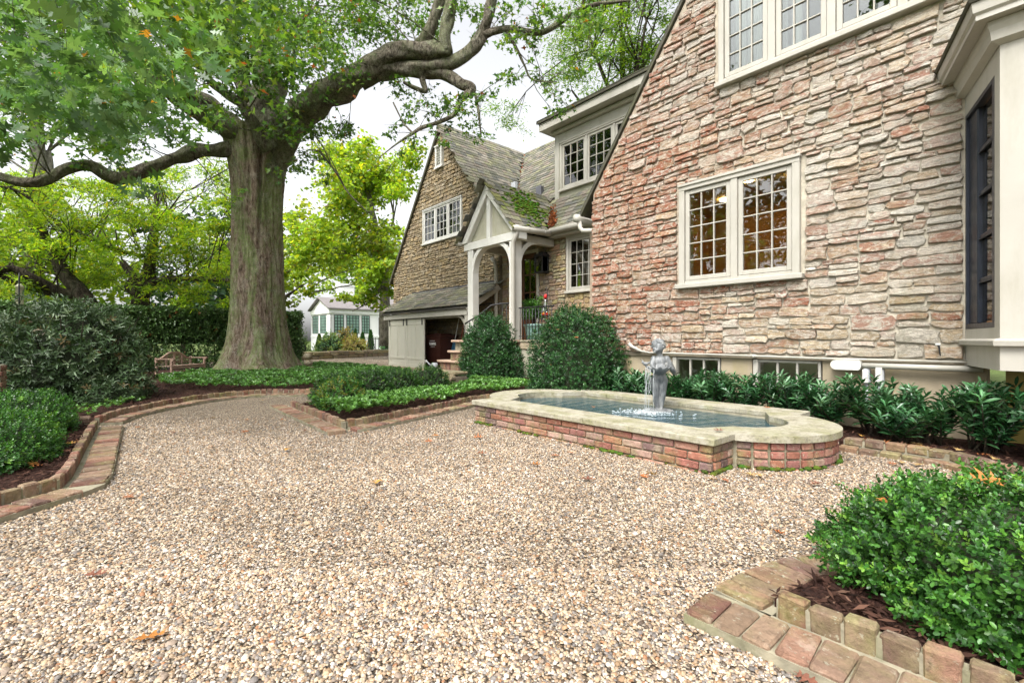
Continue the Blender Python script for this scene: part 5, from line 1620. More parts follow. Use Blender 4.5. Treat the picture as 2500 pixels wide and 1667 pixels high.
OAK_FOL = [(-14.4,-0.0,9.0,0.94),(-15.8,-1.6,8.8,0.86),(-8.3,0.8,5.8,0.72),(-9.9,0.9,6.8,0.77),(-15.8,-0.6,9.0,0.66),(-17.2,-2.6,7.5,0.99),(-15.8,-0.5,7.6,0.69),(-12.4,0.9,7.0,0.81),(-10.4,-0.8,6.2,0.63),(-14.2,0.3,8.8,0.62),(-13.7,1.9,8.3,0.96),(-7.2,1.0,5.0,0.90),(-14.6,-1.6,8.1,0.81),(-13.3,-0.5,6.6,0.74),(-12.7,-1.1,6.3,0.91),(-12.8,-0.7,7.8,0.93),(-16.9,-1.8,8.0,0.92),(-11.9,1.2,8.6,0.95),(-11.5,-1.6,6.5,0.81),(-14.6,-0.5,8.2,0.60),(-10.2,-1.4,6.1,0.63),(-7.6,1.3,4.9,0.80),(-11.4,-0.8,6.8,0.86),(-9.3,0.2,6.0,0.73),(-15.2,-1.8,7.8,0.75),(-12.3,-1.6,7.1,0.84),(-13.3,1.2,8.5,0.85),(-12.2,-0.4,7.3,0.88),(-12.0,-0.4,6.5,0.70),(-8.5,0.0,5.1,0.77),(-15.9,-0.5,7.8,0.75),(-9.0,1.2,5.6,0.79),(-14.8,-1.8,7.0,0.95),(-12.8,1.2,7.6,0.83),(-9.0,-1.1,5.0,0.66),(-8.1,0.7,6.1,0.64),(-7.3,0.9,5.6,0.94),(-14.9,-1.8,7.0,0.93),(-12.6,2.0,8.1,0.61),(-12.7,1.1,7.9,0.64),(-11.1,3.7,7.3,0.63),(-12.4,3.2,8.0,0.57),(-15.9,2.3,9.8,0.66),(-13.6,2.5,9.3,0.67),(-17.7,1.6,10.7,0.67),(-13.7,4.5,10.9,0.80),(-13.1,3.9,9.3,0.76),(-10.7,4.3,9.2,0.80),(-12.0,4.9,9.2,0.79),(-13.5,1.7,9.2,0.73),(-15.4,2.6,10.7,0.88),(-14.2,2.3,8.7,0.84),(-12.3,3.2,9.2,0.51),(-12.4,2.8,8.8,0.64),(-12.8,2.2,7.8,0.90),(-13.7,3.1,9.1,0.83),(-12.5,4.6,9.2,0.79),(-13.4,5.1,10.3,0.88),(-12.7,2.8,9.4,0.79),(-14.6,4.4,9.1,0.60),(-13.5,1.7,9.2,0.78),(-11.5,4.4,7.8,0.85),(-15.6,2.6,10.3,0.53),(-14.3,1.4,8.1,0.64),(-11.4,3.0,7.7,0.63),(-12.7,2.7,8.7,0.73),(-12.3,5.2,9.8,0.55),(-12.8,2.0,8.0,0.85),(-14.0,5.7,11.8,0.65),(-11.9,4.1,8.3,0.77),(-12.2,3.6,8.1,0.80),(-12.2,5.2,9.1,0.55),(-14.8,3.4,10.4,0.77),(-14.2,3.7,10.7,0.75),(-15.7,1.9,8.8,0.55),(-11.5,4.8,9.9,0.79),(-14.1,3.8,9.7,0.68),(-12.5,2.1,9.0,0.79),(-13.8,4.6,10.0,0.64),(-16.4,2.5,10.8,0.52),(-15.0,3.5,10.9,0.64),(-14.6,2.5,9.8,0.81),(-12.6,2.3,7.6,0.61),(-16.7,1.6,11.3,0.79),(-14.6,1.8,10.0,0.80),(-13.0,4.7,9.0,0.56),(-14.3,2.8,10.3,0.73),(-16.2,2.1,10.9,0.51),(-14.5,5.1,9.5,0.65),(-14.2,3.6,9.6,0.89),(-14.6,4.5,11.0,0.69),(-11.3,3.1,7.6,0.81),(-13.3,3.9,9.5,0.68),(-12.7,1.6,8.1,0.70),(-13.5,3.9,9.8,0.88),(-13.5,5.3,11.3,0.75),(-11.9,-1.2,5.3,0.52),(-11.3,0.1,5.0,0.76),(-14.4,0.7,7.3,0.68),(-12.9,1.5,6.2,0.60),(-14.0,1.1,6.2,0.63),(-9.5,0.6,4.9,0.51),(-11.3,-1.1,5.3,0.65),(-11.6,0.6,5.6,0.69),(-14.9,-0.7,6.5,0.62),(-15.0,-1.1,5.9,0.61),(-13.6,-0.4,6.1,0.57),(-16.0,-1.8,7.0,0.54),(-10.8,-0.1,5.4,0.55),(-9.7,-0.2,4.9,0.53),(-10.4,-0.8,4.7,0.51),(-14.1,-0.2,6.5,0.52),(-9.7,-0.2,4.7,0.79),(-13.2,-0.9,6.2,0.55),(-9.8,0.3,5.0,0.52),(-13.8,0.8,6.9,0.64),(-9.9,1.2,5.4,0.58),(-10.8,0.9,5.3,0.53),(-15.4,-0.3,5.2,0.35),(-14.2,-1.5,5.4,0.36),(-18.4,-1.9,6.1,0.42),(-15.9,0.3,6.1,0.67),(-13.4,0.2,5.7,0.56),(-13.3,0.2,5.7,0.65),(-15.0,-1.5,5.4,0.59),(-15.7,0.2,6.4,0.61),(-16.8,0.0,6.2,0.48),(-13.5,3.2,7.9,0.47),(-13.6,2.9,7.9,0.50),(-12.6,3.5,7.3,0.39),(-12.5,3.5,8.0,0.54),(-12.2,3.3,7.6,0.56),(-13.3,3.6,6.7,0.46),(-12.1,3.7,6.6,0.44),(-14.3,2.7,7.7,0.38),(-12.1,3.1,7.5,0.51),(-12.6,2.6,7.6,0.51),(-12.3,3.2,7.8,0.59),(-13.1,2.7,6.9,0.55),(-12.8,3.4,6.6,0.40),(-13.9,2.8,8.2,0.38),(-12.7,3.4,5.5,0.52),(-12.6,3.5,6.4,0.51),(-12.7,4.6,6.5,0.52),(-12.6,4.0,6.3,0.33),(-12.5,5.0,6.6,0.35),(-12.8,4.5,6.8,0.32),(-12.0,3.9,6.3,0.44),(-12.4,4.8,6.8,0.45),(-13.7,4.1,7.2,0.38),(-11.7,5.8,10.7,0.55),(-12.7,7.7,11.0,0.80),(-12.3,6.6,9.9,0.63),(-12.9,7.8,10.8,0.65),(-13.3,7.5,11.9,0.78),(-11.8,5.5,9.3,0.53),(-12.1,6.7,11.0,0.69),(-12.5,5.2,9.8,0.63),(-13.4,6.4,10.7,0.59),(-12.8,5.5,10.8,0.52),(-13.5,5.9,10.6,0.79),(-11.3,7.0,9.7,0.55),(-12.8,6.0,10.8,0.66),(-12.0,5.8,9.6,0.64),(-11.3,6.7,9.7,0.57),(-11.0,6.3,10.6,0.66),(-11.1,5.7,10.2,0.56),(-13.3,7.5,11.7,0.74),(-9.5,7.8,10.3,0.30),(-9.8,7.2,9.6,0.41),(-10.3,7.0,9.9,0.46),(-9.8,7.1,9.8,0.39),(-10.6,8.1,9.9,0.46),(-10.8,7.6,10.8,0.46),(-10.3,7.7,9.3,0.36),(-11.2,6.0,7.9,0.40),(-10.4,6.9,7.2,0.41),(-10.2,6.6,6.9,0.34),(-11.2,6.0,7.7,0.42),(-10.4,6.2,7.1,0.33),(-10.8,7.0,7.5,0.28),(-10.7,6.0,7.0,0.39),(-10.4,6.7,6.5,0.26),(-10.6,6.4,7.0,0.30),(-10.0,6.2,6.2,0.36),(-11.2,6.4,7.3,0.41),(-11.0,6.7,7.8,0.28),(-9.6,7.0,6.3,0.26),(-9.3,7.4,6.1,0.27),(-9.6,6.9,7.0,0.36),(-9.7,6.8,6.9,0.23),(-10.0,7.4,6.6,0.31),(-9.3,7.3,7.2,0.35),(-9.9,6.9,7.0,0.26),(-9.4,7.1,7.1,0.35),(-8.8,7.4,7.5,0.36),(-8.3,7.8,7.7,0.21),(-8.3,8.0,8.3,0.33),(-8.8,8.6,8.9,0.29),(-8.7,7.8,8.5,0.36),(-8.6,7.5,8.3,0.22),(-8.5,7.5,7.4,0.23),(-8.7,8.7,7.8,0.24),(-8.8,7.8,7.6,0.31),(-8.8,7.7,8.5,0.32),(-7.9,8.5,7.1,0.26),(-8.4,8.5,7.3,0.21),(-8.3,8.6,6.8,0.21),(-7.7,8.5,6.7,0.22),(-8.6,8.4,7.9,0.24),(-7.6,8.3,7.4,0.30),(-8.0,8.6,6.7,0.25),(-8.0,8.5,7.6,0.24),(-8.8,7.6,9.2,0.38),(-8.6,8.0,9.5,0.39),(-8.2,9.2,9.2,0.43),(-8.6,7.8,8.8,0.32),(-8.4,8.1,9.1,0.40),(-8.7,7.9,8.9,0.37),(-8.9,8.7,9.4,0.38),(-8.2,7.8,9.0,0.36),(-7.8,8.4,8.8,0.43),(-7.5,8.7,7.8,0.28),(-7.4,8.9,8.0,0.38),(-7.2,8.9,8.6,0.33),(-7.6,9.0,8.8,0.38),(-7.2,8.8,8.8,0.31),(-7.1,8.7,8.7,0.30),(-10.8,5.4,6.4,0.24),(-10.9,5.7,5.8,0.23),(-10.6,5.8,6.0,0.16),(-10.5,5.8,6.1,0.24),(-11.0,5.5,6.3,0.21),(-14.7,2.5,5.3,0.20),(-14.3,2.8,5.1,0.24),(-14.6,2.7,4.8,0.27),(-13.2,4.3,6.1,0.35),(-13.2,4.0,5.8,0.40),(-13.0,3.9,6.0,0.31),(-12.5,4.4,5.3,0.31)]
LOC_FOL1 = [(-20.6,-1.4,2.7,0.56),(-20.3,-2.6,3.5,0.77),(-19.8,-1.5,3.8,0.49),(-23.5,-1.9,3.0,0.51),(-22.0,-0.3,3.9,0.48),(-20.7,-2.1,2.6,0.61),(-24.9,-1.5,5.6,0.76),(-19.9,-0.6,3.3,0.42),(-20.9,-1.8,5.0,0.75),(-27.4,-3.0,3.5,0.45),(-19.8,-0.4,4.7,0.47),(-23.4,-3.1,4.5,0.74),(-21.5,-0.7,6.4,0.56),(-22.1,-2.5,5.4,0.68),(-21.3,-2.0,5.9,0.58),(-24.5,-1.7,6.1,0.49),(-20.2,-1.1,3.8,0.70),(-24.2,-2.2,4.6,0.65),(-25.5,-2.1,7.1,0.74),(-21.3,-1.7,4.0,0.76),(-25.0,-1.3,6.4,0.79),(-23.4,-2.2,2.4,0.47),(-24.3,-1.2,5.7,0.63),(-27.0,-3.3,4.9,0.59),(-22.6,-1.6,3.0,0.60),(-20.6,-1.4,3.0,0.44),(-20.9,-0.9,4.2,0.76),(-25.7,-0.7,5.0,0.73),(-18.7,-0.8,4.8,0.67),(-22.3,-1.0,5.3,0.63),(-24.3,-2.6,3.8,0.55),(-22.7,-2.8,4.2,0.69),(-21.5,-2.5,4.7,0.56),(-19.4,-1.3,5.6,0.59),(-21.2,-2.4,4.2,0.44),(-25.9,-1.9,2.9,0.61),(-21.6,-1.9,6.1,0.53),(-25.2,-0.5,7.1,0.59),(-26.9,-2.3,6.4,0.47),(-20.6,-1.4,4.2,0.49),(-23.5,-0.3,3.5,0.76),(-26.2,-3.3,3.9,0.49),(-21.9,-1.8,2.4,0.70),(-22.1,-2.6,3.6,0.60),(-25.4,-2.3,3.1,0.60),(-24.9,-1.3,5.3,0.50),(-21.3,-0.7,4.7,0.41),(-21.4,-1.9,4.4,0.63),(-23.9,-1.0,4.1,0.62),(-22.7,-1.4,6.3,0.62),(-19.0,0.5,5.4,0.69),(-22.6,-0.1,5.3,0.44),(-22.4,-0.8,4.7,0.45),(-25.3,-2.4,5.0,0.44),(-25.2,-2.8,6.5,0.52),(-22.8,-1.1,3.8,0.48),(-20.2,-0.2,6.0,0.61),(-23.1,-2.0,6.3,0.50),(-22.1,0.8,6.5,0.52),(-22.0,0.2,5.3,0.50),(-24.6,-2.0,5.4,0.50),(-20.5,-1.6,4.8,0.49),(-22.3,-0.7,5.0,0.49),(-22.5,-2.4,6.1,0.46)]
LOC_FOL2 = [(-23.0,2.1,6.7,0.67),(-21.0,2.4,4.2,0.59),(-24.3,0.9,7.8,0.63),(-23.6,-0.1,3.4,0.68),(-25.2,1.6,7.9,0.48),(-19.3,0.9,2.8,0.62),(-24.5,1.8,7.1,0.59),(-19.7,-0.4,4.7,0.72),(-17.1,2.8,3.1,0.70),(-20.8,0.7,5.1,0.54),(-19.9,0.0,4.2,0.83),(-20.9,-0.3,2.9,0.44),(-22.3,3.0,5.5,0.63),(-22.1,2.3,7.5,0.63),(-17.0,3.2,6.6,0.70),(-21.1,3.8,5.9,0.65),(-22.6,1.2,5.5,0.41),(-20.5,0.7,3.9,0.61),(-23.5,0.6,6.1,0.73),(-17.8,3.3,4.9,0.55),(-23.8,-0.3,6.6,0.67),(-19.6,0.4,6.0,0.48),(-24.1,1.9,7.0,0.65),(-18.8,0.8,4.9,0.73),(-22.0,3.0,6.2,0.52),(-20.4,0.4,6.0,0.67),(-18.3,2.0,3.8,0.74),(-21.6,1.6,5.8,0.59),(-23.7,0.3,5.9,0.72),(-22.3,3.9,7.3,0.76),(-18.3,2.3,2.8,0.75),(-20.5,3.5,7.1,0.83),(-25.1,0.8,4.0,0.60),(-25.2,0.1,7.1,0.59),(-25.2,0.9,6.1,0.51),(-22.0,-0.5,3.1,0.57),(-17.0,3.3,5.5,0.80),(-25.6,0.6,7.3,0.50),(-18.7,3.2,5.7,0.50),(-20.6,1.8,4.9,0.63),(-25.3,0.9,4.1,0.74),(-18.6,2.8,6.7,0.49),(-25.7,0.1,3.4,0.81),(-20.7,1.9,6.8,0.43),(-18.6,3.2,6.0,0.83),(-21.3,0.3,3.2,0.70),(-22.2,-0.1,3.4,0.56),(-19.2,2.1,4.5,0.46),(-23.7,2.2,8.1,0.55),(-19.9,0.2,5.4,0.54),(-20.2,1.7,5.4,0.53),(-21.1,1.6,3.9,0.75),(-19.3,1.4,6.3,0.78),(-21.6,1.6,5.8,0.78),(-21.0,1.0,5.7,0.40),(-21.3,1.8,5.3,0.60),(-19.4,1.4,4.0,0.84),(-20.6,-0.1,3.3,0.76),(-22.7,0.6,7.2,0.78),(-23.2,3.7,3.9,0.42),(-23.7,1.2,7.5,0.60),(-23.8,3.2,4.4,0.70),(-16.9,3.2,3.4,0.67),(-21.4,1.9,5.2,0.48),(-17.8,2.8,4.8,0.61),(-22.0,1.8,4.0,0.46),(-19.3,3.2,3.2,0.63),(-17.6,2.9,4.8,0.56),(-18.7,3.7,4.6,0.44),(-18.7,3.4,4.0,0.60),(-21.2,2.0,3.3,0.66),(-18.2,2.0,4.3,0.67),(-19.4,2.5,4.1,0.61),(-20.7,2.4,4.4,0.63),(-21.4,2.4,5.3,0.62),(-20.9,3.2,4.4,0.53),(-19.1,2.0,4.8,0.58),(-20.1,2.5,2.6,0.54),(-19.4,3.1,3.6,0.55),(-20.6,2.9,4.0,0.46),(-20.1,3.5,4.6,0.42),(-20.1,2.8,4.1,0.46),(-19.9,2.2,4.8,0.57),(-18.9,1.5,4.4,0.69),(-19.8,2.4,2.4,0.43),(-17.3,3.0,2.2,0.39),(-22.7,2.8,3.1,0.36),(-21.9,2.1,2.4,0.40),(-19.2,3.5,2.4,0.31),(-21.0,2.8,2.7,0.37),(-19.9,1.2,2.8,0.32),(-18.6,3.3,2.3,0.44),(-22.1,3.2,3.1,0.35),(-18.5,3.8,2.8,0.35),(-20.5,3.7,2.2,0.33),(-18.4,2.1,2.2,0.48),(-21.2,3.8,2.2,0.42),(-18.7,3.7,2.7,0.32)]
MAPLE_FOL = [(-24.4,7.9,5.8,0.97),(-27.7,10.2,6.1,0.94),(-23.2,10.9,10.0,0.78),(-28.3,10.6,7.5,0.97),(-23.4,11.4,6.6,0.85),(-24.1,10.8,6.0,0.78),(-27.6,11.5,10.2,0.60),(-23.4,9.9,7.5,0.89),(-28.1,10.8,5.7,0.89),(-22.5,10.7,5.4,1.01),(-26.0,12.1,5.4,0.80),(-25.0,8.2,6.7,0.98),(-24.6,10.0,5.9,0.75),(-23.6,11.4,6.9,0.88),(-26.1,9.8,7.2,0.74),(-25.4,12.8,6.0,0.74),(-28.9,9.4,7.1,0.93),(-26.9,8.9,6.7,0.79),(-26.3,10.8,8.5,0.98),(-24.4,12.3,10.3,1.07),(-27.2,11.6,8.0,0.62),(-25.2,11.5,7.4,0.76),(-25.5,10.6,10.1,0.73),(-24.0,11.8,6.2,0.98),(-24.1,8.8,7.3,1.03),(-22.4,10.1,6.0,1.01),(-27.4,8.0,7.6,0.63),(-26.8,10.0,5.9,0.76),(-26.8,12.4,9.5,0.80),(-24.6,7.5,4.9,0.73),(-25.0,11.3,10.2,1.03),(-26.9,11.0,9.3,1.01),(-24.4,9.9,7.0,0.80),(-21.2,10.7,4.8,0.70),(-24.9,8.3,5.9,0.68),(-27.5,12.4,10.8,0.83),(-22.6,10.9,5.8,0.99),(-23.3,8.7,8.6,0.95),(-27.5,11.1,9.7,0.70),(-25.1,9.5,10.0,1.04),(-24.2,9.4,9.4,0.92),(-23.9,8.2,5.3,1.03),(-24.4,10.2,5.9,0.63),(-24.0,7.7,6.6,0.66),(-25.9,13.3,10.1,0.93),(-26.0,12.0,9.8,0.82),(-23.5,10.3,11.4,0.70),(-27.6,12.3,12.9,0.83),(-23.2,11.7,9.0,0.95),(-22.1,12.2,10.8,0.92),(-23.6,12.6,9.6,0.84),(-26.0,9.8,11.4,0.90),(-24.2,9.0,8.6,0.99),(-27.6,11.1,10.2,0.98),(-24.3,10.9,9.7,0.93),(-26.9,10.2,9.6,0.62),(-21.9,12.0,10.5,0.70),(-27.8,10.1,11.9,1.00),(-26.3,12.6,10.1,0.89),(-23.9,10.3,10.9,0.82),(-25.3,10.0,9.7,0.83),(-23.4,10.8,9.7,0.70),(-22.4,10.6,4.6,0.69),(-22.7,10.0,3.1,0.68),(-22.7,10.3,3.5,0.46),(-22.3,10.1,3.8,0.60),(-22.3,11.1,3.4,0.44),(-22.9,10.9,3.8,0.40),(-22.6,9.5,3.0,0.61),(-22.1,10.2,4.1,0.57),(-22.2,11.2,4.0,0.49),(-22.5,10.7,3.8,0.66),(-23.2,9.5,3.1,0.48),(-21.9,9.8,4.7,0.65),(-26.1,8.0,3.5,0.53),(-29.9,8.7,5.5,0.59),(-26.9,8.3,4.7,0.74),(-26.9,7.4,4.6,0.51),(-29.2,8.6,5.3,0.61),(-25.9,8.3,3.8,0.50),(-25.5,8.2,5.2,0.55),(-27.5,8.4,6.5,0.70)]
# ------------------------------------------------------------------ trees
M['oak_bark'] = bark_mat('mossy_oak_bark')
M['oak_limb'] = bark_mat('oak_limb_bark', (.12, .1, .075), (.28, .25, .19), (.18, .23, .09), .6, .5, 14)
M['dark_bark'] = bark_mat('dark_wet_bark', (.035, .026, .02), (.1, .08, .06), (.1, .11, .05), .3, .4, 12)
M['grey_bark'] = bark_mat('grey_bark', (.2, .18, .15), (.36, .33, .28), (.25, .25, .2), .3, .4, 10)
M['oak_leaf'] = leaf_mat('oak_leaf', .42, .48)
M['near_oak_leaf'] = leaf_mat('near_oak_leaf', .36, .45, (1.2, 1.2, .5), .5)
M['light_leaf'] = leaf_mat('thin_light_leaf', .5, .55, (1.3, 1.2, .4))
M['glossy_leaf'] = leaf_mat('glossy_evergreen_leaf', .34, .15, (1.2, 1.2, .5), .4)
M['laurel_leaf'] = leaf_mat('laurel_leaf', .26, .15, (1.2, 1.2, .5), .55)
M['box_leaf'] = leaf_mat('boxwood_leaf', .36, .25, (1.25, 1.25, .4), .5)

def catmull3(pts, n=5):
    P = [Vector(p[:3]) for p in pts]
    Rr = [p[3] for p in pts]
    P = [P[0] * 2 - P[1]] + P + [P[-1] * 2 - P[-2]]
    out, rad = [], []
    for i in range(1, len(P) - 2):
        for k in range(n):
            t = k / n
            a, b, c, d = P[i - 1:i + 3]
            out.append(.5 * ((2 * b) + (c - a) * t + (2 * a - 5 * b + 4 * c - d) * t * t + (3 * b - a - 3 * c + d) * t ** 3))
            rad.append(Rr[i - 1] * (1 - t) + Rr[i] * t)
    out.append(P[-2])
    rad.append(Rr[-1])
    return out, rad

def limb(mb, pts, seg=12, n=5, wob=.3):
    p, r = catmull3(pts, n)
    mb.tube(p, r, seg, wob=wob)

def limbs(root, D, mat, names=None, seg=12):
    for k, v in D.items():
        mb = MB()
        limb(mb, v, seg)
        mb.build('trunk' if k == 'trunk' else 'bough', mat, root, True)

def twigs(root, D, clusters, mat, r0=.022, maxd=99):
    allp = [Vector(p[:3]) for v in D.values() for p in catmull3(v, 3)[0] for p in [tuple(p)]]
    A = np.array([tuple(p) for p in allp])
    mb = MB()
    for (x, y, z, r) in clusters:
        c = np.array((x, y, z))
        d = np.linalg.norm(A - c, axis=1)
        near = np.nonzero(d < d.min() * 1.5 + .15)[0]
        i = int(random.choice(list(near)))
        if d[i] > maxd:
            continue
        a, b = Vector(A[i]), Vector(c)
        L = (b - a).length
        m1 = a.lerp(b, .35) + Vector((random.gauss(0, .1), random.gauss(0, .1), random.gauss(.1, .1))) * L * .5
        m2 = a.lerp(b, .7) + Vector((random.gauss(0, .1), random.gauss(0, .1), random.gauss(.05, .08))) * L * .5
        rr = r0 * min(2.2, .6 + L * .35)
        limb(mb, [(*a, rr), (*m1, rr * .75), (*m2, rr * .5), (*b, rr * .3)], 5, 2, 0)
        for _ in range(3):
            e = b + Vector((random.gauss(0, 1), random.gauss(0, 1), random.gauss(0, .7))) * r * .7
            mb.tube([m2, b.lerp(e, .4), e], [rr * .35, rr * .25, rr * .1], 4)
    return stuff(mb.build('twigs', mat, root, True))

def foliage(root, clusters, per, size, shape, pal, wts, mat, flat=.75, droop=.25, name='crown', up=.9, jit=.16, cl_jit=.22):
    pos, cols = [], []
    for (x, y, z, r) in clusters:
        n = max(4, int(per * r * r))
        sub = max(2, int(n / 28))
        cen = RNG.normal(0, .5, (sub, 3)) * r * np.array([1, 1, flat])
        i = RNG.integers(0, sub, n)
        p = cen[i] + RNG.normal(0, .24, (n, 3)) * r * np.array([1, 1, flat])
        pos.append(p + np.array((x, y, z)))
        cols.append(pick_cols(n, pal, wts, jit) * (1 + cl_jit * RNG.normal()))
    pos, cols = np.concatenate(pos), np.clip(np.concatenate(cols), .003, .9)
    n = len(pos)
    ax = rand_unit(n) * np.array([1, 1, .6]) + np.array([0, 0, -droop])
    nr = rand_unit(n) + np.array([0, 0, up])
    return leaves(name, pos, ax, nr, RNG.uniform(.75, 1.25, n) * size, shape, cols, mat, root)

_st = [(0, 0), (.3, .1), (.42, .36), (.58, .13), (1, 0)]
_st = _st + [(a, -b) for a, b in _st[-2:0:-1]]
SH_STAR = (np.array([(a, b, .2 * abs(b) - .1 * a * a) for a, b in _st]), [tuple(range(len(_st)))])

# ---- the great oak
OXY = Vector((-15.3, 3.45, 0))
oak = thing('oak_tree', 'huge old oak with mossy trunk and long crooked boughs over the court', 'tree', tuple(OXY))
mb = MB()
nr, ns = 230, 190
vs, fs = [], []
for i in range(nr):
    z = -.12 + 7.2 * (i / (nr - 1)) ** 1.08
    for k in range(ns):
        a = 2 * math.pi * k / ns
        r = .64 + .46 * math.exp(-max(0, z) / .45) + .22 * math.exp(-max(0, z) / 1.5) + .24 * max(0, (z - 4.7) / 2.3) ** 2
        lob = math.cos(4 * a + .6) * .5 + math.cos(7 * a + 2.0) * .5
        r *= 1 + .22 * lob * math.exp(-max(0, z) / .75) + .035 * math.cos(5 * a + 1 + z * .15)
        d = (a - R(-8) + math.pi) % (2 * math.pi) - math.pi
        groove = math.exp(-(d / .07) ** 2) * max(0, min(1, (z - 3.2) / 1.5)) * .13 + math.exp(-((d - .28) / .1) ** 2) * max(0, min(1, (z - 4) / 1.5)) * .07 + math.exp(-((d + .42) / .1) ** 2) * max(0, min(1, (z - 3.6) / 1.5)) * .07
        r -= groove
        pv = Vector((math.cos(a) * 7.5, math.sin(a) * 7.5, z * .8))
        pv += Vector((noise.noise(pv * .7), noise.noise(pv * .7 + Vector((5, 0, 0))), 0)) * .8
        r += .03 * noise.noise(Vector((math.cos(a) * 3, math.sin(a) * 3, z * .5))) + .034 * (noise.ridged_multi_fractal(pv, .9, 2.1, 4, 1.0, 2.0) - 1.1) + .012 * noise.noise(pv * 4)
        vs.append((OXY.x + r * math.cos(a) + .03 * math.sin(z * .9), OXY.y + r * math.sin(a), z))
for i in range(nr - 1):
    for k in range(ns):
        fs.append((i * ns + k, i * ns + (k + 1) % ns, (i + 1) * ns + (k + 1) % ns, (i + 1) * ns + k))
fs.append(tuple(range((nr - 1) * ns, nr * ns)))
mb.add(vs, fs)
lf = Vector((-.66, -.75, 0))
mb.tube([OXY + lf * .55 + Vector((0, 0, 3.72)), OXY + lf * .7 + Vector((0, 0, 3.78)), OXY + lf * .82 + Vector((0, 0, 3.84)), OXY + lf * .88 + Vector((0, 0, 3.86))], [.3, .22, .14, .05], 12, wob=.3)
trk = mb.build('trunk', M['oak_bark'], oak, True)
for k, v in OAK.items():
    m2 = MB()
    limb(m2, v, 18 if v[0][3] > .12 else 8, 9, .5)
    m2.build('bough' if v[0][3] > .06 else 'branch', M['oak_limb'], oak, True)
near_br = [(-14.7, -.9, 9.2, .1), (-10.5, -1.3, 8.4, .07), (-7.2, -1.2, 6.6, .05), (-5, -.8, 4.9, .035), (-3.9, -.5, 3.9, .02), (-3.4, -.3, 3.2, .01)]
m2 = MB()
limb(m2, near_br, 7, 6, .2)
m2.build('branch', M['oak_limb'], oak, True)
OP = [(.08, .18, .035), (.11, .23, .04), (.06, .14, .035), (.15, .27, .045), (.22, .33, .05), (.42, .2, .03), (.26, .085, .03)]
foliage(oak, OAK_FOL, 330, .15, SH_STAR, OP, [5, 6, 4, 4, 1.6, .12, .16], M['oak_leaf'], .7, .3)
foliage(oak, OAK_NEAR, 210, .15, SH_OAK, [(.11, .22, .08), (.15, .27, .11), (.08, .18, .05), (.18, .3, .13), (.5, .22, .03)], [5, 4, 4, 3, .15], M['near_oak_leaf'], .55, .35, 'near_foliage')
twigs(oak, OAK, OAK_FOL, M['oak_limb'], .014, 2.6)
twigs(oak, {'n': near_br}, OAK_NEAR, M['oak_limb'], .004, 1.6)
for i, (a, h, s, nm) in enumerate((((-14.42, 4.62), .16, (.17, .14, .11), 'lowest'), ((-14.45, 4.6), .36, (.15, .13, .1), 'middle'), ((-14.48, 4.58), .55, (.14, .12, .1), 'topmost'))):
    mb = MB().ball((a[0], a[1], h), s, 12, 8)
    mb.v = [tuple(Vector(p) + Vector((1, 1, 1)) * .02 * noise.noise(Vector(p) * 8)) for p in mb.v]
    mb.c = [(.34, .3, .22)] * len(mb.v)
    tag(mb.build('field_stone', M['stone_wing'], None, True, True), nm + ' of three rounded stones stacked against the oak trunk', 'stone', 'stones stacked by the oak')

# ---- yellow-green locusts behind the hedge
LP = [(.2, .36, .025), (.28, .43, .03), (.35, .46, .035), (.13, .26, .025), (.44, .42, .035), (.08, .18, .02)]
LW = [5, 5, 3, 4, 1, 2]
l1 = thing('locust_tree', 'dark crooked locust with feathery yellow-green leaves at the left edge of the garden', 'tree', (LOC1['trunk'][0][0], LOC1['trunk'][0][1], 0), 'light green trees behind the hedge')
limbs(l1, LOC1, M['dark_bark'])
foliage(l1, LOC_FOL1, 780, .16, SH_NEEDLE, LP, LW, M['light_leaf'], .45, .15, up=1.4)
twigs(l1, LOC1, LOC_FOL1, M['dark_bark'], .014)
l2 = thing('locust_tree', 'forked locust with a long level bough reaching the oak trunk', 'tree', (LOC2['trunk'][0][0], LOC2['trunk'][0][1], 0), 'light green trees behind the hedge')
limbs(l2, LOC2, M['dark_bark'])
foliage(l2, LOC_FOL2, 720, .17, SH_NEEDLE, LP, LW, M['light_leaf'], .45, .15, up=1.4)
twigs(l2, LOC2, LOC_FOL2, M['dark_bark'], .014)
l3 = thing('tall_tree', 'tall pale grey trunk rising behind the low oak bough', 'tree', (FAR_TRUNK['trunk'][0][0], FAR_TRUNK['trunk'][0][1], 0))
limbs(l3, FAR_TRUNK, M['grey_bark'])
tx, ty = FAR_TRUNK['trunk'][-1][:2]
l3c = [(tx + random.gauss(0, 2.2), ty + random.gauss(0, 2.2), random.uniform(11, 18), random.uniform(.8, 1.4)) for _ in range(22)]
foliage(l3, l3c, 110, .24, SH_DIAMOND, OP, [5, 6, 4, 4, 1.6, .1, .1], M['oak_leaf'])
twigs(l3, FAR_TRUNK, l3c, M['grey_bark'], .03)

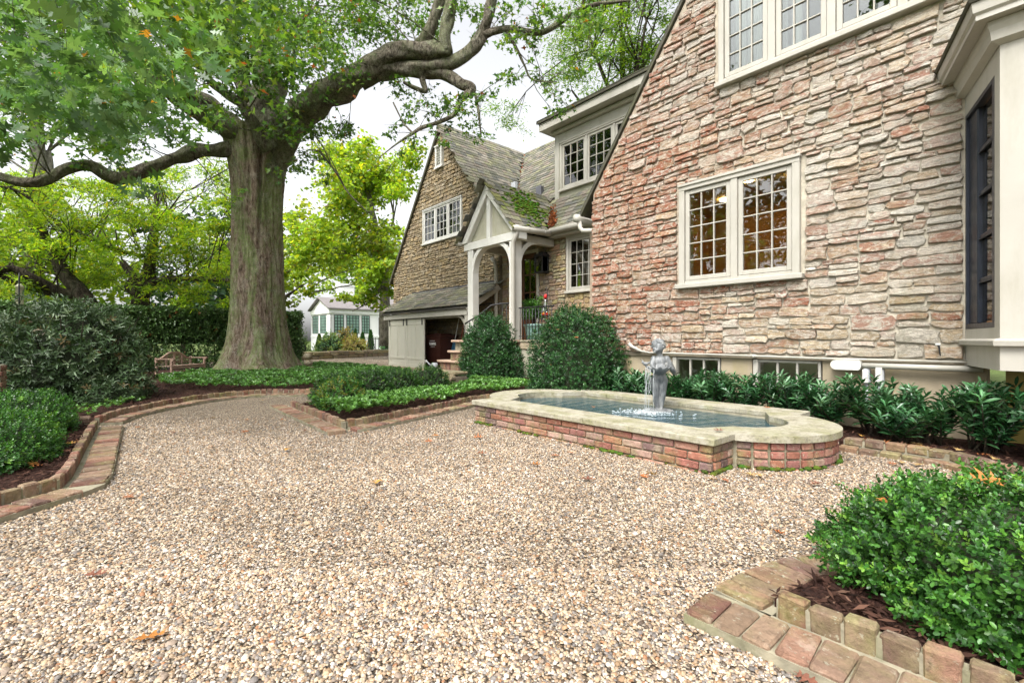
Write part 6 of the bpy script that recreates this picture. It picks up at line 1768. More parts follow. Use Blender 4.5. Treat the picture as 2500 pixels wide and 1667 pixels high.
# ---- golden maple beyond the wing, and the tree behind the house
mp_ = thing('maple_tree', 'golden yellow-green maple between the oak and the stone wing', 'tree', (MAPLE['trunk'][0][0], MAPLE['trunk'][0][1], 0))
limbs(mp_, MAPLE, M['grey_bark'])
foliage(mp_, MAPLE_FOL, 420, .24, SH_DIAMOND, [(.28, .43, .045), (.36, .48, .05), (.2, .35, .04), (.46, .47, .05), (.34, .16, .05)], [5, 4, 4, 1.5, .15], M['light_leaf'], .7)
twigs(mp_, MAPLE, MAPLE_FOL, M['grey_bark'], .025)
bt = thing('shade_tree', 'bright green spreading tree rising behind the dormer roof', 'tree', (-15.6, 21.5, 0))
BT = {'trunk': [(-15.6, 21.5, 0, .4), (-15.5, 21.5, 8, .32), (-15.3, 21.4, 12, .22), (-15.2, 21.2, 17, .12)], 'bough': [(-15.5, 21.5, 10, .16), (-16.6, 20.6, 13, .1), (-17.6, 19.8, 15, .05)], 'bough2': [(-15.4, 21.4, 11, .16), (-14, 20.5, 14, .1), (-12.8, 19.8, 16.5, .05)], 'bough3': [(-15.3, 21.4, 13, .14), (-16.2, 20.5, 16, .09), (-17, 20, 19, .05)]}
limbs(bt, BT, M['dark_bark'])
btc = [(-15.3 + random.gauss(0, 2.0), 20.8 + random.gauss(0, 1.6), random.uniform(13.5, 24), random.uniform(.7, 1.3)) for _ in range(62)]
foliage(bt, btc, 520, .22, SH_NEEDLE, [(.12, .25, .02), (.18, .31, .03), (.08, .18, .02), (.24, .34, .03)], [5, 4, 3, 2], M['light_leaf'], .6)
twigs(bt, BT, btc, M['dark_bark'], .025)

# ---- trees standing across the court, seen only as reflections in the windows, and far trees
def round_tree(label, x, y, h, r, zc, pal, wts, n=26, per=60, size=.3, name='broadleaf_tree', group=None, bark='dark_bark', mat='oak_leaf', tr=.3):
    t = thing(name, label, 'tree', (x, y, 0), group)
    D = {'trunk': [(x, y, -.1, tr), (x + .1, y, zc * .5, tr * .8), (x, y + .1, zc, tr * .5), (x, y, h * .85, tr * .2)]}
    for i in range(4):
        a = i * 1.6 + x
        D['b%d' % i] = [(x, y, zc * .6, tr * .4), (x + math.cos(a) * r * .4, y + math.sin(a) * r * .4, zc * .9, tr * .25), (x + math.cos(a) * r * .8, y + math.sin(a) * r * .8, zc * 1.15, tr * .1)]
    limbs(t, D, M[bark], seg=7)
    cl = []
    for _ in range(n):
        v = Vector((random.gauss(0, 1), random.gauss(0, 1), random.gauss(0, 1))).normalized() * random.uniform(.35, .95)
        cl.append((x + v.x * r, y + v.y * r, zc + (h - zc) * .35 + v.z * (h - zc) * .75, random.uniform(.22, .36) * r))
    foliage(t, cl, per, size, SH_DIAMOND, pal, wts, M[mat], .75)
    return t
GP = [(.05, .11, .025), (.07, .15, .03), (.1, .19, .03), (.035, .08, .02)]
RG = 'trees across the court, mirrored in the window panes'
round_tree('leafy green tree across the court, mirrored in the lower casement window', -11, -9.5, 13, 4.6, 5.5, GP, [4, 4, 3, 3], 46, 110, .28, group=RG)
round_tree('leafy green tree beyond the lawn, mirrored in the upper casements', -5.5, -12, 15, 4.6, 6.0, GP, [4, 4, 3, 3], 46, 100, .3, group=RG)
FP = [(.22, .36, .05), (.3, .43, .06), (.36, .46, .06), (.15, .27, .05)]
BG = 'trees beyond the neighbouring house'
for (lab, x, y, h, r, zc, pal) in (
    ('tall green tree directly behind the white house chimney', -62, 26, 17, 6.0, 8, FP),
    ('pale green tree showing left of the white house', -52, 12, 13, 5, 6, [(.2, .28, .03), (.28, .33, .03), (.13, .2, .03)]),
    ('hazy green tree behind the right end of the white house', -62, 38, 18, 6.5, 8, FP),
    ('bluish green conifer-like tree above the hedge', -36, 4, 9, 4.2, 3.5, [(.05, .11, .07), (.07, .14, .08), (.04, .09, .05)]),
    ('mid green tree behind the level locust bough', -34, -2.5, 9, 4.5, 3, FP),
    ('broad green tree behind the dark crooked locust', -29, -7, 9, 4.5, 3, FP),
    ('yellow-green tree in the gap between hedge and oak', -40, 9.5, 12, 4.5, 5, [(.24, .32, .03), (.32, .36, .03), (.16, .24, .03)])):
    wts = [3] * len(pal)
    round_tree(lab, x, y, h, r, zc, pal, wts, 30, 65 if r > 4.6 else 70, .5 if r > 4.6 else .4, group=BG, mat='light_leaf')

# ------------------------------------------------------------------ shrubs, hedges and ground cover
def sprigs(base, d, m, length, size, shape, cols, spread=1.0, start=.2, tipup=.2):
    """m leaves spiralling up each stem; returns arrays for leaves()"""
    n = len(base)
    d = unit(d)
    ref = unit(np.cross(d, rand_unit(n)))
    b = np.cross(d, ref)
    ph = RNG.uniform(0, 6.28, n)
    P, A, N, C, Sz = [], [], [], [], []
    L = length if hasattr(length, '__len__') else np.full(n, length)
    for j in range(m):
        t = start + (1 - start) * j / max(1, m - 1)
        a = ph + j * 2.4
        out = ref * np.cos(a)[:, None] + b * np.sin(a)[:, None]
        P.append(base + d * (L * t)[:, None])
        A.append(out * spread + d * (.35 + .8 * t) + RNG.normal(0, .18, (n, 3)))
        N.append(d * 1.0 - out * .3 + RNG.normal(0, .22, (n, 3)) + np.array([0, 0, tipup]))
        C.append(cols * (1 + .12 * RNG.normal(size=(n, 1))) * (.85 + .3 * t))
        Sz.append(size * RNG.uniform(.7, 1.15, n) * (1.05 - .3 * t))
    return np.concatenate(P), np.concatenate(A), np.concatenate(N), np.concatenate(Sz), np.clip(np.concatenate(C), .003, .9)

def shell(n, c, rad, z0, bump=.1, freq=2.5, pw=2.4, inner=.82):
    """points and normals over a rounded shrub body: centre c=(x,y), radii (rx,ry,height), from z0"""
    u = rand_unit(n)
    u[:, 2] = np.abs(u[:, 2]) * 1.0 - .22
    u = unit(u)
    k = (np.abs(u[:, 0]) ** pw + np.abs(u[:, 1]) ** pw + np.abs(u[:, 2]) ** pw) ** (-1 / pw)
    q = u * k[:, None]
    bm = np.array([1 + bump * noise.noise(Vector(p) * freq + Vector((c[0], c[1], 0))) + bump * .5 * noise.noise(Vector(p) * freq * 2.3 + Vector((c[1], c[0], 3))) for p in q])
    dep = 1 - (1 - inner) * RNG.random(n) ** 1.6
    p = q * (bm * dep)[:, None] * np.array(rad)
    p[:, 2] += z0
    p += np.array((c[0], c[1], 0))
    nr = unit(u / np.array(rad))
    return p, nr, dep

def shrub(name, label, c, rad, z0, n, m, leaf, pal, wts, mat, cat='shrub', group=None, shape=SH_FOLD, bump=.12, spread=1.0, slen=2.2, core=True, freq=2.5, inner=.8, rand=.55, pw=2.4, upb=.35):
    root = thing(name, label, cat, (c[0], c[1], 0), group)
    p, nr, dep = shell(n, c, rad, z0, bump, freq, pw, inner)
    keep = p[:, 2] > .06
    p, nr, dep = p[keep], nr[keep], dep[keep]
    d = nr + np.array([0, 0, upb]) + rand * RNG.normal(size=p.shape)
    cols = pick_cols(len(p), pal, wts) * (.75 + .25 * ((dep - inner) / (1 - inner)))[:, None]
    P, A, N, Sz, C = sprigs(p - nr * leaf * slen * .7, d, m, leaf * slen, leaf, shape, cols, spread)
    leaves('foliage', P, A, N, Sz, shape, C, mat, root)
    if core:
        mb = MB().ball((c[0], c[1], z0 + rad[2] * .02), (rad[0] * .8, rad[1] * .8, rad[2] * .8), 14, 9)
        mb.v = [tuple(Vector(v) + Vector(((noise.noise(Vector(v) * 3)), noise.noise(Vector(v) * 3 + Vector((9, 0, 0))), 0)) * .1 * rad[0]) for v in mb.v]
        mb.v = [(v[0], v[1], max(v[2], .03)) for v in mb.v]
        mb.build('dark_core', M['shade_core'], root, True)  # solid dark body added behind the leaves for density, stands in for shaded twigs
    return root

M['shade_core'] = paint('shade_coloured_core', (.03, .04, .018), .95, .5, 20, .8, 40)  # colour of the solid cores, inner shade of the foliage put into it
BXP = [(.04, .135, .02), (.06, .175, .025), (.09, .235, .032), (.025, .08, .016), (.17, .34, .045)]
BXW = [5, 5, 3, 4, .9]
BG_ = 'clipped boxwood'
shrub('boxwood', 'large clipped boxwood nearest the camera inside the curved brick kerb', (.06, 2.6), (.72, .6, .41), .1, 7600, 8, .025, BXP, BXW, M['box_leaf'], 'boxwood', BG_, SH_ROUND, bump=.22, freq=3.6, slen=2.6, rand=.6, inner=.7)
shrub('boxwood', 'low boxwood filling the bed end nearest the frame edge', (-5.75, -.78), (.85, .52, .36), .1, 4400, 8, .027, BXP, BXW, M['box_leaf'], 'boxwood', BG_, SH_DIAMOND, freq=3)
shrub('boxwood', 'second low boxwood beside the brick pier', (-7.15, -.68), (.72, .48, .42), .1, 3000, 8, .029, BXP, BXW, M['box_leaf'], 'boxwood', BG_, SH_DIAMOND, freq=3)
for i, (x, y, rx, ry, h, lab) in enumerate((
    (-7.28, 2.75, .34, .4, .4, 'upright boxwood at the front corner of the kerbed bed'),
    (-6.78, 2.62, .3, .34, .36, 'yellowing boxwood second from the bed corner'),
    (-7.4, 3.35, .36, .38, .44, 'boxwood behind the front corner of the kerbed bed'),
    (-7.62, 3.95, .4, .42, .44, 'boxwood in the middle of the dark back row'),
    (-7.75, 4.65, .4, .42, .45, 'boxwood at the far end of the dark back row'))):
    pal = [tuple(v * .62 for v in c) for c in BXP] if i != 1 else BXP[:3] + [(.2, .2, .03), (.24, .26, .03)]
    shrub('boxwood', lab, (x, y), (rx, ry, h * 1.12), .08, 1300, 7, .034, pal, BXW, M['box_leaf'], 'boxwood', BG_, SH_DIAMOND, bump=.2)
HP = [(.02, .075, .018), (.032, .1, .024), (.05, .135, .034), (.015, .055, .014)]
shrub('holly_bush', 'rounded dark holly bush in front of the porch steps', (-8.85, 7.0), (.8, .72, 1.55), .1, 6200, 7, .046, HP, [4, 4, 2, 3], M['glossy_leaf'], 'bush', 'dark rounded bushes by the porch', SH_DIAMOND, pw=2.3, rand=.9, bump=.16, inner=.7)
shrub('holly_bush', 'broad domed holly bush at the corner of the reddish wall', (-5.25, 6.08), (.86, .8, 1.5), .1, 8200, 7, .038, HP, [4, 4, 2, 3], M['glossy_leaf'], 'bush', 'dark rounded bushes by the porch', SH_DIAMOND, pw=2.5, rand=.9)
shrub('holly_bush', 'small dark side shoot beside the porch downspout', (-8.25, 7.3), (.26, .26, .75), .15, 500, 6, .05, HP, [4, 4, 2, 3], M['glossy_leaf'], 'bush', None, pw=2.0)

# leatherleaf viburnum
VP = [(.07, .125, .05), (.1, .16, .075), (.045, .085, .032), (.15, .2, .11), (.16, .12, .05)]
vb = shrub('viburnum', 'big leathery viburnum with drooping grey-green leaves', (-10.65, -.38), (1.06, 1.02, 1.5), .2, 3400, 7, .11, VP, [5, 4, 4, 2, .6], M['glossy_leaf'], 'shrub', None, SH_LONG, .2, 1.0, 1.2, True, 2.2, .62, .7, 2.6, -.15)
mb = MB()
for i in range(26):
    a = random.uniform(0, 6.28)
    x, y = -10.75 + .5 * math.cos(a), -.45 + .5 * math.sin(a)
    e = (-10.75 + 1.05 * math.cos(a), -.45 + 1.0 * math.sin(a), random.uniform(.6, 1.5))
    mb.tube([(x, y, .02), ((x + e[0]) / 2, (y + e[1]) / 2, e[2] * .6), e], [.016, .012, .006], 5)
stuff(mb.build('stems', M['dark_bark'], vb, True))
shrub('viburnum', 'low leafy viburnum sucker at the foot of the big viburnum', (-9.75, .05), (.5, .4, .4), .08, 320, 7, .1, VP, [5, 4, 4, 2, .3], M['glossy_leaf'], 'shrub', None, SH_LONG, .2, 1.0, 1.2, True, 2.2, .62, .7, 2.2, 0)

# clipped hedge behind the bench and the oak
hg = thing('hedge', 'tall dark clipped hedge behind the bench and the oak trunk', 'hedge', (-19.5, 2.3, 0))
n = 17000
hy = RNG.uniform(-2.6, 5.75, n)
face = RNG.random(n)
hx = np.where(face < .6, -18.95 - np.abs(RNG.normal(0, .12, n)), RNG.uniform(-20, -18.95, n))
hz = np.where(face < .6, RNG.uniform(.15, 2.0, n), 2.02 - np.abs(RNG.normal(0, .1, n)))
endm = RNG.random(n) < .08
hy = np.where(endm, 5.75 - np.abs(RNG.normal(0, .08, n)), hy)
hx = np.where(endm, RNG.uniform(-20, -18.95, n), hx)
gap = (np.abs(hy - 2.1) < .9) & (np.abs(hz - .75) < .34) & (RNG.random(n) < .45)
hp = np.stack([hx, hy, hz], 1)[~gap]
n = len(hp)
cols = pick_cols(n, [(.075, .15, .04), (.1, .19, .055), (.05, .1, .03), (.15, .22, .08), (.25, .1, .03)], [5, 4, 4, 1.5, .12])
P, A, N, Sz, C = sprigs(hp, rand_unit(n) + np.array([.6, 0, .5]), 4, .14, .1, SH_DIAMOND, cols)
leaves('foliage', P, A, N, Sz, SH_DIAMOND, C, M['glossy_leaf'], hg)
mb = MB()
for i in range(46):
    y = random.uniform(-2.5, 5.7)
    if abs(y - 2.1) < .8 and i % 3:
        continue
    mb.tube([(-19.4 + random.gauss(0, .15), y, 0), (-19.4 + random.gauss(0, .2), y + random.gauss(0, .15), 1), (-19.4 + random.gauss(0, .2), y + random.gauss(0, .2), 1.9)], [.03, .02, .008], 5)
stuff(mb.build('stems', M['dark_bark'], hg, True))
MB().box(-19.95, -2.6, .9, -19.3, 5.6, 1.85, .1).build('dark_core', M['shade_core'], hg)  # dark box added to fill the hedge, its inner shade is painted

# laurels along the house wall
LRP = [(.028, .095, .034), (.045, .135, .05), (.07, .175, .068), (.1, .2, .1)]
def laurel(x, y, h, w_, lab, stems=11):
    root = thing('laurel', lab, 'shrub', (x, y, .06), 'cherry laurels along the foundation')
    base, dr, L = [], [], []
    mb = MB()
    for i in range(stems):
        a = random.uniform(0, 6.28)
        rr = random.uniform(.2, 1) * w_
        top = Vector((x + rr * math.cos(a), y + rr * math.sin(a) * .8, .08 + h * random.uniform(.55, 1.0)))
        b0 = Vector((x + random.gauss(0, .05), y + random.gauss(0, .04), .04))
        mid = b0.lerp(top, .55) + Vector((0, 0, .03))
        mb.tube([b0, mid, top], [.009, .007, .004], 5)
        d = (top - mid).normalized() * .5 + Vector((random.gauss(0, .25), random.gauss(0, .25), .8))
        for f in (1.0, .78, .55, .34):
            q = b0.lerp(top, f) if f < .9 else top
            base.append(tuple(q))
            dr.append(tuple(d))
    base, dr = np.array(base), np.array(dr)
    cols = pick_cols(len(base), LRP, [4, 4, 3, 1.5])
    P, A, N, Sz, C = sprigs(base, dr, 9, .085, .118, SH_LONG, cols, .95, .1, .3)
    leaves('foliage', P, A, N, Sz, SH_LONG, C, M['laurel_leaf'], root)
    stuff(mb.build('stems', M['dark_bark'], root, True))
LX = [(-4.35, 6.05, .42, 'beside the domed holly bush'), (-3.9, 6.05, .38, 'just behind the statue'), (-3.42, 6.08, .42, 'under the first basement window'), (-2.95, 6.06, .45, 'right of the first basement window'), (-2.5, 6.05, .43, 'below the concrete pier between the basement windows'), (-2.05, 6.06, .46, 'under the second basement window'), (-1.6, 6.04, .4, 'below the white conduit body'), (-1.2, 5.98, .46, 'in front of the two grey junction boxes'), (-.78, 5.9, .42, 'below the long drain pipe'), (-.36, 5.78, .48, 'at the corner of the concrete foundation'), (.08, 5.55, .46, 'under the bay window'), (.5, 5.3, .44, 'at the far end of the kerb below the bay'), (-.95, 5.72, .3, 'low and in front of the others by the kerb')]
for x, y, h, lab in LX:
    laurel(x, y, h * 1.05, .36, 'glossy dark laurel ' + lab, 26)

# pachysandra ground cover
def groundcover(label, poly, n, zb, ex=(), leaf=.062, hjit=.07, pal=None, m=7):
    xs = [p[0] for p in poly]
    ys = [p[1] for p in poly]
    x, y = RNG.uniform(min(xs), max(xs), n), RNG.uniform(min(ys), max(ys), n)
    k = inpoly(x, y, poly)
    for (cx, cy, r) in ex:
        k &= (x - cx) ** 2 + (y - cy) ** 2 > r * r
    x, y = x[k], y[k]
    hgt = zb + hjit * (1 + np.array([noise.noise(Vector((a * 2.2, b * 2.2, 0))) for a, b in zip(x, y)])) + RNG.uniform(0, .05, len(x))
    base = np.stack([x, y, hgt], 1)
    d = np.array([0, 0, 1.0]) + RNG.normal(0, .28, base.shape)
    cols = pick_cols(len(x), pal or [(.09, .21, .04), (.13, .29, .06), (.19, .36, .1), (.06, .15, .03)], [5, 4, 3, 3])
    P, A, N, Sz, C = sprigs(base, d, m, .03, leaf, SH_DIAMOND, cols, 1.3, .3, .8)
    o = leaves('ground_cover', P, A, N, Sz, SH_DIAMOND, C, M['box_leaf'])
    return tag(o, label, None, kind='stuff')
groundcover('pachysandra carpet at the front of the corner bed', [(-6.9, 2.2), (-5.4, 2.16), (-5.44, 2.44), (-5.72, 3.2), (-6.02, 4.0), (-6.3, 4.8), (-6.15, 5.5), (-5.9, 6.2), (-7.2, 6.6), (-8.4, 6.2), (-7.4, 5.2), (-7.1, 4.0), (-6.9, 3.2)], 4800, .1)
groundcover('dark green ground cover spreading round the oak roots', [(-9.8, 2.2), (-9.5, 3.0), (-9.3, 3.7), (-9.4, 4.6), (-9.8, 5.4), (-11.5, 6.35), (-14, 6.7), (-16.4, 6.6), (-17.5, 5.8), (-16.9, 3.0), (-15.3, 1.9), (-13.5, .9), (-11.8, .9), (-10.6, 1.5)], 9500, .08, [(-15.3, 3.45, 1.15)], .07, .08, [(.07, .18, .035), (.1, .24, .05), (.15, .29, .08), (.05, .12, .025)], 6)
groundcover('sparse leafy seedlings at the foot of the viburnum', [(-7.5, -.3), (-8.4, .1), (-9.0, .5), (-9.3, .2), (-8.6, -.7), (-7.7, -.7)], 150, .07, (), .06, .03)

# ------------------------------------------------------------------ cherub statue in the basin
def lead_mat():
    t = NT('weathered_lead')
    n = t.noise(14, 6, .65, (1, 1, .4), .4)
    c = t.ramp(n, [(.3, (.075, .085, .09)), (.5, (.2, .21, .215)), (.7, (.36, .365, .355))])
    sp = t.ramp(t.noise(6, 5, .6, (1, 1, .3)), [(.56, (0,)), (.7, (.45,))])
    c = t.mix(sp, c, (.3, .24, .14))
    t.bsdf(c, .6, t.bump(t.noise(60, 4), .3, .003), .4, .25)
    return t.done()
M['lead'] = lead_mat()
ST_R, ST_V = Vector((.6575, .7535, 0)), Vector((.7535, -.6575, 0))
MST = Matrix(((ST_R.x * .92, ST_V.x * .92, 0, SX), (ST_R.y * .92, ST_V.y * .92, 0, SY), (0, 0, 1.0, .19), (0, 0, 0, 1)))

def capsule(mb, pts, rad, n=12):
    mb.tube(pts, rad, n)
    for p, r in zip(pts, rad):
        mb.ball(p, r, n, 8)

def fuse(mb, voxel, iters, name, mat, parent, Mx):
    me = mb.mesh(name + '_raw')
    ob = bpy.data.objects.new(name + '_raw', me)
    COL.objects.link(ob)
    r = ob.modifiers.new('r', 'REMESH')
    r.mode = 'VOXEL'
    r.voxel_size = voxel
    s = ob.modifiers.new('s', 'SMOOTH')
    s.factor = .5
    s.iterations = iters
    dg = bpy.context.evaluated_depsgraph_get()
    new = bpy.data.meshes.new_from_object(ob.evaluated_get(dg))
    bpy.data.objects.remove(ob)
    bpy.data.meshes.remove(me)
    new.name = name
    new.transform(Mx)
    new.polygons.foreach_set('use_smooth', [True] * len(new.polygons))
    new.materials.clear()
    return link(name, new, mat, parent)

stt = thing('cherub_statue', 'weathered lead cherub holding a scallop shell, standing in the fountain water', 'statue', (SX, SY, .19))
b = MB()
b.ball((.02, 0, .585), (.098, .07, .09))
b.ball((.015, .02, .5), (.088, .078, .09))
b.ball((.01, .0, .4), (.1, .078, .075))
b.ball((-.02, -.05, .385), (.06, .045, .06))
b.ball((.06, -.05, .385), (.06, .045, .06))
for s, x0, x1, x2, x3 in ((-1, -.045, -.047, -.035, -.02), (1, .06, .047, .042, .037)):
    capsule(b, [(x0, .0, .37), (x1, .012, .285), (x1 + .004, .015, .2), (x2, .0, .13), (x3, -.005, .035)], [.062, .056, .041, .038, .024])
    b.ball((x3 - .01, .035, .018), (.024, .052, .02))
capsule(b, [(.02, .0, .645), (.005, .012, .69)], [.045, .04])
b.ball((-.008, .018, .765), (.068, .074, .082))
b.ball((-.05, .045, .735), (.036, .034, .032))
b.ball((-.082, .062, .752), (.014, .013, .013))
b.ball((-.068, .055, .712), (.018, .018, .014))
b.ball((-.08, .04, .735), (.016, .016, .018))
b.ball((-.04, .078, .735), (.017, .016, .018))
capsule(b, [(.105, .0, .625), (.15, .01, .55), (.2, .02, .47)], [.044, .04, .034])
capsule(b, [(.2, .02, .47), (.15, .07, .51), (.085, .09, .555)], [.034, .03, .022])
for i, (dx, dz) in enumerate(((-.03, .022), (-.037, .01), (-.036, -.002), (-.03, -.012))):
    capsule(b, [(.085, .095, .56), (.085 + dx * .6, .1, .56 + dz), (.085 + dx, .096, .557 + dz * 1.2)], [.01, .0085, .007], 8)
capsule(b, [(.09, .095, .565), (.08, .1, .59)], [.01, .008], 8)
capsule(b, [(-.062, .0, .625), (-.095, .04, .56), (-.09, .075, .515)], [.042, .036, .03])
capsule(b, [(-.09, .075, .515), (-.075, .12, .505)], [.028, .022])
for i in range(4):
    capsule(b, [(-.075, .12, .505), (-.06 + i * .018 - .03, .15, .5), (-.06 + i * .02 - .03, .17, .512)], [.011, .0085, .007], 8)
capsule(b, [(-.08, .12, .515), (-.11, .135, .53)], [.01, .008], 8)
body = fuse(b, .0078, 3, 'figure', M['lead'], stt, MST)
h = MB()
h.ball((.004, -.008, .792), (.088, .084, .07))
for i in range(120):
    u = Vector((random.gauss(0, 1), random.gauss(0, 1), random.gauss(.2, 1))).normalized()
    if u.z < -.4 or (u.y - u.x > .55 and u.z < .4):
        continue
    c = Vector((.0, -.005, .785)) + Vector((u.x * .084, u.y * .082, u.z * .078))
    h.ball(c, random.uniform(.012, .018), 8, 6)
fuse(h, .005, 1, 'hair', M['lead'], body, MST)
sh = MB()
cx, cy, cz = -.035, .13, .53
rings = []
NS = 44
for (rr, z, f) in ((.02, -.075, 0), (.06, -.066, .02), (.105, -.04, .05), (.135, -.005, .09), (.142, .012, .1), (.13, .01, .09), (.1, -.022, .05), (.05, -.045, .02), (.01, -.05, 0)):
    rings.append([(cx + rr * 1.1 * (1 + f * math.cos(11 * 2 * math.pi * k / NS)) * math.cos(2 * math.pi * k / NS), cy + rr * .8 * (1 + f * math.cos(11 * 2 * math.pi * k / NS)) * math.sin(2 * math.pi * k / NS), cz + z + f * .12 * math.cos(11 * 2 * math.pi * k / NS)) for k in range(NS)])
vs = [p for r_ in rings for p in r_]
fs = [(i * NS + k, i * NS + (k + 1) % NS, (i + 1) * NS + (k + 1) % NS, (i + 1) * NS + k) for i in range(len(rings) - 1) for k in range(NS)]
sh.add(vs, fs)
sh.build('shell_bowl', M['lead'], stt, True, M=MST)
bd = MB()
bd.ball((-.205, .12, .575), (.038, .022, .022))
bd.ball((-.24, .12, .592), (.017, .015, .015))
capsule(bd, [(-.255, .12, .59), (-.268, .12, .584)], [.006, .002], 6)
capsule(bd, [(-.175, .12, .58), (-.14, .12, .6)], [.016, .006], 8)
capsule(bd, [(-.215, .1, .58), (-.25, .08, .625)], [.014, .004], 8)
capsule(bd, [(-.205, .12, .555), (-.19, .12, .54)], [.012, .01], 8)
fuse(bd, .004, 1, 'bird', M['lead'], stt, MST)
pb = MB().lathe([(.2, -.02), (.19, .006), (.15, .022), (.08, .03), (.02, .032)], 0.01, 0, 26)
pb.v = [tuple(Vector(p) + Vector((0, 0, .008)) * noise.noise(Vector(p) * 24)) for p in pb.v]
pb.build('plinth', M['lead'], stt, True, M=MST)
# falling water and splash
def spray_mat():
    t = NT('white_water')
    b = t.bsdf((.85, .9, .92), .08, None, .6)
    b.inputs['Transmission Weight'].default_value = .55
    b.inputs['IOR'].default_value = 1.33
    return t.done()
ws_ = MB()
for (x, y, zt) in ((-.205, .13, .535), (-.19, .15, .54), (-.17, .16, .535), (-.155, .17, .53), (-.12, .2, .53), (-.19, .11, .54)):
    p = Vector((x, y, zt))
    pts, rad = [], []
    for i in range(16):
        f = i / 15
        pts.append((p.x - .02 * math.sqrt(f) + random.gauss(0, .003), p.y + .03 * math.sqrt(f) + random.gauss(0, .003), p.z - (zt - .012) * f))
        rad.append(max(.0012, .0042 * (1 - .5 * f) * random.uniform(.4, 1.3)))
    ws_.tube(pts, rad, 6)
for i in range(60):
    f = random.random()
    ws_.ball((-.19 + random.gauss(0, .03), .14 + random.gauss(0, .03), .5 * (1 - f) + .02), random.uniform(.0015, .004), 6, 4)
wst = ws_.build('water_stream', spray_mat(), ft, True, M=MST)
sp = MB()
for i in range(420):
    a, rr = random.uniform(0, 6.28), abs(random.gauss(0, .13))
    sp.ball((-.2 + rr * math.cos(a) * 1.4, .16 + rr * math.sin(a), .012 + abs(random.gauss(0, .018)) * math.exp(-rr * 6)), random.uniform(.0015, .005), 6, 4)
stuff(sp.build('splash', M_spray if False else bpy.data.materials['white_water'], ft, True, M=MST))
fo = MB()
for i in range(260):
    a, rr = random.uniform(0, 6.28), abs(random.gauss(0, .14))
    fo.ball((-.2 + rr * math.cos(a) * 1.5, .16 + rr * math.sin(a), .011), (random.uniform(.006, .02), random.uniform(.003, .008), .0025), 7, 4)
stuff(fo.build('foam', paint('water_foam', (.75, .8, .82), .4, .05), ft, True, M=MST))

# ------------------------------------------------------------------ bench
M['teak'] = paint('weathered_teak', (.36, .24, .18), .8, .35, 14, .5, 70, (.22, .19, .15), .5)
bx = Vector((-.743, .669, 0))
by = Vector((.669, .743, 0))
Bm = Matrix(((bx.x, by.x, 0, -15.96), (bx.y, by.y, 0, 1.68), (0, 0, 1, .06), (0, 0, 0, 1)))
bn = thing('garden_bench', 'small weathered teak bench with arched slatted back beside the hedge', 'bench', (-15.96, 1.68, .06))
Wd = .68
for s in (-1, 1):
    MB().box(s * (Wd - .03) - .025, -.25, 0, s * (Wd - .03) + .025, -.2, .62 - .12, .006).build('leg', M['teak'], bn, M=Bm)
    MB().box(s * (Wd - .03) - .025, .16, 0, s * (Wd - .03) + .025, .21, .45, .006).build('leg', M['teak'], bn, M=Bm)
    mb = MB().box(s * (Wd - .03) - .035, -.22, .45, s * (Wd - .03) + .035, .22, .48, .01)
    mb.tube([(s * (Wd - .03) - .035, .22, .455), (s * (Wd - .03) + .035, .22, .455)], .04, 12)
    mb.build('arm', M['teak'], bn, M=Bm)
for k in range(5):
    MB().box(-Wd + .03, -.17 + k * .08, .27, Wd - .03, -.11 + k * .08, .29, .004).build('slat', M['teak'], bn, M=Bm)
MB().box(-Wd + .03, .165, .2, Wd - .03, .2, .268, .004).build('seat_rail', M['teak'], bn, M=Bm)
MB().box(-.02, .17, 0, .02, .2, .2, .004).build('leg', M['teak'], bn, M=Bm)
MB().box(-Wd + .06, -.23, .06, Wd - .06, -.2, .1, .004).build('stretcher', M['teak'], bn, M=Bm)
def arch(x):
    t = abs(x) / Wd
    return .66 - .0 if t < .18 else (.66 - .15 * ((t - .18) / .5) ** 1.3 if t < .68 else .51 - .02 * math.sin((t - .68) / .32 * math.pi))
mb = MB()
xs = np.linspace(-Wd, Wd, 37)
for a, b_ in zip(xs, xs[1:]):
    mb.prism([(a, -.245, arch(a) - .05), (b_, -.245, arch(b_) - .05), (b_, -.245, arch(b_)), (a, -.245, arch(a))], (0, .045, 0))
mb.build('back_rail', M['teak'], bn, M=Bm)
for x in (-.3, 0, .3):
    MB().box(x - .02, -.24, .29, x + .02, -.205, arch(x) - .03, .004).build('back_post', M['teak'], bn, M=Bm)
for k in range(6):
    z = .34 + k * .05
    xe = max([x for x in np.linspace(0, Wd - .05, 40) if arch(x) - .05 > z] or [.05])
    MB().box(-xe, -.235, z - .011, xe, -.215, z + .011, .003).build('slat', M['teak'], bn, M=Bm)

# ------------------------------------------------------------------ things in and around the porch
M['bin'] = paint('brown_plastic', (.045, .014, .01), .45, .1, 6, .05)
bn2 = thing('wheelie_bin', 'dark brown plastic wheelie bin with white lettering in the bin store', 'bin', (-14.75, 9.35, 0))
mb = MB()
vs = []
for (z, hx, y0, y1) in ((.05, .42, 9.12, 9.6), (1.08, .56, 9.0, 9.72), (1.14, .6, 8.97, 9.75), (1.18, .6, 8.97, 9.75)):
    vs += [(-14.75 - hx, y0, z), (-14.75 + hx, y0, z), (-14.75 + hx, y1, z), (-14.75 - hx, y1, z)]
fs = [(i * 4 + k, i * 4 + (k + 1) % 4, (i + 1) * 4 + (k + 1) % 4, (i + 1) * 4 + k) for i in range(3) for k in range(4)] + [(3, 2, 1, 0), (12, 13, 14, 15)]
body_ = MB().add(vs, fs).build('bin_body', M['bin'], bn2)
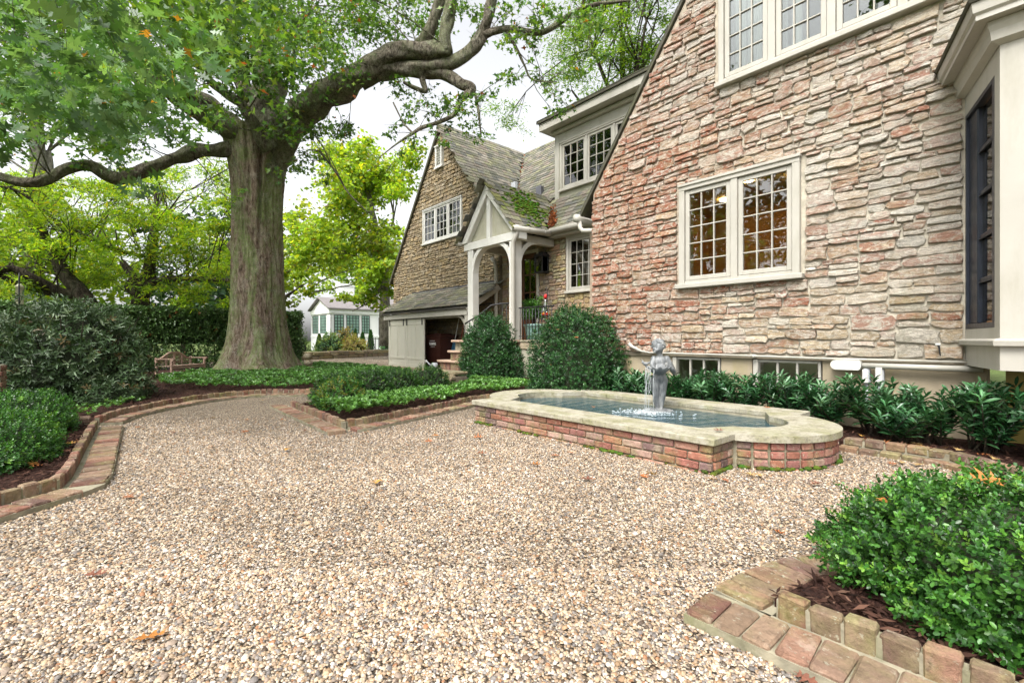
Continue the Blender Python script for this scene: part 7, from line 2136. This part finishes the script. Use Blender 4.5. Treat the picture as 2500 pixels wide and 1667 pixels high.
MB().box(-15.36, 8.95, 1.183, -14.14, 9.78, 1.225, .015).prism([(-15.2, 9.1, 1.225), (-14.3, 9.1, 1.225), (-14.35, 9.6, 1.225), (-15.15, 9.6, 1.225)], (0, 0, .045)).build('lid', M['bin'], bn2)
for x in (-15.2, -14.3):
    MB().tube([(x - .04, 9.68, .12), (x + .04, 9.68, .12)], .12, 14).build('wheel', M['black'], bn2)
M['print'] = paint('white_print', (.8, .8, .78), .5, .03)
def lettering(txt, size, loc, parent, offs=.0):
    cu_ = bpy.data.curves.new('lettering', 'FONT')
    cu_.body = txt
    cu_.size = size
    cu_.align_x = 'CENTER'
    cu_.extrude = .002
    cu_.offset = offs
    tmp = bpy.data.objects.new('tmp_text', cu_)
    COL.objects.link(tmp)
    me = bpy.data.meshes.new_from_object(tmp.evaluated_get(bpy.context.evaluated_depsgraph_get()))
    bpy.data.objects.remove(tmp)
    me.materials.clear()
    o = link('lettering', me, M['print'], parent)
    o.matrix_basis = Matrix.Translation(loc) @ Matrix.Rotation(R(90 + 6.5), 4, 'X')
    return o
lettering('RUMPKE', .115, (-14.7, 9.012, .86), body_, .006)
MB().box(-14.88, 9.0, 1.0, -14.55, 9.008, 1.012).build('print_bar', M['print'], body_)
MB().box(-14.84, 9.018, .795, -14.57, 9.026, .806).build('print_bar', M['print'], body_)
sv = thing('snow_shovel', 'blue plastic shovel with pale handle leaning in the bin store', 'shovel', (-14.1, 9.45, .3))
MB().prism([(-14.3, 9.5, .55), (-13.95, 9.5, .55), (-13.95, 9.56, .98), (-14.05, 9.57, 1.06), (-14.2, 9.57, 1.06), (-14.3, 9.56, .98)], (0, .03, 0)).build('blade', paint('blue_plastic', (.05, .15, .24), .4, .08), sv)
MB().tube([(-14.12, 9.58, 1.0), (-14.14, 9.82, 2.0)], .016, 8).build('handle', M['white'], sv)
br = thing('push_broom', 'broom with red handle and dark head beside the blue shovel', 'broom', (-13.7, 9.6, .9))
MB().tube([(-13.72, 9.58, 1.08), (-13.8, 9.82, 1.95)], .014, 8).build('handle', paint('red_painted_wood', (.3, .03, .02), .4, .1), br)
MB().box(-13.92, 9.52, 1.02, -13.52, 9.62, 1.08, .01).build('head', M['wood_door'], br)
mb = MB()
for i in range(40):
    mb.tube([(-13.9 + i * .0095, 9.57, 1.02), (-13.9 + i * .0095 + random.gauss(0, .01), 9.57 + random.gauss(0, .02), .93)], .004, 4)
stuff(mb.build('bristles', M['black'], br))
cn = thing('watering_can', 'pale watering can spout poking out beside the lowest step', 'watering can', (-13.6, 8.3, .0))
MB().lathe([(.11, .02), (.11, .25), (.08, .28)], -13.5, 8.35, 16).build('can_body', M['grey_box'], cn, True)
MB().tube([(-13.6, 8.35, .08), (-13.78, 8.33, .22), (-13.9, 8.3, .3)], [.03, .022, .02], 8).build('spout', M['grey_box'], cn, True)
MB().tube([(-13.9, 8.3, .3), (-13.95, 8.29, .32)], [.03, .055], 10).build('rose', M['white'], cn, True)

pt = thing('potted_shrub', 'leafy green shrub in a fluted pale teal pot on the porch', 'potted plant', (-9.53, 9.15, 1.04))
MB().lathe([(.2, 1.045), (.22, 1.06), (.25, 1.3), (.27, 1.42), (.295, 1.44), (.295, 1.48), (.26, 1.48), (.25, 1.44)], -9.53, 9.15, 48, flute=16, amp=.02).build('pot', paint('teal_glaze', (.24, .4, .37), .3, .12, 5, .05), pt, True)
p, nr, dep = shell(170, (-9.53, 9.15), (.36, .34, .5), 1.65, .3, 3, 2.0, .3)
P, A, N, Sz, C = sprigs(p, nr * .5 + np.array([0, 0, 1.2]), 8, .12, .13, SH_LONG, pick_cols(len(p), [(.06, .16, .03), (.09, .22, .04), (.04, .11, .02)], [3, 3, 2]))
leaves('foliage', P, A, N, Sz, SH_LONG, C, M['box_leaf'], pt)
mb = MB()
for i in range(9):
    mb.tube([(-9.53 + random.gauss(0, .04), 9.15 + random.gauss(0, .04), 1.44), (-9.53 + random.gauss(0, .15), 9.15 + random.gauss(0, .15), 2.0)], [.012, .005], 5)
stuff(mb.build('stems', M['dark_bark'], pt))

fdr = thing('hummingbird_feeder', 'glass hummingbird feeder with red cap and base hanging by the porch railing', 'bird feeder', (-8.54, 8.6, 1.04))
M['red'] = paint('red_plastic', (.5, .02, .02), .3, .05)
MB().tube([(-8.5, 8.62, 1.0), (-8.5, 8.62, 2.35), (-8.53, 8.61, 2.4), (-8.54, 8.6, 2.36), (-8.54, 8.6, 2.3)], .01, 6).build('hook_stand', M['black'], fdr, True)
MB().lathe([(.02, 2.1), (.045, 2.12), (.045, 2.18), (.02, 2.22)], -8.54, 8.6, 16).build('cap', M['red'], fdr, True)
MB().lathe([(.02, 2.1), (.035, 2.04), (.06, 1.92), (.1, 1.8), (.09, 1.74)], -8.54, 8.6, 18).build('bottle', glass_mat('feeder_glass', (.85, .9, .95), .12), fdr, True)
bs_ = MB().lathe([(.06, 1.67), (.1, 1.69), (.1, 1.71), (.06, 1.74)], -8.54, 8.6, 18).build('base', M['red'], fdr, True)
for k in range(5):
    a = k * 1.257
    MB().ball((-8.54 + .1 * math.cos(a), 8.6 + .1 * math.sin(a), 1.715), .018, 8, 6).build('flower_port', paint('yellow_plastic_%d' % k, (.6, .38, .03), .4, .05), bs_, True)

sf_ = thing('seed_feeder', 'pale tube seed feeder on a thin pole left of the viburnum', 'bird feeder', (-13.0, -1.2, 0))
MB().tube([(-12.95, -1.2, 0), (-12.95, -1.2, 2.25), (-12.98, -1.2, 2.32), (-13.02, -1.2, 2.28), (-13.02, -1.2, 2.1)], .012, 6).build('pole', M['black'], sf_, True)
MB().lathe([(.05, 1.72), (.06, 1.74), (.055, 2.05), (.075, 2.06), (.02, 2.12)], -13.02, -1.2, 14).build('tube', paint('pale_feeder_tube', (.6, .58, .4), .4, .1), sf_, True)
MB().lathe([(.09, 1.7), (.09, 1.72)], -13.02, -1.2, 14).build('tray', M['black'], sf_)

# brick gate pier and black post at the left edge
gp = thing('brick_gate_pier', 'weathered brick pier half hidden behind the low boxwood at the left edge', 'brick pier', (-9.0, -1.2, 0))
MB().box(-9.22, -1.42, -.05, -8.78, -.98, .72).build('mortar_core', M['brick_mortar'], gp)
for k in range(11):
    for (x, y, rz) in ((-9.0 - .11, -.985, 0), (-9.0 + .11, -.985, 0), (-8.785, -1.09, 1), (-8.785, -1.31, 1)):
        T = Matrix.Translation((x + (.03 if k % 2 else -.03) * (1 - rz), y + (.03 if k % 2 else -.03) * rz, .0 + k * .068)) @ Matrix.Rotation(rz * math.pi / 2, 4, 'Z')
        brick_at(gp, T, random.choice(brk), M['brick_moss'])
for i in range(4):
    brick_at(gp, Matrix.Translation((-9.17 + i * .11, -1.2, .755)), random.choice(fl_me), M['brick_moss'])
gpo = thing('gate_post', 'slim black iron post standing at the left frame edge', 'post', (-8.55, -1.22, 0))
MB().box(-8.6, -1.27, -.1, -8.54, -1.21, 1.0, .004).build('shaft', M['black'], gpo)
MB().lathe([(.045, 1.0), (.05, 1.02), (.03, 1.05), (.035, 1.09), (.005, 1.13)], -8.57, -1.24, 12).build('finial', M['black'], gpo, True)

# ------------------------------------------------------------------ low dry-stone walls
def dry_wall(name, label, p0, p1, h, t, group, sl=.35):
    root = thing(name, label, 'stone wall', (p0[0], p0[1], 0), group)
    a, b_ = Vector((*p0, 0)), Vector((*p1, 0))
    L = (b_ - a).length
    d = (b_ - a) / L
    n = Vector((d.y, -d.x, 0))
    if n.dot(-a) < 0:
        n = -n
    MB().beam(a + Vector((0, 0, h / 2 - .04)) - n * t / 2, b_ + Vector((0, 0, h / 2 - .04)) - n * t / 2, t * .9, h - .06).build('wall_core', M['mortar_dark'], root)
    cells_ = []
    nb = 2 if h < .4 else 3
    for r_ in range(nb):
        s = 0
        while s < L:
            wd = sl * random.uniform(.6, 1.6)
            cells_.append((s, min(L, s + wd), h * r_ / nb, h * (r_ + 1) / nb))
            s += wd
    for c in cells_:
        if c[1] - c[0] < .05:
            continue
        vs_, fs_ = stone_geo(c, 0, (.04, .08), .008, .01)
        V = [a + d * v[0] - n * (v[1] + 0) + Vector((0, 0, v[2])) for v in vs_]
        V = [p + (n * .0) for p in V]
        MB().add(V, fs_, tuple(x * random.uniform(.75, 1.1) for x in (.27, .22, .14))).build('stone', M['stone_wing'], root, colours=True)
    s = 0
    while s < L:
        wd = sl * random.uniform(.9, 1.8)
        e = min(L, s + wd)
        mb = MB().beam(a + d * (s + .008) + Vector((0, 0, h + random.uniform(-.01, .02))) - n * t * .5, a + d * (e - .008) + Vector((0, 0, h + random.uniform(-.01, .02))) - n * t * .5, t * 1.15, .07, c=.02)
        mb.c = [tuple(x * random.uniform(.8, 1.1) for x in (.3, .26, .16))] * len(mb.v)
        mb.build('cap_stone', M['stone_wing'], root, colours=True)
        s = e
    return root
dry_wall('low_stone_wall', 'short mossy stone retaining wall at the foot of the brick steps', (-10.05, 5.75), (-8.6, 5.85), .3, .35, 'low stone walls', .3)
dry_wall('low_stone_wall', 'long low stone wall across the drive below the white house', (-24.6, 6.6), (-28.8, 14.8), .36, .45, 'low stone walls', .55)

# ------------------------------------------------------------------ neighbouring white house
M['nwhite'] = paint('white_clapboard', (.88, .88, .88), .6, .03)
M['nroof'] = paint('grey_shingle_roof', (.22, .2, .2), .85, .15, 3)
M['nglass'] = paint('reflecting_pane', (.25, .4, .33), .15, .2, 1.5, .02)
nh = thing('neighbour_house', 'white painted house with grey roof, chimney and tall gridded windows beyond the drive', 'house', (-47, 18, 0))
X0, X1, Y0, Y1 = -50.7, -45.4, 16.45, 22.5
MB().box(X0, Y0, -.1, X1, Y1, 4.05).build('wall', M['nwhite'], nh)
MB().prism([(X0, Y0, 4.05), (X1, Y0, 4.05), ((X0 + X1) / 2, Y0, 5.1)], (0, Y1 - Y0, 0)).build('gable', M['nwhite'], nh)
for s in (0, 1):
    xe = X0 - .3 if s == 0 else X1 + .3
    xm = (X0 + X1) / 2
    MB().prism([(xe, Y0 - .3, 3.98), (xm, Y0 - .3, 5.2), (xm, Y0 - .3, 5.32), (xe, Y0 - .3, 4.1)], (0, Y1 - Y0 + .3, 0)).build('roof', M['nroof'], nh)
MB().box(X0 - .1, Y0 - .12, 3.6, X1 + .12, Y1, 3.98).build('cornice', M['nwhite'], nh)
MB().box(-53, Y1, -.1, -45.0, 32, 4.3).build('wall', M['nwhite'], nh)
MB().prism([(-53.3, Y1 - .3, 4.3), (-44.7, Y1 - .3, 4.3), (-49, Y1 - .3, 6.7)], (0, 10, 0)).build('roof', M['nroof'], nh)
ch = MB().box(-48.6, 18.2, 4.2, -47.2, 19.6, 6.75).box(-48.66, 18.14, 6.5, -47.14, 19.66, 6.6).build('chimney', M['nwhite'], nh)
MB().box(-52.4, Y0 + .5, -.1, -50.7, Y1, 3.1).build('side_wing', M['nwhite'], nh)
def nwin(face, a0, a1, z0, z1, cols, rows):
    def bxs(a, b_, za, zb, d0, d1):
        return (X1 + d0, a, za, X1 + d1, b_, zb) if face == 'x' else (a, Y0 - d1, za, b_, Y0 - d0, zb)
    wn = MB().box(*bxs(a0, a1, z0, z1, .0, .03)).build('window', M['nglass'], nh)
    mb = MB()
    for i in range(cols + 1):
        x = a0 + (a1 - a0) * i / cols
        mb.box(*bxs(x - .025, x + .025, z0, z1, .028, .06))
    for j in range(rows + 1):
        z = z0 + (z1 - z0) * j / rows
        mb.box(*bxs(a0, a1, z - .02, z + .02, .031, .055))
    mb.build('glazing_bars', M['black'], wn)
nwin('x', 16.85, 17.75, 1.7, 3.45, 3, 6)
nwin('x', 18.05, 19.3, 1.7, 3.45, 4, 6)
nwin('x', 19.6, 20.4, 1.7, 3.45, 3, 6)
nwin('y', -50.2, -48.6, 1.7, 3.45, 4, 6)
nwin('y', -48.0, -46.4, 1.7, 3.45, 4, 6)
MB().box(-45.38, 21.4, 1.5, -45.3, 21.9, 3.3).build('shutter', paint('dark_shutter', (.06, .06, .09), .5), nh)
MB().tube([(-45.3, 16.5, 0), (-45.3, 16.5, 3.5)], .05, 6).build('downspout', paint('grey_downspout', (.3, .3, .3), .5), nh)
MB().box(X0 - .05, Y0 - .06, 1.3, X1 + .06, Y1, 1.5).build('belt_course', M['nwhite'], nh)
for i, (x, y, h, lab) in enumerate(((-40.9, 13.9, 1.4, 'nearest the drive'), (-41.8, 17.45, 1.9, 'closest to the white wall'), (-38.5, 16.7, 1.55, 'second from the right'), (-38.1, 17.25, 1.75, 'tallest and rightmost'))):
    root = thing('arborvitae', 'narrow conical evergreen by the white house, ' + lab, 'shrub', (x, y, 0), 'conical evergreens by the white house')
    n = 1500
    t_ = RNG.random(n) ** .7
    a = RNG.uniform(0, 6.28, n)
    rr = .32 * (1 - t_) ** .6 * RNG.uniform(.75, 1.05, n)
    p = np.stack([x + rr * np.cos(a), y + rr * np.sin(a), .05 + t_ * h], 1)
    leaves('foliage', p, np.stack([np.cos(a) * .3, np.sin(a) * .3, np.ones(n)], 1), rand_unit(n), RNG.uniform(.1, .2, n), SH_NEEDLE, pick_cols(n, [(.04, .13, .03), (.06, .17, .04)], [1, 1]), M['light_leaf'], root)
    MB().lathe([(.24, 0), (.2, h * .4), (.02, h * .9)], x, y, 8).build('dark_core', M['shade_core'], root)  # solid cone added as dark filler, shade put into its colour
for (x, y, rx, h, pal, lab) in ((-38.3, 13.9, 1.1, 1.5, [(.12, .25, .12), (.2, .32, .16), (.3, .38, .1)], 'blue-green feathery shrub in front of the white house'), (-39.5, 15.6, 1.0, 1.9, [(.3, .24, .08), (.4, .28, .1), (.22, .24, .06)], 'russet and gold shrub below the tall windows'), (-37.1, 15.4, 1.0, 1.1, [(.3, .32, .1), (.36, .28, .12)], 'low yellowish shrub beside the conical evergreens'), (-36.6, 18.2, .6, 1.3, [(.12, .3, .12), (.2, .36, .16)], 'small bright green conifer near the bin store'), (-42.5, 12.2, 1.4, 2.1, [(.1, .18, .08), (.14, .24, .1)], 'rounded grey-green bush left of the white house'), (-37.5, 19.5, 1.1, 3.4, [(.3, .3, .06), (.36, .22, .08), (.2, .28, .05)], 'loose russet small tree beside the bin store')):
    shrub('garden_shrub', lab, (x, y), (rx, rx, h), .05, 420, 6, .2, pal, [1] * len(pal), M['light_leaf'], 'shrub', 'shrubs in the neighbouring garden', SH_DIAMOND, .3)
fn = thing('iron_fence', 'black iron garden fence in front of the white house', 'fence', (-34, 16, 0))
for i in range(9):
    MB().box(-34.4 - .02 + i * .16, 15.4 + i * .2 - .02, 0, -34.4 + .02 + i * .16, 15.4 + i * .2 + .02, 1.2).build('picket', M['black'], fn)
MB().beam((-34.4, 15.4, 1.1), (-33.1, 17.0, 1.1), .03, .03).build('rail', M['black'], fn)
MB().beam((-34.4, 15.4, .3), (-33.1, 17.0, .3), .03, .03).build('rail', M['black'], fn)

# ------------------------------------------------------------------ fallen oak leaves
def fallen_mat():
    t = NT('fallen_oak_leaf')
    c = t.mix(1.0, t.ocol(), t.ramp(t.noise(60, 4), [(.3, (.6,)), (.7, (1.15,))]), 'MULTIPLY')
    t.bsdf(c, .6, t.bump(t.noise(90, 3), .3, .003), .3)
    return t.done()
M['fallen'] = fallen_mat()
def curled_leaf(curl):
    sv, sf = SH_OAK
    vs_ = [(a - .5, b_, .18 * curl * (abs(b_) * 2.2) + .25 * curl * (a - .5) ** 2 + .012 * math.sin(a * 17)) for a, b_, _ in sv]
    return MB().add(vs_, [tuple(range(len(vs_)))]).mesh('fallen_leaf')
lf_me = [curled_leaf(c) for c in (.3, .7, 1.0, 1.4)]
LFC = [(.42, .17, .04), (.36, .12, .035), (.5, .27, .06), (.28, .11, .05), (.45, .3, .12), (.2, .08, .05)]
def fallen(loc, size, label, group, rot=None):
    o = link('fallen_leaf', random.choice(lf_me), M['fallen'])
    o.matrix_basis = Matrix.Translation(loc) @ (rot or Matrix.Rotation(random.uniform(0, 6.28), 4, 'Z') @ Matrix.Rotation(random.gauss(0, .2), 4, 'X')) @ Matrix.Scale(size, 4)
    c = LFC[0] if 'large orange' in label else random.choice(LFC)
    o.color = (*c, 1)
    return tag(o, label, 'leaf', group)
GL = [(-2.76, -0.02), (-2.06, 0.13), (-3.98, 3.0), (-3.39, 2.59), (-2.91, 3.05), (-2.88, 3.23), (-2.79, 2.7), (-2.25, 2.71), (-2.0, 3.17), (-2.01, 3.08), (-1.64, 3.4), (-1.57, 3.45), (-1.5, 3.72), (-5.65, 0.12), (-3.99, 0.13), (-6.39, 0.6), (-7.24, 1.09), (-7.1, 0.32), (-6.53, 1.75), (-5.54, 1.72), (-8.82, 2.06), (-4.15, 2.5), (-3.97, 2.99), (-4.35, 2.7), (-0.95, 2.72), (-1.1, 3.83), (-1.45, 3.77), (-0.87, 4.97), (-0.71, 5.07), (-0.82, 5.08), (-0.63, 4.52), (-0.49, 1.62), (-5.9, 1.2), (-6.8, 1.4), (-4.7, 1.3), (-3.2, 1.5)]
for (x, y) in GL:
    fallen((x, y, .018), random.uniform(.07, .12), 'dry orange-brown oak leaf lying on the pale gravel', 'fallen oak leaves on the gravel')
for i in range(26):
    x = random.uniform(-1.3, .4)
    fallen((x, 5.45 + random.uniform(.05, .3) - max(0, x + .6) * .45, .085), random.uniform(.08, .12), 'dry oak leaf on the bark under the laurels', 'fallen leaves in the laurel bed')
fallen((-1.81, 3.86, .295), .1, 'brown oak leaf lying on the front coping of the fountain', None)
fallen((-3.76, 4.63, .206), .09, 'orange oak leaf floating on the fountain water', None)
fallen((-2.08, 5.6, .295), .08, 'yellow oak leaf on the back coping of the fountain', None)
fallen((-.17, 2.66, .485), .13, 'large orange oak leaf resting on the nearest boxwood', None, Matrix.Rotation(.6, 4, 'Z') @ Matrix.Rotation(.5, 4, 'X'))
fallen((-.02, 2.52, .5), .1, 'curled brown oak leaf near the frame edge on the nearest boxwood', None)
fallen((-.45, 2.45, .38), .08, 'small tan leaf caught in the side of the nearest boxwood', None)
for i, (x, y, z) in enumerate(((-4.75, 5.38, 1.17), (-4.72, 5.42, 1.08), (-4.5, 5.46, 1.16), (-5.2, 5.35, .65), (-5.0, 5.3, 1.2))):
    fallen((x, y, z), .08, 'orange oak leaf caught on the domed holly bush', 'oak leaves caught on the domed holly')
for i in range(14):
    a, rr = random.uniform(0, 6.28), random.uniform(.2, .8)
    fallen((-5.75 + rr * math.cos(a), -.35 + .2 * math.sin(a), .1), .09, 'brown leaf on the bark beside the low boxwood', 'fallen leaves beside the low boxwood')
